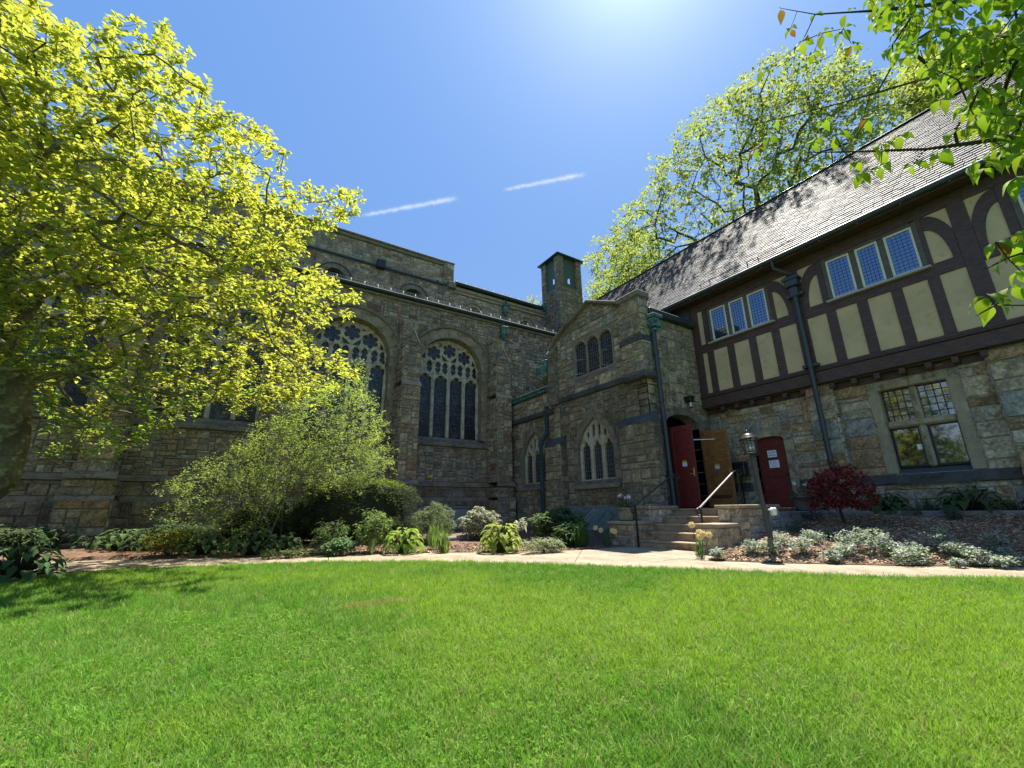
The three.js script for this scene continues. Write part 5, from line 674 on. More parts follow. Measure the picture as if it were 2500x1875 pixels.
// leaning lamp post with a small receptacle on it
{
  const p = onBed(1888, 1340), l = thing('lamp_post', 'leaning dark garden lamp post with a glass lantern beside the steps', 'lamp post', [p.x, p.y, p.z]), top = 1.9 * 1.0, tp = V(0, 2.02, -0.12), dir = tp.clone().normalize(), q = new THREE.Quaternion().setFromUnitVectors(Y, dir), M4 = (y) => new THREE.Matrix4().compose(dir.clone().multiplyScalar(y), q, V(1, 1, 1));
  new G().tube([V(0, -0.1, 0), dir.clone().multiplyScalar(1.86)], [0.052, 0.047], 14).build('post', mat({ color: lin(0.05, 0.04, 0.034), roughness: 0.5, bumpMap: T.grain, bumpScale: 0.002 }), l);
  const lathe = (pts, n = 20) => new THREE.LatheGeometry(pts.map(([r, y]) => new THREE.Vector2(r, y)), n);
  new G().add(lathe([[0.001, 0], [0.06, 0], [0.065, 0.03], [0.05, 0.05], [0.14, 0.06], [0.15, 0.085], [0.001, 0.09]]), M4(1.84)).build('base', M.iron, l);
  new G().add(lathe([[0.19, 0.40], [0.185, 0.42], [0.15, 0.44], [0.14, 0.475], [0.09, 0.51], [0.03, 0.53], [0.02, 0.56], [0.035, 0.58], [0.02, 0.60], [0.001, 0.605]]), M4(1.84)).build('roof', mat({ color: lin(0.10, 0.09, 0.08), roughness: 0.25, metalness: 0.7 }), l);
  const cage = new G(); for (let i = 0; i < 6; i++) { const a = i / 6 * Math.PI * 2 + 0.3, c = Math.cos(a), s = Math.sin(a), pts = [[0.128, 0.08], [0.135, 0.2], [0.145, 0.33], [0.17, 0.41]].map(([r, y]) => V(r * c, y, r * s).applyMatrix4(M4(1.84))); cage.tube(pts, 0.008, 5); } cage.add(new THREE.TorusGeometry(0.142, 0.008, 5, 20).rotateX(Math.PI / 2), M4(1.84 + 0.34)).add(new THREE.TorusGeometry(0.132, 0.008, 5, 20).rotateX(Math.PI / 2), M4(1.84 + 0.12)); cage.build('cage', M.iron, l);
  new G().add(lathe([[0.115, 0.09], [0.13, 0.38]], 24), M4(1.84)).build('glass', M.clear, l);
  new G().add(new THREE.SphereGeometry(0.032, 10, 8), M4(1.84 + 0.2).multiply(new THREE.Matrix4().makeTranslation(-0.035, 0, 0.02))).add(new THREE.SphereGeometry(0.032, 10, 8), M4(1.84 + 0.21).multiply(new THREE.Matrix4().makeTranslation(0.03, 0, 0.035))).build('bulb', M.plastic, l);
  const r = thing('outlet_box', 'white weatherproof outlet box on the side of the lamp post', 'outlet box', [p.x + 0.1, p.y + 0.72, p.z + 0.04]); new G().box(0.02, -0.07, -0.05, 0.14, 0.09, 0.05, { bev: 0.025 }).build('cover', M.plastic, r); new G().box(-0.08, 0.02, -0.025, 0.04, 0.06, 0.025, { bev: 0.01 }).build('bracket', M.plastic, r);
}
// low kerb and soil strip along the house
tag(new G([CURB_X, 0.6, -1.5]).box(CURB_X, 0.3, -5.95, CURB_X + 0.13, 0.84, 4, { bev: 0.02 }).build('stone_kerb', M.concrete), 'long pale stone kerb holding the planting strip along the timbered house', 'kerb');
tag(new G().box(CURB_X + 0.13, 0.2, -5.9, 15.42, 0.74, 4).build('mulch_bed', M.mulch), null, null, null, 'structure');
tag(new G().box(11.76, 0.1, -6.35, 14.6, 0.86, -5.95, { bev: 0.02 }).box(11.7, 0.2, -6.3, 15.4, 0.7, -5.9).build('landing_edge', M.concrete), 'low concrete edge at the right end of the landing under the flower pot', 'kerb');
// slanted cellar hatch at the foot of the wing
{ const b = thing('cellar_hatch', 'sloping grey-green cellar hatch with pale battens at the foot of the stone wing', 'hatch', [0, 0, 0]); const P = (z, t) => V(mix(11.65, 10.7, t), mix(1.05, 0.3, t), z); for (const [a, c] of [[-14.1, -12.4], [-12.36, -10.2]]) new G().quad(P(a, 0), P(a, 1), P(c, 1), P(c, 0)).quad(P(a, 1), P(a, 1).setY(0), P(c, 1).setY(0), P(c, 1)).tri(P(c, 0), P(c, 1), V(11.65, 0.2, c)).tri(P(c, 1), V(10.7, 0, c), V(11.65, 0, c)).build('panel', M.bulk, b); for (const z of [-14.1, -12.38, -12.2, -10.2]) new G().bar(P(z, 0.0), P(z, 1), 0.07, 0.05, { bev: 0.01 }).build('batten', M.concrete, b); new G().bar(V(11.68, 1.07, -14.15), V(11.68, 1.07, -10.15), 0.06, 0.06, { bev: 0.01 }).build('head_batten', M.concrete, b); b.userData.label = 'sloping grey-green cellar hatch with pale battens at the foot of the stone wing'; }
tag(new G([7, 0.15, -13.5]).tube([V(5.2, 0.1, -13.2), V(7.0, 0.13, -13.6), V(9.2, 0.12, -14.0)], [0.09, 0.1, 0.08], 9).build('edging_log', M.concrete), 'grey edging log lying in the bed behind the hostas', 'log');

// ───────────────────────── vegetation: leaves ─────────────────────────
function leafGeo(L, W, { at: mx = 0.45, fold = 0.25, curl = 0.25, seg = 4, tip = 1, stalk = 0 } = {}) {       // lies along +z from its base, upper side +y
  const pos = [], idx = [];
  for (let i = 0; i <= seg; i++) {
    const t = i / seg, w = W / 2 * (t < mx ? Math.sin(t / mx * Math.PI / 2) : Math.pow(Math.cos((t - mx) / (1 - mx) * Math.PI / 2), tip)), y = -curl * L * t * t + 0.06 * L * Math.sin(t * Math.PI), z = stalk + L * t * (1 - 0.12 * curl * t);
    pos.push(-w, y + fold * w, z, 0, y, z, w, y + fold * w, z);
    if (i < seg) { const a = i * 3; if (i === 0) idx.push(a + 1, a + 3, a + 4, a + 1, a + 4, a + 5); else if (i === seg - 1) idx.push(a, a + 4, a + 1, a + 1, a + 4, a + 2); else idx.push(a, a + 3, a + 1, a + 1, a + 3, a + 4, a + 1, a + 4, a + 2, a + 2, a + 4, a + 5); }
  }
  const g = new THREE.BufferGeometry(); g.setAttribute('position', new THREE.Float32BufferAttribute(pos, 3)); g.setIndex(idx); g.computeVertexNormals(); return g;
}
const withColor = (m, r, g, b) => { const n = m.clone(); n.color.setRGB(r, g, b); return n; };
const up = V(0, 1, 0), Z = V(0, 0, 1);
function orient(dir, face, roll = 0) {           // leaf axis along dir, upper side towards face
  const z = dir.clone().normalize(), x = face.clone().cross(z); if (x.lengthSq() < 1e-5) x.set(1, 0, 0).cross(z); x.normalize(); const y = z.clone().cross(x); const m = new THREE.Matrix4().makeBasis(x, y, z); if (roll) m.multiply(new THREE.Matrix4().makeRotationZ(roll)); return new THREE.Quaternion().setFromRotationMatrix(m);
}
const sph = (R) => { const u = R() * 2 - 1, a = R() * 6.2832, s = Math.sqrt(1 - u * u); return V(s * Math.cos(a), u, s * Math.sin(a)); };
class Leaves {                                  // many leaves of one plant: the ones that show largest may be parts, the rest one part
  constructor(geo, material, parts = 0) { this.geo = geo; this.mat = material; this.n = parts; this.l = []; }
  put(p, q, s, c) { this.l.push({ p, q, s, c }); return this; }
  done(parent, name = 'foliage', leafName = 'leaf') {
    let rest = this.l; const o = parent.position;
    if (this.n) {
      const sc = this.l.map((e) => { const t = toPx(e.p), inF = t[2] > 0.1 && t[0] > 0 && t[0] < 2500 && t[1] > 0 && t[1] < 1875; return [inF ? e.s / t[2] : 0, e]; }).sort((a, b) => b[0] - a[0]);
      const own = sc.slice(0, this.n).map((e) => e[1]); rest = sc.slice(this.n).map((e) => e[1]); const mats = new Map();
      for (const e of own) { const key = e.c.map((v) => Math.round(v * 40)).join(); if (!mats.has(key)) mats.set(key, withColor(this.mat, ...e.c)); const m = new THREE.Mesh(this.geo, mats.get(key)); m.name = leafName; m.position.copy(e.p).sub(o); m.quaternion.copy(e.q); m.scale.setScalar(e.s); m.castShadow = m.receiveShadow = true; parent.add(m); }
    }
    if (rest.length) { const im = new THREE.InstancedMesh(this.geo, this.mat, rest.length), m = new THREE.Matrix4(), c = new THREE.Color(), sv = V(1, 1, 1); rest.forEach((e, i) => { m.compose(e.p.clone().sub(o), e.q, sv.setScalar(e.s)); im.setMatrixAt(i, m); im.setColorAt(i, c.setRGB(...e.c)); }); im.name = name; im.castShadow = im.receiveShadow = true; im.userData.kind = 'stuff'; parent.add(im); }
  }
}
// a branching skeleton that reaches for every target; radii add up towards the trunk
function grow(trunk, r0, targets, R, { step = 0.35, tip = 0.006, sag = 0.15, wander = 0.12, power = 2.3, bias = 0.0, limbs = [] } = {}) {
  const nodes = trunk.map((p, i) => ({ p: p.clone(), up: i - 1, kids: [], r: 0, d: i * 0.01 })); nodes.forEach((n, i) => n.up >= 0 && nodes[n.up].kids.push(i));
  for (const [a, pts] of limbs) { let prev = a; for (const p of pts) { const n = Math.max(1, Math.round(nodes[prev].p.distanceTo(p) / step)), s = nodes[prev].p.clone(); for (let k = 1; k <= n; k++) { nodes.push({ p: s.clone().lerp(p, k / n), up: prev, kids: [], r: 0, d: nodes[prev].d + step }); nodes[prev].kids.push(nodes.length - 1); prev = nodes.length - 1; } } }
  const root = trunk[trunk.length - 1], order = targets.map((t) => [t.distanceTo(root) * (0.85 + 0.3 * R()), t]).sort((a, b) => a[0] - b[0]), first = Math.max(0, Math.floor(trunk.length * 0.55));
  for (const [, t] of order) {
    let best = -1, bd = 1e9; for (let i = first; i < nodes.length; i++) { const n = nodes[i], d = n.p.distanceToSquared(t); const e = Math.sqrt(d) + bias * n.d + (n.kids.length > 3 ? 0.3 : 0); if (e < bd) { bd = e; best = i; } }
    const a = nodes[best].p.clone(), L = a.distanceTo(t), n = Math.max(1, Math.round(L / step)), side = sph(R).multiplyScalar(L * wander); let prev = best;
    for (let k = 1; k <= n; k++) { const f = k / n, p = a.clone().lerp(t, f).addScaledVector(side, Math.sin(f * Math.PI)); p.y -= sag * L * Math.sin(f * Math.PI) * 0.4; if (k < n) p.add(sph(R).multiplyScalar(step * 0.10)); nodes.push({ p, up: prev, kids: [], r: 0, d: nodes[prev].d + L / n }); nodes[prev].kids.push(nodes.length - 1); prev = nodes.length - 1; }
    nodes[prev].leaf = true;
  }
  for (let i = nodes.length - 1; i >= 0; i--) { const n = nodes[i]; let s = 0; for (const k of n.kids) s += Math.pow(nodes[k].r, power); n.r = Math.max(tip, Math.pow(s, 1 / power)); }
  const k = r0 / nodes[0].r; if (k < 1 || k > 1.05) for (const n of nodes) n.r = Math.max(tip, n.r * (n.r > 0.02 ? k : mix(1, k, n.r / 0.02)));
  return nodes;
}
function wood(nodes, parent, material, { thin = 0.02, trunkN = 3, tipName = 'twigs' } = {}) {
  const o = parent.position, trunk = new G(), limbs = [], twigs = new G(), loc = (p) => p.clone().sub(o), stack = [[0, -1]];
  while (stack.length) {
    const [start, from] = stack.pop(), pts = [], rs = []; if (from >= 0) { pts.push(loc(nodes[from].p)); rs.push(Math.min(nodes[from].r, nodes[start].r * 1.25)); } let i = start;
    for (;;) { const n = nodes[i]; pts.push(loc(n.p)); rs.push(n.r); if (!n.kids.length) break; let m = n.kids[0]; for (const c of n.kids) if (nodes[c].r > nodes[m].r) m = c; for (const c of n.kids) if (c !== m) stack.push([c, i]); i = m; }
    if (pts.length < 2) continue; const big = Math.max(...rs), sides = big > 0.12 ? 12 : big > 0.04 ? 8 : big > 0.015 ? 5 : 4;
    if (from < 0) trunk.tube(pts, rs, 16, { uvs: 1 }); else if (big > thin) { const g = new G(); g.tube(pts, rs, sides); limbs.push([big, g]); } else twigs.tube(pts, rs, sides, { cap: false });
  }
  trunk.build('trunk', material, parent); limbs.sort((a, b) => b[0] - a[0]).slice(0, 60).forEach(([, g]) => g.build('branch', material, parent)); limbs.slice(60).forEach(([, g]) => { for (const k of ['p', 'n', 'u', 'c']) for (const v of g[k]) twigs[k].push(v); });
  if (twigs.p.length) tag(twigs.build(tipName, material, parent), null, null, null, 'stuff');
}
const inPoly = (pts, x, y) => { let c = false; for (let i = 0, j = pts.length - 1; i < pts.length; j = i++) { const [a, b] = pts[i], [d, e] = pts[j]; if (b > y !== e > y && x < (d - a) * (y - b) / (e - b) + a) c = !c; } return c; };
// points of a crown: inside an outline seen from the lawn, spread through the crown's own depth
function crown(outline, n, R, place, ok) {
  const xs = outline.map((p) => p[0]), ys = outline.map((p) => p[1]), x0 = Math.min(...xs), x1 = Math.max(...xs), y0 = Math.min(...ys), y1 = Math.max(...ys), out = []; let guard = 0;
  while (out.length < n && guard++ < n * 60) { const x = mix(x0, x1, R()), y = mix(y0, y1, R()); if (!inPoly(outline, x, y)) continue; const p = place(x, y); if (!p || (ok && !ok(p, x, y))) continue; out.push(p); }
  return out;
}
const spray = (set, p, R, m, { size = 0.1, spread = 0.12, color, droop = 0.3, tilt = 0.5, axis }) => {
  const ax = axis ?? sph(R).add(V(0, 0.9, 0)).normalize();
  for (let i = 0; i < m; i++) { const a = i / m * 6.283 + R(), s = sph(R), dir = V(Math.cos(a), 0, Math.sin(a)).multiplyScalar(1).addScaledVector(ax, tilt * (0.4 + R())).addScaledVector(s, 0.35); dir.y -= droop * R(); dir.normalize(); const q = orient(dir, V(0, 1, 0).addScaledVector(s, 0.45).addScaledVector(ax, 0.4)); set.put(p.clone().addScaledVector(s, spread * R()), q, size * (0.65 + 0.6 * R()), color(R)); }
};
const tint = (base, k, R, warm = 0.08) => { const f = 1 + (R() - 0.5) * 2 * k, w = (R() - 0.5) * 2 * warm; return [base[0] * f * (1 + w), base[1] * f, base[2] * f * (1 - w)]; };

// ── the magnolia at the left ──
{
  const R = rnd(1001), base = V(-4.1, 0, -10.9), t = thing('magnolia_tree', 'large spreading tree with bright yellow-green leaves and pale grey trunk at the left edge', 'tree', [base.x, 0, base.z]);
  const P = (x, y, r = 9.7) => at(x, y, r * 1.175), trunk = [base.clone().setY(-0.1), V(-4.0, 0.7, -10.95), P(-6, 1170), P(14, 1085), P(22, 1000), P(24, 915), P(22, 830)];
  const limbs = [[4, [P(75, 985), P(110, 1005, 9.5), P(150, 1040, 9.4), P(205, 1045, 9.3), P(270, 1016, 9.1), P(345, 1022, 9.0)]], [5, [P(70, 935), P(130, 915, 9.6), P(215, 908, 9.4), P(320, 945, 9.2), P(440, 965, 9.0), P(560, 925, 8.8)]], [6, [P(60, 770), P(95, 715, 9.6), P(190, 685, 9.5), P(285, 640, 9.2), P(430, 600, 9.0), P(560, 610, 8.8)]], [6, [P(20, 740), P(30, 620, 10), P(70, 450, 10.2), P(150, 330, 10.2), P(290, 210, 10)]], [6, [P(0, 760), P(-60, 600, 9.0), P(-120, 380, 8.8), P(-100, 200, 8.8)]], [6, [P(50, 770, 9.9), P(170, 660, 10.6), P(330, 520, 11), P(520, 470, 11.2), P(690, 480, 11)]]];
  const outline = [[-500, -250], [60, -40], [100, 10], [160, 70], [235, 85], [285, 45], [345, 50], [360, 90], [420, 65], [450, 120], [460, 185], [525, 225], [545, 270], [580, 285], [640, 315], [700, 370], [715, 430], [760, 448], [810, 480], [862, 452], [884, 490], [865, 545], [800, 575], [755, 600], [728, 640], [768, 660], [830, 700], [872, 730], [850, 775], [770, 800], [745, 850], [815, 855], [868, 905], [845, 950], [790, 985], [690, 985], [600, 1005], [500, 1010], [420, 1050], [330, 1085], [210, 1125], [100, 1120], [130, 1060], [75, 1010], [70, 930], [0, 900], [-500, 900]];
  const targets = crown(outline, 3100, R, (x, y) => { if ((x > 480 && y > 560 ? 0 : 0.14) > R()) return null; if (x < 470 && y > 760 && R() < 0.3) return null; const e = R(), f = at(x, y, 1), r = 7.9 + 7.6 * e, p = at(x, y, r); return p; }, (p) => { const d = Math.hypot(p.x + 3.6, p.z + 11.5); return d < 7 && p.y > 1.3 && p.y < 13.5 && d > 0.5; });
  const nodes = grow(trunk, 0.285, targets, R, { step: 0.3, tip: 0.004, limbs, wander: 0.12, sag: 0.12, power: 2.15 });
  wood(nodes, t, M.bark, { thin: 0.022 });
  const set = new Leaves(leafGeo(1, 0.5, { at: 0.62, fold: 0.22, curl: 0.28, seg: 4, stalk: 0.1 }), M.leaf, 300);
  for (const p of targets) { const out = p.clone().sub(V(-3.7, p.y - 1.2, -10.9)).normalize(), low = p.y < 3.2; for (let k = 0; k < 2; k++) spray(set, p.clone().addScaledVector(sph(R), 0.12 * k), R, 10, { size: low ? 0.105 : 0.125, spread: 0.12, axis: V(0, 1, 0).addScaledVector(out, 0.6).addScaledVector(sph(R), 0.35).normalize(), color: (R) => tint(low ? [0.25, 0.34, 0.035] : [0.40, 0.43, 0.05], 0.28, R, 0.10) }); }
  set.done(t);
}
// ── tall trees behind the timbered house ──
function backTree(name, label, seed, base, top, outline, n, r0, r1, opt = {}) {
  const R = rnd(seed), t = thing(name, label, 'tree', [base.x, 0, base.z]), trunk = [...Array(8).keys()].map((i) => V(base.x + (i ? (R() - 0.5) * 0.3 : 0), i / 7 * top, base.z + (i ? (R() - 0.5) * 0.3 : 0)));
  const targets = crown(outline, n, R, (x, y) => at(x, y, mix(r0, r1, R())), (p) => Math.hypot(p.x - base.x, p.z - base.z) < (opt.reach ?? 11) && p.y > top * 0.55);
  wood(grow(trunk, opt.r ?? 0.23, targets, R, { step: 0.9, tip: 0.006, wander: 0.10, sag: -0.12, bias: 0.12 }), t, M.barkDark, { thin: 0.06 });
  const set = new Leaves(leafGeo(1, 0.55, { at: 0.5, fold: 0.2, curl: 0.35, seg: 2 }), M.leaf), c = opt.color ?? [0.30, 0.35, 0.065];
  for (const p of targets) for (let k = 0; k < 4; k++) spray(set, p.clone().addScaledVector(sph(R), 0.55), R, opt.m ?? 7, { size: opt.size ?? 0.23, spread: 0.25, droop: 0.7, color: (R) => tint(c, 0.3, R, 0.08) });
  set.done(t);
}
backTree('oak_tree', 'tall leafy tree with forked dark limbs rising behind the slate roof', 1101, V(25.5, 0, -12.5), 15, [[1435, 660], [1450, 590], [1500, 560], [1520, 490], [1570, 480], [1590, 400], [1640, 360], [1660, 320], [1700, 290], [1735, 250], [1800, 210], [1850, 160], [1930, 130], [2010, 120], [2090, 150], [2165, 200], [2175, 300], [2160, 360], [2000, 480], [1800, 560], [1640, 680], [1540, 720]], 760, 24.5, 32, { reach: 12 });
backTree('oak_tree', 'leafy tree behind the ridge at the upper right, beyond the hanging branch', 1102, V(30, 0, -4), 15, [[2195, 180], [2240, 140], [2320, 120], [2420, 80], [2500, 100], [2500, 160], [2400, 220], [2300, 290], [2210, 340]], 360, 26, 36, { reach: 13 });
backTree('oak_tree', 'lower yellow-green tree behind the roof between turret and slates', 1103, V(30.5, 0, -28), 12, [[1425, 748], [1428, 712], [1445, 690], [1478, 672], [1500, 640], [1515, 590], [1555, 560], [1600, 580], [1620, 640], [1580, 700], [1490, 748]], 300, 34, 44, { reach: 12, color: [0.30, 0.35, 0.045] });
backTree('oak_tree', 'distant tree top showing between the nave roof and the bell turret', 1104, V(31, 0, -42), 13, [[1280, 745], [1300, 725], [1330, 715], [1350, 725], [1350, 790], [1290, 790]], 60, 46, 54, { reach: 12, r: 0.3, color: [0.30, 0.35, 0.045] });
// trees across the lawn, outside the frame, that the house windows mirror
for (const [i, x, z] of [[0, -19, -6], [1, -21, 4], [2, -24, -14]]) {
  const R = rnd(1150 + i), t = thing('garden_tree', ['broad green tree across the lawn, seen only in the house windows', 'second green tree across the lawn, mirrored in the stone window', 'far green tree beyond the magnolia, mirrored in the windows'][i], 'tree', [x, 0, z]), tg = []; for (let k = 0; k < 260; k++) { const s = sph(R).multiplyScalar(Math.cbrt(R())); tg.push(V(x + s.x * 4.4, 4.7 + s.y * 3.0, z + s.z * 4.4)); }
  wood(grow([V(x, 0, z), V(x, 1.5, z), V(x, 3, z)], 0.3, tg, R, { step: 0.8, tip: 0.02 }), t, M.barkDark, { thin: 0.08 });
  const set = new Leaves(leafGeo(1, 0.6, { seg: 2 }), M.leaf); for (const p of tg) for (let k = 0; k < 3; k++) spray(set, p.clone().addScaledVector(sph(R), 0.5), R, 6, { size: 0.36, spread: 0.35, color: (R) => tint([0.10, 0.16, 0.03], 0.3, R) }); set.done(t);
}
// ── dogwood bough hanging in from the upper right ──
{
  const R = rnd(1201), b = at(3050, 1000, 4.3), t = thing('dogwood_tree', 'near branch with drooping pointed green leaves hanging in at the upper right', 'tree', [b.x, 0, b.z]), tr = [V(b.x, -0.1, b.z), V(b.x, 1, b.z), V(b.x - 0.1, 2, b.z), V(b.x - 0.2, 2.9, b.z - 0.1)];
  const pl = (l) => l.map(([x, y, r]) => at(x, y, r)), limbs = [[3, pl([[2680, 120, 3.2], [2540, 130, 2.8], [2400, 160, 2.6], [2230, 200, 2.5], [2060, 250, 2.45], [1900, 290, 2.4], [1800, 310, 2.4]])], [2, pl([[2800, 330, 3.2], [2600, 310, 2.7], [2420, 342, 2.4], [2260, 364, 2.3], [2060, 371, 2.3], [1965, 372, 2.3]])], [3, pl([[2700, -60, 3.2], [2500, -30, 2.9], [2330, 5, 2.7], [2150, 25, 2.6], [1990, 35, 2.5], [1905, 20, 2.5]])], [2, pl([[2900, 700, 3.0], [2650, 640, 2.3], [2520, 610, 2.0], [2460, 630, 1.95], [2400, 660, 1.9]])], [2, pl([[2900, 900, 2.9], [2640, 800, 2.2], [2520, 745, 2.0], [2430, 745, 1.95], [2385, 770, 1.9]])]];
  const tw = []; for (const [x, y, r] of [[2195, 330, 2.3], [2120, 290, 2.35], [2040, 330, 2.3], [1985, 345, 2.3], [2150, 405, 2.3], [2110, 420, 2.25], [2230, 400, 2.25], [2290, 370, 2.2], [2330, 320, 2.3], [2400, 410, 2.2], [2390, 390, 2.1], [1930, 70, 2.5], [1960, 100, 2.5], [2010, 80, 2.5], [2060, 70, 2.5], [1985, 130, 2.5], [2080, 110, 2.5], [1860, 170, 2.45], [1880, 330, 2.4], [2010, 290, 2.4], [2300, 240, 2.45], [2360, 260, 2.4], [2440, 300, 2.3], [2470, 380, 2.2], [2490, 430, 2.1], [2410, 720, 1.9], [2465, 700, 1.95], [2490, 660, 2.0], [2500, 560, 2.0], [2480, 590, 2.0], [2430, 590, 1.95], [2150, 350, 2.3], [1850, 360, 2.35], [2090, 395, 2.3]]) tw.push(at(x, y, r));
  for (const p of crown([[2120, -60], [2600, -80], [2600, 330], [2480, 400], [2390, 330], [2330, 230], [2240, 190], [2160, 120], [2130, 40]], 260, R, (x, y) => at(x, y, 2.0 + 1.3 * R()))) tw.push(p);
  const nodes = grow(tr, 0.07, tw, R, { step: 0.13, tip: 0.0013, power: 2.1, limbs, wander: 0.1, sag: 0.05 }); wood(nodes, t, M.barkDark, { thin: 0.006 });
  const set = new Leaves(leafGeo(1, 0.56, { at: 0.4, fold: 0.28, curl: 0.5, seg: 6, tip: 1.25, stalk: 0.12 }), leafMat(0.5, 0.8), 300);
  for (const n of nodes) { if (n.r > 0.02 || n.p.y < 1.2 || (!n.leaf && R() < 0.62)) continue; const far = toPx(n.p); if (far[0] > 2700) continue; const dense = n.p.y > 2.6, m = n.leaf ? 4 : 2, a0 = R() * 6.3; for (let i = 0; i < m; i++) { const a = a0 + i / m * 6.283 + 0.4 * R(), dir = V(Math.cos(a), -0.35 - 0.5 * R(), Math.sin(a)).normalize(); const red = R() < (far[0] < 2100 ? 0.09 : 0.01); set.put(n.p.clone(), orient(dir, V(0, 1, 0).addScaledVector(sph(R), 0.4)), 0.045 + 0.030 * R(), red ? tint([0.28, 0.16, 0.02], 0.2, R) : tint([0.22, 0.33, 0.02], 0.3, R, 0.12)); } }
  set.done(t);
}
// ── shrubs ──
function bush(name, label, category, base, [rx, ry, rz], o) {
  const R = rnd(o.seed), t = thing(name, label, category, [base.x, base.y, base.z], o.group), tg = [], n = o.n ?? 120; let i = 0;
  while (tg.length < n && i++ < n * 20) { const s = sph(R).multiplyScalar(o.hollow ? 0.72 + 0.28 * R() : Math.cbrt(R())), k = 1 + 0.22 * (vnoise(s.x * 0.5 + 0.5, s.z * 0.5 + s.y * 0.3 + 0.5, 6, o.seed) - 0.5) * 2; const p = V(base.x + s.x * rx * k, base.y + ry * (o.box ? 0.5 + 0.5 * Math.sign(s.y) * Math.pow(Math.abs(s.y), 0.6) : 0.52 + 0.5 * s.y * k), base.z + s.z * rz * k); if (p.y < base.y + (o.skirt ?? 0.05)) continue; tg.push(p); }
  const stub = [V(base.x, base.y - 0.05, base.z), V(base.x, base.y + 0.02, base.z), V(base.x, base.y + 0.06, base.z)];
  wood(grow(stub, o.stem ?? 0.03, o.hollow ? tg.filter((_, k) => k % 4 === 0) : tg, R, { step: Math.max(0.08, ry * 0.16), tip: o.tip ?? 0.003, sag: 0, wander: 0.08 }), t, o.bark ?? M.barkDark, { thin: 0.02 });
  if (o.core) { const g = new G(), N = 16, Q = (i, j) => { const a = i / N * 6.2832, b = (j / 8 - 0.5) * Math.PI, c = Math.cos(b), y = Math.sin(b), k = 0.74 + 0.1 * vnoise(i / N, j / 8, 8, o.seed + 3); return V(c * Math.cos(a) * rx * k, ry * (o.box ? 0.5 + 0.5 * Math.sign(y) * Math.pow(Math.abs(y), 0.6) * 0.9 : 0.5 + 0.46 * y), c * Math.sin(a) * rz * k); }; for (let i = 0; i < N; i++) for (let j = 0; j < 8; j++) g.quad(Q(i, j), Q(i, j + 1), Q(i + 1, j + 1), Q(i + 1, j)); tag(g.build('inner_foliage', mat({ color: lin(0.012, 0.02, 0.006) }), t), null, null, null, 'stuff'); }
  const set = new Leaves(o.leaf, o.mat ?? M.leaf, o.parts ?? 0);
  for (const p of tg) spray(set, p, R, o.m ?? 8, { size: o.size, spread: o.spread ?? 0.08, droop: o.droop ?? 0.3, tilt: o.tilt ?? 0.5, axis: o.out ? p.clone().sub(V(base.x, base.y + ry * 0.3, base.z)).normalize().addScaledVector(sph(R), 0.3) : undefined, color: (R) => o.color(R, p) });
  set.done(t);
  if (o.flowers) { const f = new Leaves(o.flowers.geo, M.petal); for (const p of tg) if (R() < o.flowers.share && p.y > base.y + ry * 0.45) f.put(p.clone().add(V(0, 0.03, 0)), orient(sph(R).add(V(0, 0.6, 0)).normalize(), sph(R)), o.flowers.size * (0.8 + 0.4 * R()), tint(o.flowers.color, 0.1, R)); f.done(t, 'flowers'); }
  return t;
}
const LF = { tiny: leafGeo(1, 0.5, { seg: 2 }), small: leafGeo(1, 0.45, { seg: 2, curl: 0.2 }), lance: leafGeo(1, 0.2, { seg: 3, at: 0.4, curl: 0.4 }), needle: leafGeo(1, 0.16, { seg: 2 }), broad: leafGeo(1, 0.62, { at: 0.4, fold: 0.3, curl: 0.45, seg: 5, tip: 1.1, stalk: 0.15 }), palm: leafGeo(1, 0.4, { seg: 3, at: 0.45, curl: 0.5 }) };
const petal = (() => { const g = new G(); for (let i = 0; i < 5; i++) { const a = i / 5 * 6.283, b = a + 0.55, c = a - 0.55; g.quad(V(0, 0, 0), V(0.7 * Math.cos(c), 0.12, 0.7 * Math.sin(c)), V(Math.cos(a), 0.2, Math.sin(a)), V(0.7 * Math.cos(b), 0.12, 0.7 * Math.sin(b))); } return g.geo(); })();
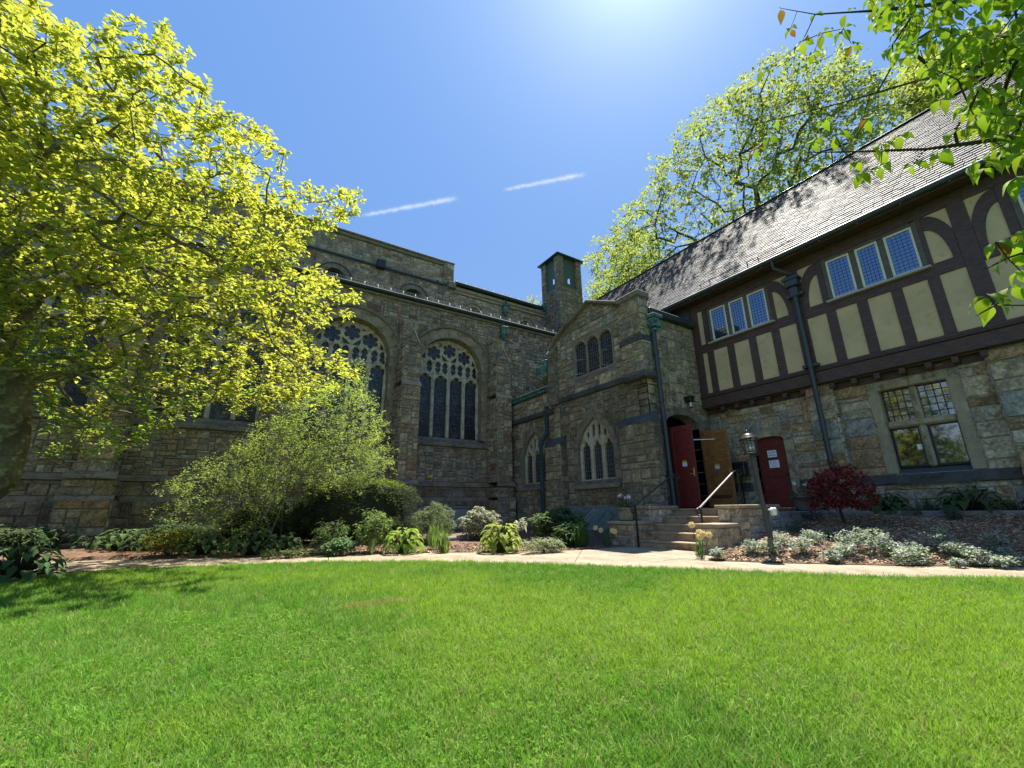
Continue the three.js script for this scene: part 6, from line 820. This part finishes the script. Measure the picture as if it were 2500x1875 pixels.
{ // tall open shrub in front of the church
  const R = rnd(1301), base = V(0.95, 0.1, -14.4), t = thing('open_shrub', 'tall open shrub with many thin stems and fine pale green leaves before the church wall', 'shrub', [base.x, base.y, base.z]);
  const outline = [[370, 1255], [400, 1190], [470, 1140], [560, 1110], [620, 1050], [690, 1000], [760, 960], [850, 925], [880, 880], [900, 960], [935, 1030], [940, 1080], [972, 1130], [930, 1160], [890, 1180], [885, 1225], [830, 1250], [700, 1240], [640, 1290], [560, 1310], [450, 1310], [420, 1270]];
  const tg = crown(outline, 720, R, (x, y) => ((y > 1200 && R() < 0.55) || (x > 690 && y > 1195) ? null : at(x, y, 12.6 + 3.4 * R()))), limbs = []; for (let i = 0; i < 9; i++) { const a = i / 9 * 6.28, x = 0.35 + 1.3 * R(), e = at(mix(480, 850, R()), mix(1020, 1120, R()), 13.2 + 2.4 * R()), s = base.clone().add(V(x * Math.cos(a) * 0.5, 0, x * Math.sin(a) * 0.4)); limbs.push([2, [s, s.clone().lerp(e, 0.3).add(V((R() - 0.5) * 0.2, 0.25, 0)), s.clone().lerp(e, 0.65).add(V((R() - 0.5) * 0.3, 0.2, 0)), e]]); }
  wood(grow([base.clone(), base.clone().add(V(0, 0.03, 0)), base.clone().add(V(0, 0.06, 0))], 0.05, tg, R, { step: 0.25, tip: 0.0035, limbs, wander: 0.15, sag: 0.1 }), t, M.bark, { thin: 0.012 });
  const set = new Leaves(LF.small, M.leaf); for (const p of tg) for (let k = 0; k < 6; k++) spray(set, p.clone().addScaledVector(sph(R), 0.24), R, 6, { size: 0.07, spread: 0.1, color: (R) => tint([0.27, 0.36, 0.06], 0.3, R, 0.06) }); set.done(t);
}
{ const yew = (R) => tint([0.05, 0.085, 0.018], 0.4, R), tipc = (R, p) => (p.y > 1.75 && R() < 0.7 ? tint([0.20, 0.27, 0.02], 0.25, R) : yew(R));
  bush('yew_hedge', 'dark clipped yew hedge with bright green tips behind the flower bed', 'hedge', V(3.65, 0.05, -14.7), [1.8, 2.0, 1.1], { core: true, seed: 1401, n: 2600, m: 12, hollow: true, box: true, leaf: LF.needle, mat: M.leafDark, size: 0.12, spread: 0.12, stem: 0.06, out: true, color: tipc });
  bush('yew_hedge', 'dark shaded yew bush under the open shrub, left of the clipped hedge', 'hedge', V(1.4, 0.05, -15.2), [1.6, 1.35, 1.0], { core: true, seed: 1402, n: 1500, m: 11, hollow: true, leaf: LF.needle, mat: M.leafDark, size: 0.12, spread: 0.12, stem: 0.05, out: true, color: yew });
}
const ground = (px, py) => { const p = onY(px, py, 0.06); p.y = leftBedY(p.x, p.z) - 0.01; return p; };
bush('grey_green_shrub', 'round fine-leaved grey-green shrub to the right of the yew hedge', 'shrub', V(5.55, 0.08, -13.0), [0.66, 1.12, 0.6], { seed: 1403, n: 420, m: 9, leaf: LF.lance, size: 0.10, spread: 0.08, out: true, color: (R) => tint([0.17, 0.23, 0.09], 0.25, R) });
bush('variegated_shrub', 'bushy shrub with white-edged leaves beside the church downpipe', 'shrub', V(7.3, 0.08, -13.4), [0.62, 0.98, 0.55], { seed: 1404, n: 200, m: 9, leaf: LF.palm, size: 0.14, spread: 0.06, out: true, color: (R) => tint(R() < 0.6 ? [0.42, 0.42, 0.30] : [0.20, 0.24, 0.12], 0.2, R) });
bush('feathery_perennial', 'tall feathery light green perennial left of the large hosta', 'plant', V(3.25, 0.06, -11.5), [0.45, 0.98, 0.4], { seed: 1405, n: 150, m: 8, leaf: LF.lance, size: 0.13, spread: 0.07, color: (R) => tint([0.18, 0.27, 0.06], 0.25, R) });
bush('feathery_perennial', 'shorter leafy green perennial at the left end of the sunny bed', 'plant', V(2.3, 0.05, -11.9), [0.42, 0.72, 0.38], { seed: 1406, n: 120, m: 8, leaf: LF.lance, size: 0.12, spread: 0.07, color: (R) => tint([0.17, 0.26, 0.07], 0.25, R) });
bush('peony_bush', 'dark leafy peony bush in the shade at the foot of the stone wing', 'shrub', V(8.5, 0.08, -10.6), [0.85, 0.95, 0.75], { seed: 1407, n: 230, m: 9, leaf: LF.palm, size: 0.17, spread: 0.08, color: (R) => tint([0.085, 0.15, 0.04], 0.25, R) });
bush('fern_clump', 'dark green leafy clump between peony bush and left stone pier', 'plant', V(8.0, 0.06, -9.55), [0.5, 0.55, 0.4], { seed: 1408, n: 110, m: 8, leaf: LF.lance, size: 0.2, spread: 0.06, color: (R) => tint([0.075, 0.14, 0.035], 0.25, R) });
bush('white_flowered_sprig', 'small sprig of white flowers lit at the left of the peony bush', 'plant', V(7.05, 0.06, -10.55), [0.16, 0.72, 0.16], { seed: 1409, n: 26, m: 6, leaf: LF.palm, size: 0.1, spread: 0.05, skirt: 0.4, color: (R) => tint([0.5, 0.52, 0.38], 0.2, R) });
bush('yellow_sprig', 'thin sprig with yellow-green tips behind the bright hosta', 'plant', V(6.1, 0.06, -10.4), [0.14, 0.66, 0.14], { seed: 1410, n: 24, m: 6, leaf: LF.palm, size: 0.09, spread: 0.05, skirt: 0.3, color: (R) => tint([0.34, 0.33, 0.05], 0.2, R) });
bush('golden_shrub', 'low golden-leaved shrub between two hosta groups by the shady path', 'shrub', V(-0.95, 0.05, -13.6), [0.6, 0.62, 0.4], { seed: 1411, n: 160, m: 8, leaf: LF.lance, size: 0.13, spread: 0.07, color: (R) => tint([0.30, 0.30, 0.03], 0.25, R) });
bush('rounded_perennial', 'low mound of oval blue-green leaves near the path before the yew hedge', 'plant', ground(830, 1352), [0.42, 0.36, 0.3], { seed: 1412, n: 90, m: 8, leaf: LF.small, size: 0.12, spread: 0.06, color: (R) => tint([0.14, 0.25, 0.08], 0.2, R) });
bush('low_groundcover', 'low dull green ground cover at the path edge under the open shrub', 'plant', ground(720, 1357), [0.6, 0.2, 0.25], { seed: 1413, n: 70, m: 8, leaf: LF.small, size: 0.08, spread: 0.08, color: (R) => tint([0.13, 0.18, 0.04], 0.25, R) });
bush('grey_edging_plant', 'flat grey-green edging plant at the bend of the path', 'plant', V(6.5, 0.05, -8.75), [0.62, 0.28, 0.3], { seed: 1414, n: 150, m: 9, leaf: LF.lance, size: 0.11, spread: 0.06, color: (R) => tint([0.28, 0.33, 0.17], 0.2, R) });
// Japanese maple
{ const p = onBed(2062, 1312), b = V(12.6, bedY(12.6, -4.85), -4.85); void p;
  bush('red_maple', 'small Japanese maple with dark red leaves against the drainpipe of the timbered house', 'tree', b, [0.85, 1.4, 0.7], { seed: 1501, n: 420, m: 9, leaf: LF.palm, size: 0.1, spread: 0.08, stem: 0.035, tip: 0.003, skirt: 0.42, mat: leafMat(0.4, 0.7), color: (R) => tint(R() < 0.25 ? [0.42, 0.06, 0.035] : [0.25, 0.035, 0.035], 0.3, R) }); }
// hostas: every broad leaf a part
function hosta(label, base, n, L, color, seed, spreadK = 1, name = 'hosta', size = 0.62) {
  const R = rnd(seed), t = thing(name, label, 'plant', [base.x, base.y, base.z]), set = new Leaves(LF.broad, M.leaf, n), st = new G();
  for (let i = 0; i < n; i++) { const f = i / n, a = i * 2.4 + R() * 0.5, ring = Math.sqrt(f), h = L * (1.55 - 1.15 * ring * ring) * (0.85 + 0.3 * R()), d = L * (0.15 + 0.85 * ring) * spreadK, p = V(base.x + d * Math.cos(a), base.y + h * 0.95, base.z + d * Math.sin(a)), dir = V(Math.cos(a), 0.25 - 0.75 * ring + 0.3 * (R() - 0.5), Math.sin(a)).normalize(); set.put(p, orient(dir, V(-0.2 * Math.cos(a), 1, -0.2 * Math.sin(a))), L * size * (0.75 + 0.5 * R()), tint(color, 0.22, R, 0.06)); st.tube([V(0.1 * d * Math.cos(a), -0.03, 0.1 * d * Math.sin(a)), V(0.5 * d * Math.cos(a), h * 0.65, 0.5 * d * Math.sin(a)), p.clone().sub(base)], 0.006 + L * 0.012, 4, { cap: false }); }
  set.done(t); tag(st.build('stems', withColor(M.bark, color[0] * 1.5, color[1] * 1.5, color[2] * 1.5), t), null, null, null, 'stuff'); return t;
}
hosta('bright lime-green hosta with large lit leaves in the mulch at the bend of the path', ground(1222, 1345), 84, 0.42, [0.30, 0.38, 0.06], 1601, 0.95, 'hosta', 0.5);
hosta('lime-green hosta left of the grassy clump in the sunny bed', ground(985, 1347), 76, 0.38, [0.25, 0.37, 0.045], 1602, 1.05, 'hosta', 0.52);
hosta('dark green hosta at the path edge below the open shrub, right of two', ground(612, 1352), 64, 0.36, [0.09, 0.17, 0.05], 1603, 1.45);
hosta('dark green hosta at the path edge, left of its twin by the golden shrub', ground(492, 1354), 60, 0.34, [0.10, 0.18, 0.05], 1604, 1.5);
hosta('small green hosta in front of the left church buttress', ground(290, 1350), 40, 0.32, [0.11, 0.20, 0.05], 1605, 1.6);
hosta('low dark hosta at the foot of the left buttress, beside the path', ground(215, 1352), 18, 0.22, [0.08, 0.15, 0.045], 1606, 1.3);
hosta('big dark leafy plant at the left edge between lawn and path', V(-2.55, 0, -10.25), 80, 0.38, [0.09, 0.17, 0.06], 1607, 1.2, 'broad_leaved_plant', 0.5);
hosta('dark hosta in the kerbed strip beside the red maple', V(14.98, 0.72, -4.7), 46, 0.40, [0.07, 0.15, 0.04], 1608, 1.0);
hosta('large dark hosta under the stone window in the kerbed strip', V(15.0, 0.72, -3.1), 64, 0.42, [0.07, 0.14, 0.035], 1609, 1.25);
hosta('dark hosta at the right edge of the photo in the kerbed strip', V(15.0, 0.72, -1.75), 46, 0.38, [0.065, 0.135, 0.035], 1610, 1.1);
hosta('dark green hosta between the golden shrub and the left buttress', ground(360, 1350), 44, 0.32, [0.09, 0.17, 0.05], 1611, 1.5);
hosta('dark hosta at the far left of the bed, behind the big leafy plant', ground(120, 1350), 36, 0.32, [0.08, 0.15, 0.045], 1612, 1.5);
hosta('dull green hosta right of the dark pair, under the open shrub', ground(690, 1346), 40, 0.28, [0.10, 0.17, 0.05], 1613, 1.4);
bush('fern_clump', 'dark low fern growth along the church wall left of the open shrub', 'plant', V(-1.0, 0.08, -15.8), [1.5, 0.6, 0.7], { seed: 1415, n: 300, m: 8, leaf: LF.lance, size: 0.22, spread: 0.1, color: (R) => tint([0.07, 0.12, 0.035], 0.25, R) });
bush('fern_clump', 'dark low fern growth at the foot of the church wall beyond the left buttress', 'plant', V(-4.8, 0.08, -16.4), [1.6, 0.7, 0.7], { seed: 1416, n: 300, m: 8, leaf: LF.lance, size: 0.24, spread: 0.1, color: (R) => tint([0.07, 0.12, 0.035], 0.25, R) });
// strap-leaved clumps and daffodils
function straps(name, label, base, n, L, w, color, seed, lean = 0.5) {
  const R = rnd(seed), t = thing(name, label, 'plant', [base.x, base.y, base.z]), set = new Leaves(leafGeo(1, w / L, { seg: 6, at: 0.35, fold: 0.5, curl: 0.55 }), M.leaf);
  for (let i = 0; i < n; i++) { const a = R() * 6.283, d = V(Math.cos(a) * lean * R(), 1, Math.sin(a) * lean * R()).normalize(); set.put(V(base.x + 0.22 * L * Math.cos(a) * R(), base.y - 0.02, base.z + 0.22 * L * Math.sin(a) * R()), orient(d, V(-Math.cos(a), 0.2, -Math.sin(a)), 3.1416), L * (0.6 + 0.5 * R()), tint(color, 0.25, R)); }
  set.done(t, 'blades'); return t;
}
straps('daylily_clump', 'bright clump of grassy daylily leaves between the two lit hostas', ground(1082, 1346), 120, 0.52, 0.022, [0.21, 0.31, 0.07], 1701, 0.8);
straps('daylily_clump', 'grassy light green clump behind the second hosta', V(4.75, 0.08, -11.2), 90, 0.62, 0.022, [0.2, 0.31, 0.07], 1702, 0.9);
straps('daylily_clump', 'shaded clump of long daylily leaves left of the stone pier', ground(1418, 1334), 130, 0.62, 0.02, [0.075, 0.15, 0.03], 1703, 0.9);
straps('daylily_clump', 'pale strappy clump under the feathery perennials by the path', ground(905, 1350), 80, 0.34, 0.014, [0.24, 0.28, 0.08], 1704, 0.9);
straps('strappy_plant', 'grey-green strappy plant between the hostas in the kerbed strip', V(14.9, 0.72, -3.85), 60, 0.5, 0.02, [0.08, 0.12, 0.06], 1705, 1.0);
straps('strappy_plant', 'shaded strappy plant at the left end of the large hosta', V(14.9, 0.72, -2.4), 50, 0.46, 0.02, [0.07, 0.12, 0.05], 1706, 1.0);
function daffodils(label, base, heads, seed, n) {
  const t = straps('daffodil_clump', label, base, n, 0.42, 0.014, [0.12, 0.21, 0.06], seed, 0.75), R = rnd(seed + 5), yel = M.petalYellow ??= withColor(M.petal, 0.80, 0.70, 0.34), deep = M.petalDeep ??= withColor(M.petal, 0.75, 0.52, 0.08), stemM = M.stemGreen ??= withColor(M.bark, 0.14, 0.24, 0.07), st = new G();
  heads.forEach(([dx, h, dz], i) => { const top = V(dx, h, dz), f = sub(t, 'flower'); st.tube([V(dx * 0.3, 0, dz * 0.3), V(dx * 0.7, h * 0.6, dz * 0.7), top], 0.006, 5); f.position.copy(top); f.quaternion.setFromUnitVectors(Y, V(-0.8 + 0.3 * (R() - 0.5), 0.25, 0.5).normalize()); const p = new THREE.Mesh(petal, yel); p.name = 'petals'; p.scale.setScalar(0.075); p.castShadow = p.receiveShadow = true; const p2 = new THREE.Mesh(petal, yel); p2.name = 'petals'; p2.scale.setScalar(0.072); p2.rotation.y = 0.63; p2.position.y = -0.004; f.add(p, p2); new G([0, 0, 0]).add(new THREE.CylinderGeometry(0.022, 0.014, 0.032, 10, 1, true), new THREE.Matrix4().makeTranslation(0, 0.02, 0)).build('trumpet', deep, f); });
  st.build('flower_stems', stemM, t);
}
daffodils('clump of pale yellow daffodils at the foot of the right-hand pier', V(8.12, 0.03, -5.72), [[0.0, 0.62, -0.12], [0.02, 0.48, 0.02], [-0.05, 0.46, 0.14], [-0.1, 0.4, 0.1], [0.06, 0.44, 0.2]], 1801, 46);
daffodils('a few yellow daffodils at the corner of the left-hand pier', V(8.75, 0.03, -8.95), [[0.05, 0.4, 0.18], [0.03, 0.38, 0.28], [-0.05, 0.46, -0.35], [0.0, 0.40, -0.2]], 1802, 40);
// ground cover mounds on the right bed
{ const spots = [[1752, 1366, 0.17, 0.17], [1840, 1352, 0.24, 0.22], [1885, 1352, 0.26, 0.22], [1905, 1330, 0.3, 0.22], [1958, 1350, 0.3, 0.24], [1985, 1325, 0.32, 0.2], [2034, 1372, 0.22, 0.18], [2085, 1345, 0.4, 0.34], [2135, 1330, 0.42, 0.34], [2068, 1352, 0.26, 0.16], [2215, 1345, 0.34, 0.22], [2180, 1362, 0.22, 0.2], [2238, 1372, 0.3, 0.24], [2305, 1342, 0.3, 0.32], [2375, 1322, 0.26, 0.24], [2320, 1310, 0.24, 0.2], [2440, 1360, 0.28, 0.26], [2462, 1376, 0.18, 0.18], [2432, 1320, 0.2, 0.14], [2340, 1384, 0.12, 0.1], [1620 + 505, 1300, 0.3, 0.16], [2240, 1285, 0.3, 0.2], [2330, 1270, 0.3, 0.22], [1950, 1300, 0.4, 0.24], [1990, 1285, 0.4, 0.24], [2040, 1318, 0.34, 0.2]];
  const names = [ "small pale mound of ground cover beside the daffodils at the right pier", "pale mound of ground cover just left of the lamp post", "pale mound of ground cover right at the lamp post foot", "pale mound of ground cover close behind the lamp post foot", "pale mound of ground cover a step right of the lamp post", "pale mound of ground cover midway between lamp post and red maple trunk", "small lone pale mound at the path edge below the red maple", "left half of the biggest pale ground cover clump, below the red maple", "right half of the biggest pale ground cover clump, below the red maple", "low straggling pale mound in front of the biggest clump", "pale mound in mid bed, just right of the biggest clump", "small pale mound between the biggest clump and the path", "pale mound nearest the path in mid bed, with a dark gap beneath", "upright leafy pale mound at the shadow edge below the stone window", "pale mound at the shadow edge, right of the upright leafy one", "loose pale mound behind the upright leafy one, half in shade", "wide pale mound near the right edge of the photo", "small pale mound in front of the wide one at the right edge", "flat little pale mound on the shadow line at far right", "tiny pale sprig at the path edge below the stone window", "dull green mound in the shade right of the red maple", "dull green mound in the shade below the left hosta of the kerbed strip", "dull green mound in the shade close under the kerb, below the large hosta", "dull green mound in the shade behind the lamp post", "dull green mound in the shade below the dark flower pot", "dull green mound in the shade at the foot of the red maple" ];
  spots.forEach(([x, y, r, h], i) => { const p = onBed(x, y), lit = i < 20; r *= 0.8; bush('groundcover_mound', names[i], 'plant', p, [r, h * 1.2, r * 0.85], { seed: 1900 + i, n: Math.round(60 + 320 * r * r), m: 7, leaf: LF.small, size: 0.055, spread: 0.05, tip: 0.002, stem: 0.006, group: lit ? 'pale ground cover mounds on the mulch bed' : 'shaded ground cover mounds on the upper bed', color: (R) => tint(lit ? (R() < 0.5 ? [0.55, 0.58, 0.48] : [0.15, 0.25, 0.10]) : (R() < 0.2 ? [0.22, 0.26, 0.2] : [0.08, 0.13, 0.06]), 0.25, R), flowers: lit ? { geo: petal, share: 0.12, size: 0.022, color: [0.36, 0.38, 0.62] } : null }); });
}
// flower pots
for (const [label, p, m, s, seed] of [['stone pot of white geraniums on the lower left pier', V(9.66, 0.655, -9.06), M.pot, 1, 2001], ['dark pot of white geraniums on the landing beside the red maple', V(13.75, 0.86, -6.18), M.darkPot, 1.12, 2002]]) {
  const t = thing('flower_pot', label, 'flower pot', [p.x, p.y, p.z]);
  new G([0, 0, 0]).add(new THREE.LatheGeometry([[0.001, 0], [0.18, 0], [0.19, 0.04], [0.23, 0.26], [0.25, 0.30], [0.275, 0.31], [0.28, 0.36], [0.25, 0.365], [0.23, 0.31], [0.001, 0.31]].map(([r, y]) => new THREE.Vector2(r * s, y * s)), 28)).build('pot', m, t);
  const R = rnd(seed), set = new Leaves(LF.small, M.leaf), fl = new Leaves(petal, M.petal), st = new G(), O = p; for (let i = 0; i < 150; i++) { const a = R() * 6.28, d = 0.27 * Math.sqrt(R()) * s, y = 0.34 + 0.24 * R() * (1 - d); set.put(V(O.x + d * Math.cos(a), O.y + y * s, O.z + d * Math.sin(a)), orient(sph(R).add(V(0, 0.4, 0)), V(0, 1, 0).addScaledVector(sph(R), 0.5)), 0.09, tint([0.09, 0.17, 0.05], 0.3, R)); if (i < 40) st.tube([V(0.2 * d * Math.cos(a), 0.3 * s, 0.2 * d * Math.sin(a)), V(d * Math.cos(a), y * s, d * Math.sin(a))], 0.004, 4); }
  for (let k = 0; k < 5; k++) { const a = k * 1.4 + 2.2, c = V(O.x + 0.15 * Math.cos(a) * s, O.y + (0.62 + 0.04 * (k % 3)) * s, O.z + 0.17 * Math.sin(a) * s); st.tube([V(0, 0.32, 0), c.clone().sub(O)], 0.004, 4); for (let i = 0; i < 16; i++) { const q = sph(R); if (q.y < -0.3) continue; fl.put(c.clone().addScaledVector(q, 0.045), orient(V(q.z, 0.1, -q.x), q), 0.028, [0.8, 0.8, 0.78]); } }
  set.done(t, 'leaves'); fl.done(t, 'flowers'); tag(st.build('stems', M.stemGreen, t), null, null, null, 'stuff');
}
// ── grass ──
{
  const R = rnd(3001), blade = (g, x, z, h, w, a, bend, tw) => { const d = V(Math.cos(a), 0, Math.sin(a)), s = V(-Math.sin(a + tw), 0, Math.cos(a + tw)).multiplyScalar(w), P = (t) => V(x, 0, z).add(V(0, h * t * (1 - 0.35 * bend * t), 0)).addScaledVector(d, h * bend * t * t), pts = [0, 0.4, 0.75, 1].map(P); for (let i = 0; i < 3; i++) { const k0 = [1, 0.85, 0.55][i], k1 = [0.85, 0.55, 0][i], a0 = pts[i].clone().addScaledVector(s, -k0), b0 = pts[i].clone().addScaledVector(s, k0), b1 = pts[i + 1].clone().addScaledVector(s, k1), a1 = pts[i + 1].clone().addScaledVector(s, -k1); i < 2 ? g.quad(a0, b0, b1, a1) : g.tri(a0, b0, pts[3]); } };
  const tufts = []; for (let v = 0; v < 4; v++) { const g = new G(), n = 11; for (let i = 0; i < n; i++) { const a = R() * 6.28, r = 0.035 * Math.sqrt(R()); blade(g, r * Math.cos(a), r * Math.sin(a), 0.042 + 0.05 * R(), 0.0014 + 0.0010 * R(), R() * 6.28, 0.12 + 0.6 * R(), (R() - 0.5) * 1.4); } tufts.push(g.geo()); }
  const clover = (() => { const g = new G(); for (let i = 0; i < 3; i++) { const a = i / 3 * 6.28, c = V(Math.cos(a), 0, Math.sin(a)), s = V(-Math.sin(a), 0, Math.cos(a)), P = (u, w, y) => c.clone().multiplyScalar(u).addScaledVector(s, w).add(V(0, y, 0)); g.quad(P(0, 0, 0), P(0.6, -0.5, 0.12), P(1.05, -0.3, 0.05), P(0.95, 0, 0)).quad(P(0, 0, 0), P(0.95, 0, 0), P(1.05, 0.3, 0.05), P(0.6, 0.5, 0.12)); } return g.geo(); })();
  const spots = [], dry = [], clo = []; let guard = 0;
  const want = 110000;
  while (spots.length < want && guard++ < want * 20) {
    const r = 1.15 + 13.5 * Math.pow(R(), 1.45), px = -60 + 2620 * R(), d = at(px, 1300, r), x = d.x, z = d.z;
    if (z < lawnZ(x) - 0.02 - 0.05 * R() || z > 6) continue; const t = toPx(V(x, 0, z)); if (t[2] < 0.2 || t[1] > 2050) continue;
    const pa = fbm(x * 0.06 + 0.5, z * 0.06 + 0.5, 6, 7, 4), pc = fbm(x * 0.09 + 0.2, z * 0.09 + 0.7, 8, 17, 4), bare = Math.hypot((x - 1.55) / 0.42, (z + 5.1) / 0.16) < 1;
    spots.push([x, z, r, pa, pc, bare]);
    if (r < 6.5 && pc > 0.575 && R() < 0.4) clo.push([x, z]); if (r < 7 && R() < 0.022 + (bare ? 0.2 : 0)) dry.push([x, z]);
  }
  const m = new THREE.Matrix4(), q = new THREE.Quaternion(), c = new THREE.Color(), e = new THREE.Euler();
  for (let v = 0; v < 4; v++) {
    const l = spots.filter((_, i) => i % 4 === v), im = new THREE.InstancedMesh(tufts[v], M.grass, l.length);
    l.forEach(([x, z, r, pa, pc, bare], i) => { const s = (0.8 + 0.5 * R()) * (1 + 0.015 * r) * (0.85 + 0.4 * pa); m.compose(V(x, -0.002, z), q.setFromEuler(e.set((R() - 0.5) * 0.5, R() * 6.283, (R() - 0.5) * 0.5)), V(s, s * (0.8 + 0.4 * R()), s)); im.setMatrixAt(i, m); const k = 0.75 + 0.5 * R(), y = sm(0.40, 0.62, pa), b = R(); im.setColorAt(i, bare && b < 0.65 ? c.setRGB(0.32 * k, 0.29 * k, 0.10 * k) : b < 0.05 ? c.setRGB(0.28 * k, 0.24 * k, 0.10 * k) : b < 0.20 ? c.setRGB(0.26 * k, 0.38 * k, 0.09 * k) : c.setRGB(mix(0.115, 0.215, y) * k, mix(0.27, 0.36, y) * k, mix(0.020, 0.024, y) * k)); });
    im.name = numbered('grass'); im.castShadow = im.receiveShadow = true; tag(im, ['lawn grass, long fresh green blades of the mown lawn', 'lawn grass, leaning green blades mixed through the lawn', 'lawn grass, short fresh blades mixed through the lawn', 'lawn grass, curled blades mixed through the lawn'][v], 'grass', null, 'stuff'); scene.add(im);
  }
  const cl = new THREE.InstancedMesh(clover, M.grass, clo.length * 3); let k = 0; for (const [x, z] of clo) for (let j = 0; j < 3; j++) { const s = 0.0075 + 0.005 * R(); m.compose(V(x + (R() - 0.5) * 0.09, 0.035 + 0.03 * R(), z + (R() - 0.5) * 0.09), q.setFromEuler(e.set((R() - 0.5) * 0.9, R() * 6.283, (R() - 0.5) * 0.9)), V(s, s, s)); cl.setMatrixAt(k, m); const f = 0.8 + 0.4 * R(); cl.setColorAt(k++, c.setRGB(0.17 * f, 0.32 * f, 0.025 * f)); }
  cl.name = 'clover'; cl.castShadow = cl.receiveShadow = true; tag(cl, 'patches of small three-part clover leaves growing in the lawn', 'clover', null, 'stuff'); scene.add(cl);
  const stalk = (() => { const g = new G(); blade(g, 0, 0, 0.09, 0.0014, 0, 0.7, 0); blade(g, 0.01, 0.01, 0.07, 0.004, 2, 0.9, 0); blade(g, -0.01, 0.01, 0.05, 0.004, 4, 1, 0); return g.geo(); })(), dr = new THREE.InstancedMesh(stalk, M.grass, dry.length); dry.forEach(([x, z], i) => { m.compose(V(x, 0.01, z), q.setFromEuler(e.set((R() - 0.5) * 1.2, R() * 6.283, (R() - 0.5) * 1.2)), V(1, 1, 1)); dr.setMatrixAt(i, m); const f = 0.8 + 0.4 * R(); dr.setColorAt(i, c.setRGB(0.42 * f, 0.30 * f, 0.14 * f)); });
  dr.name = 'dry_grass'; dr.castShadow = dr.receiveShadow = true; tag(dr, 'dry straw-coloured stalks scattered through the lawn', 'dry grass', null, 'stuff'); scene.add(dr);
}

renderer.render(scene, camera);
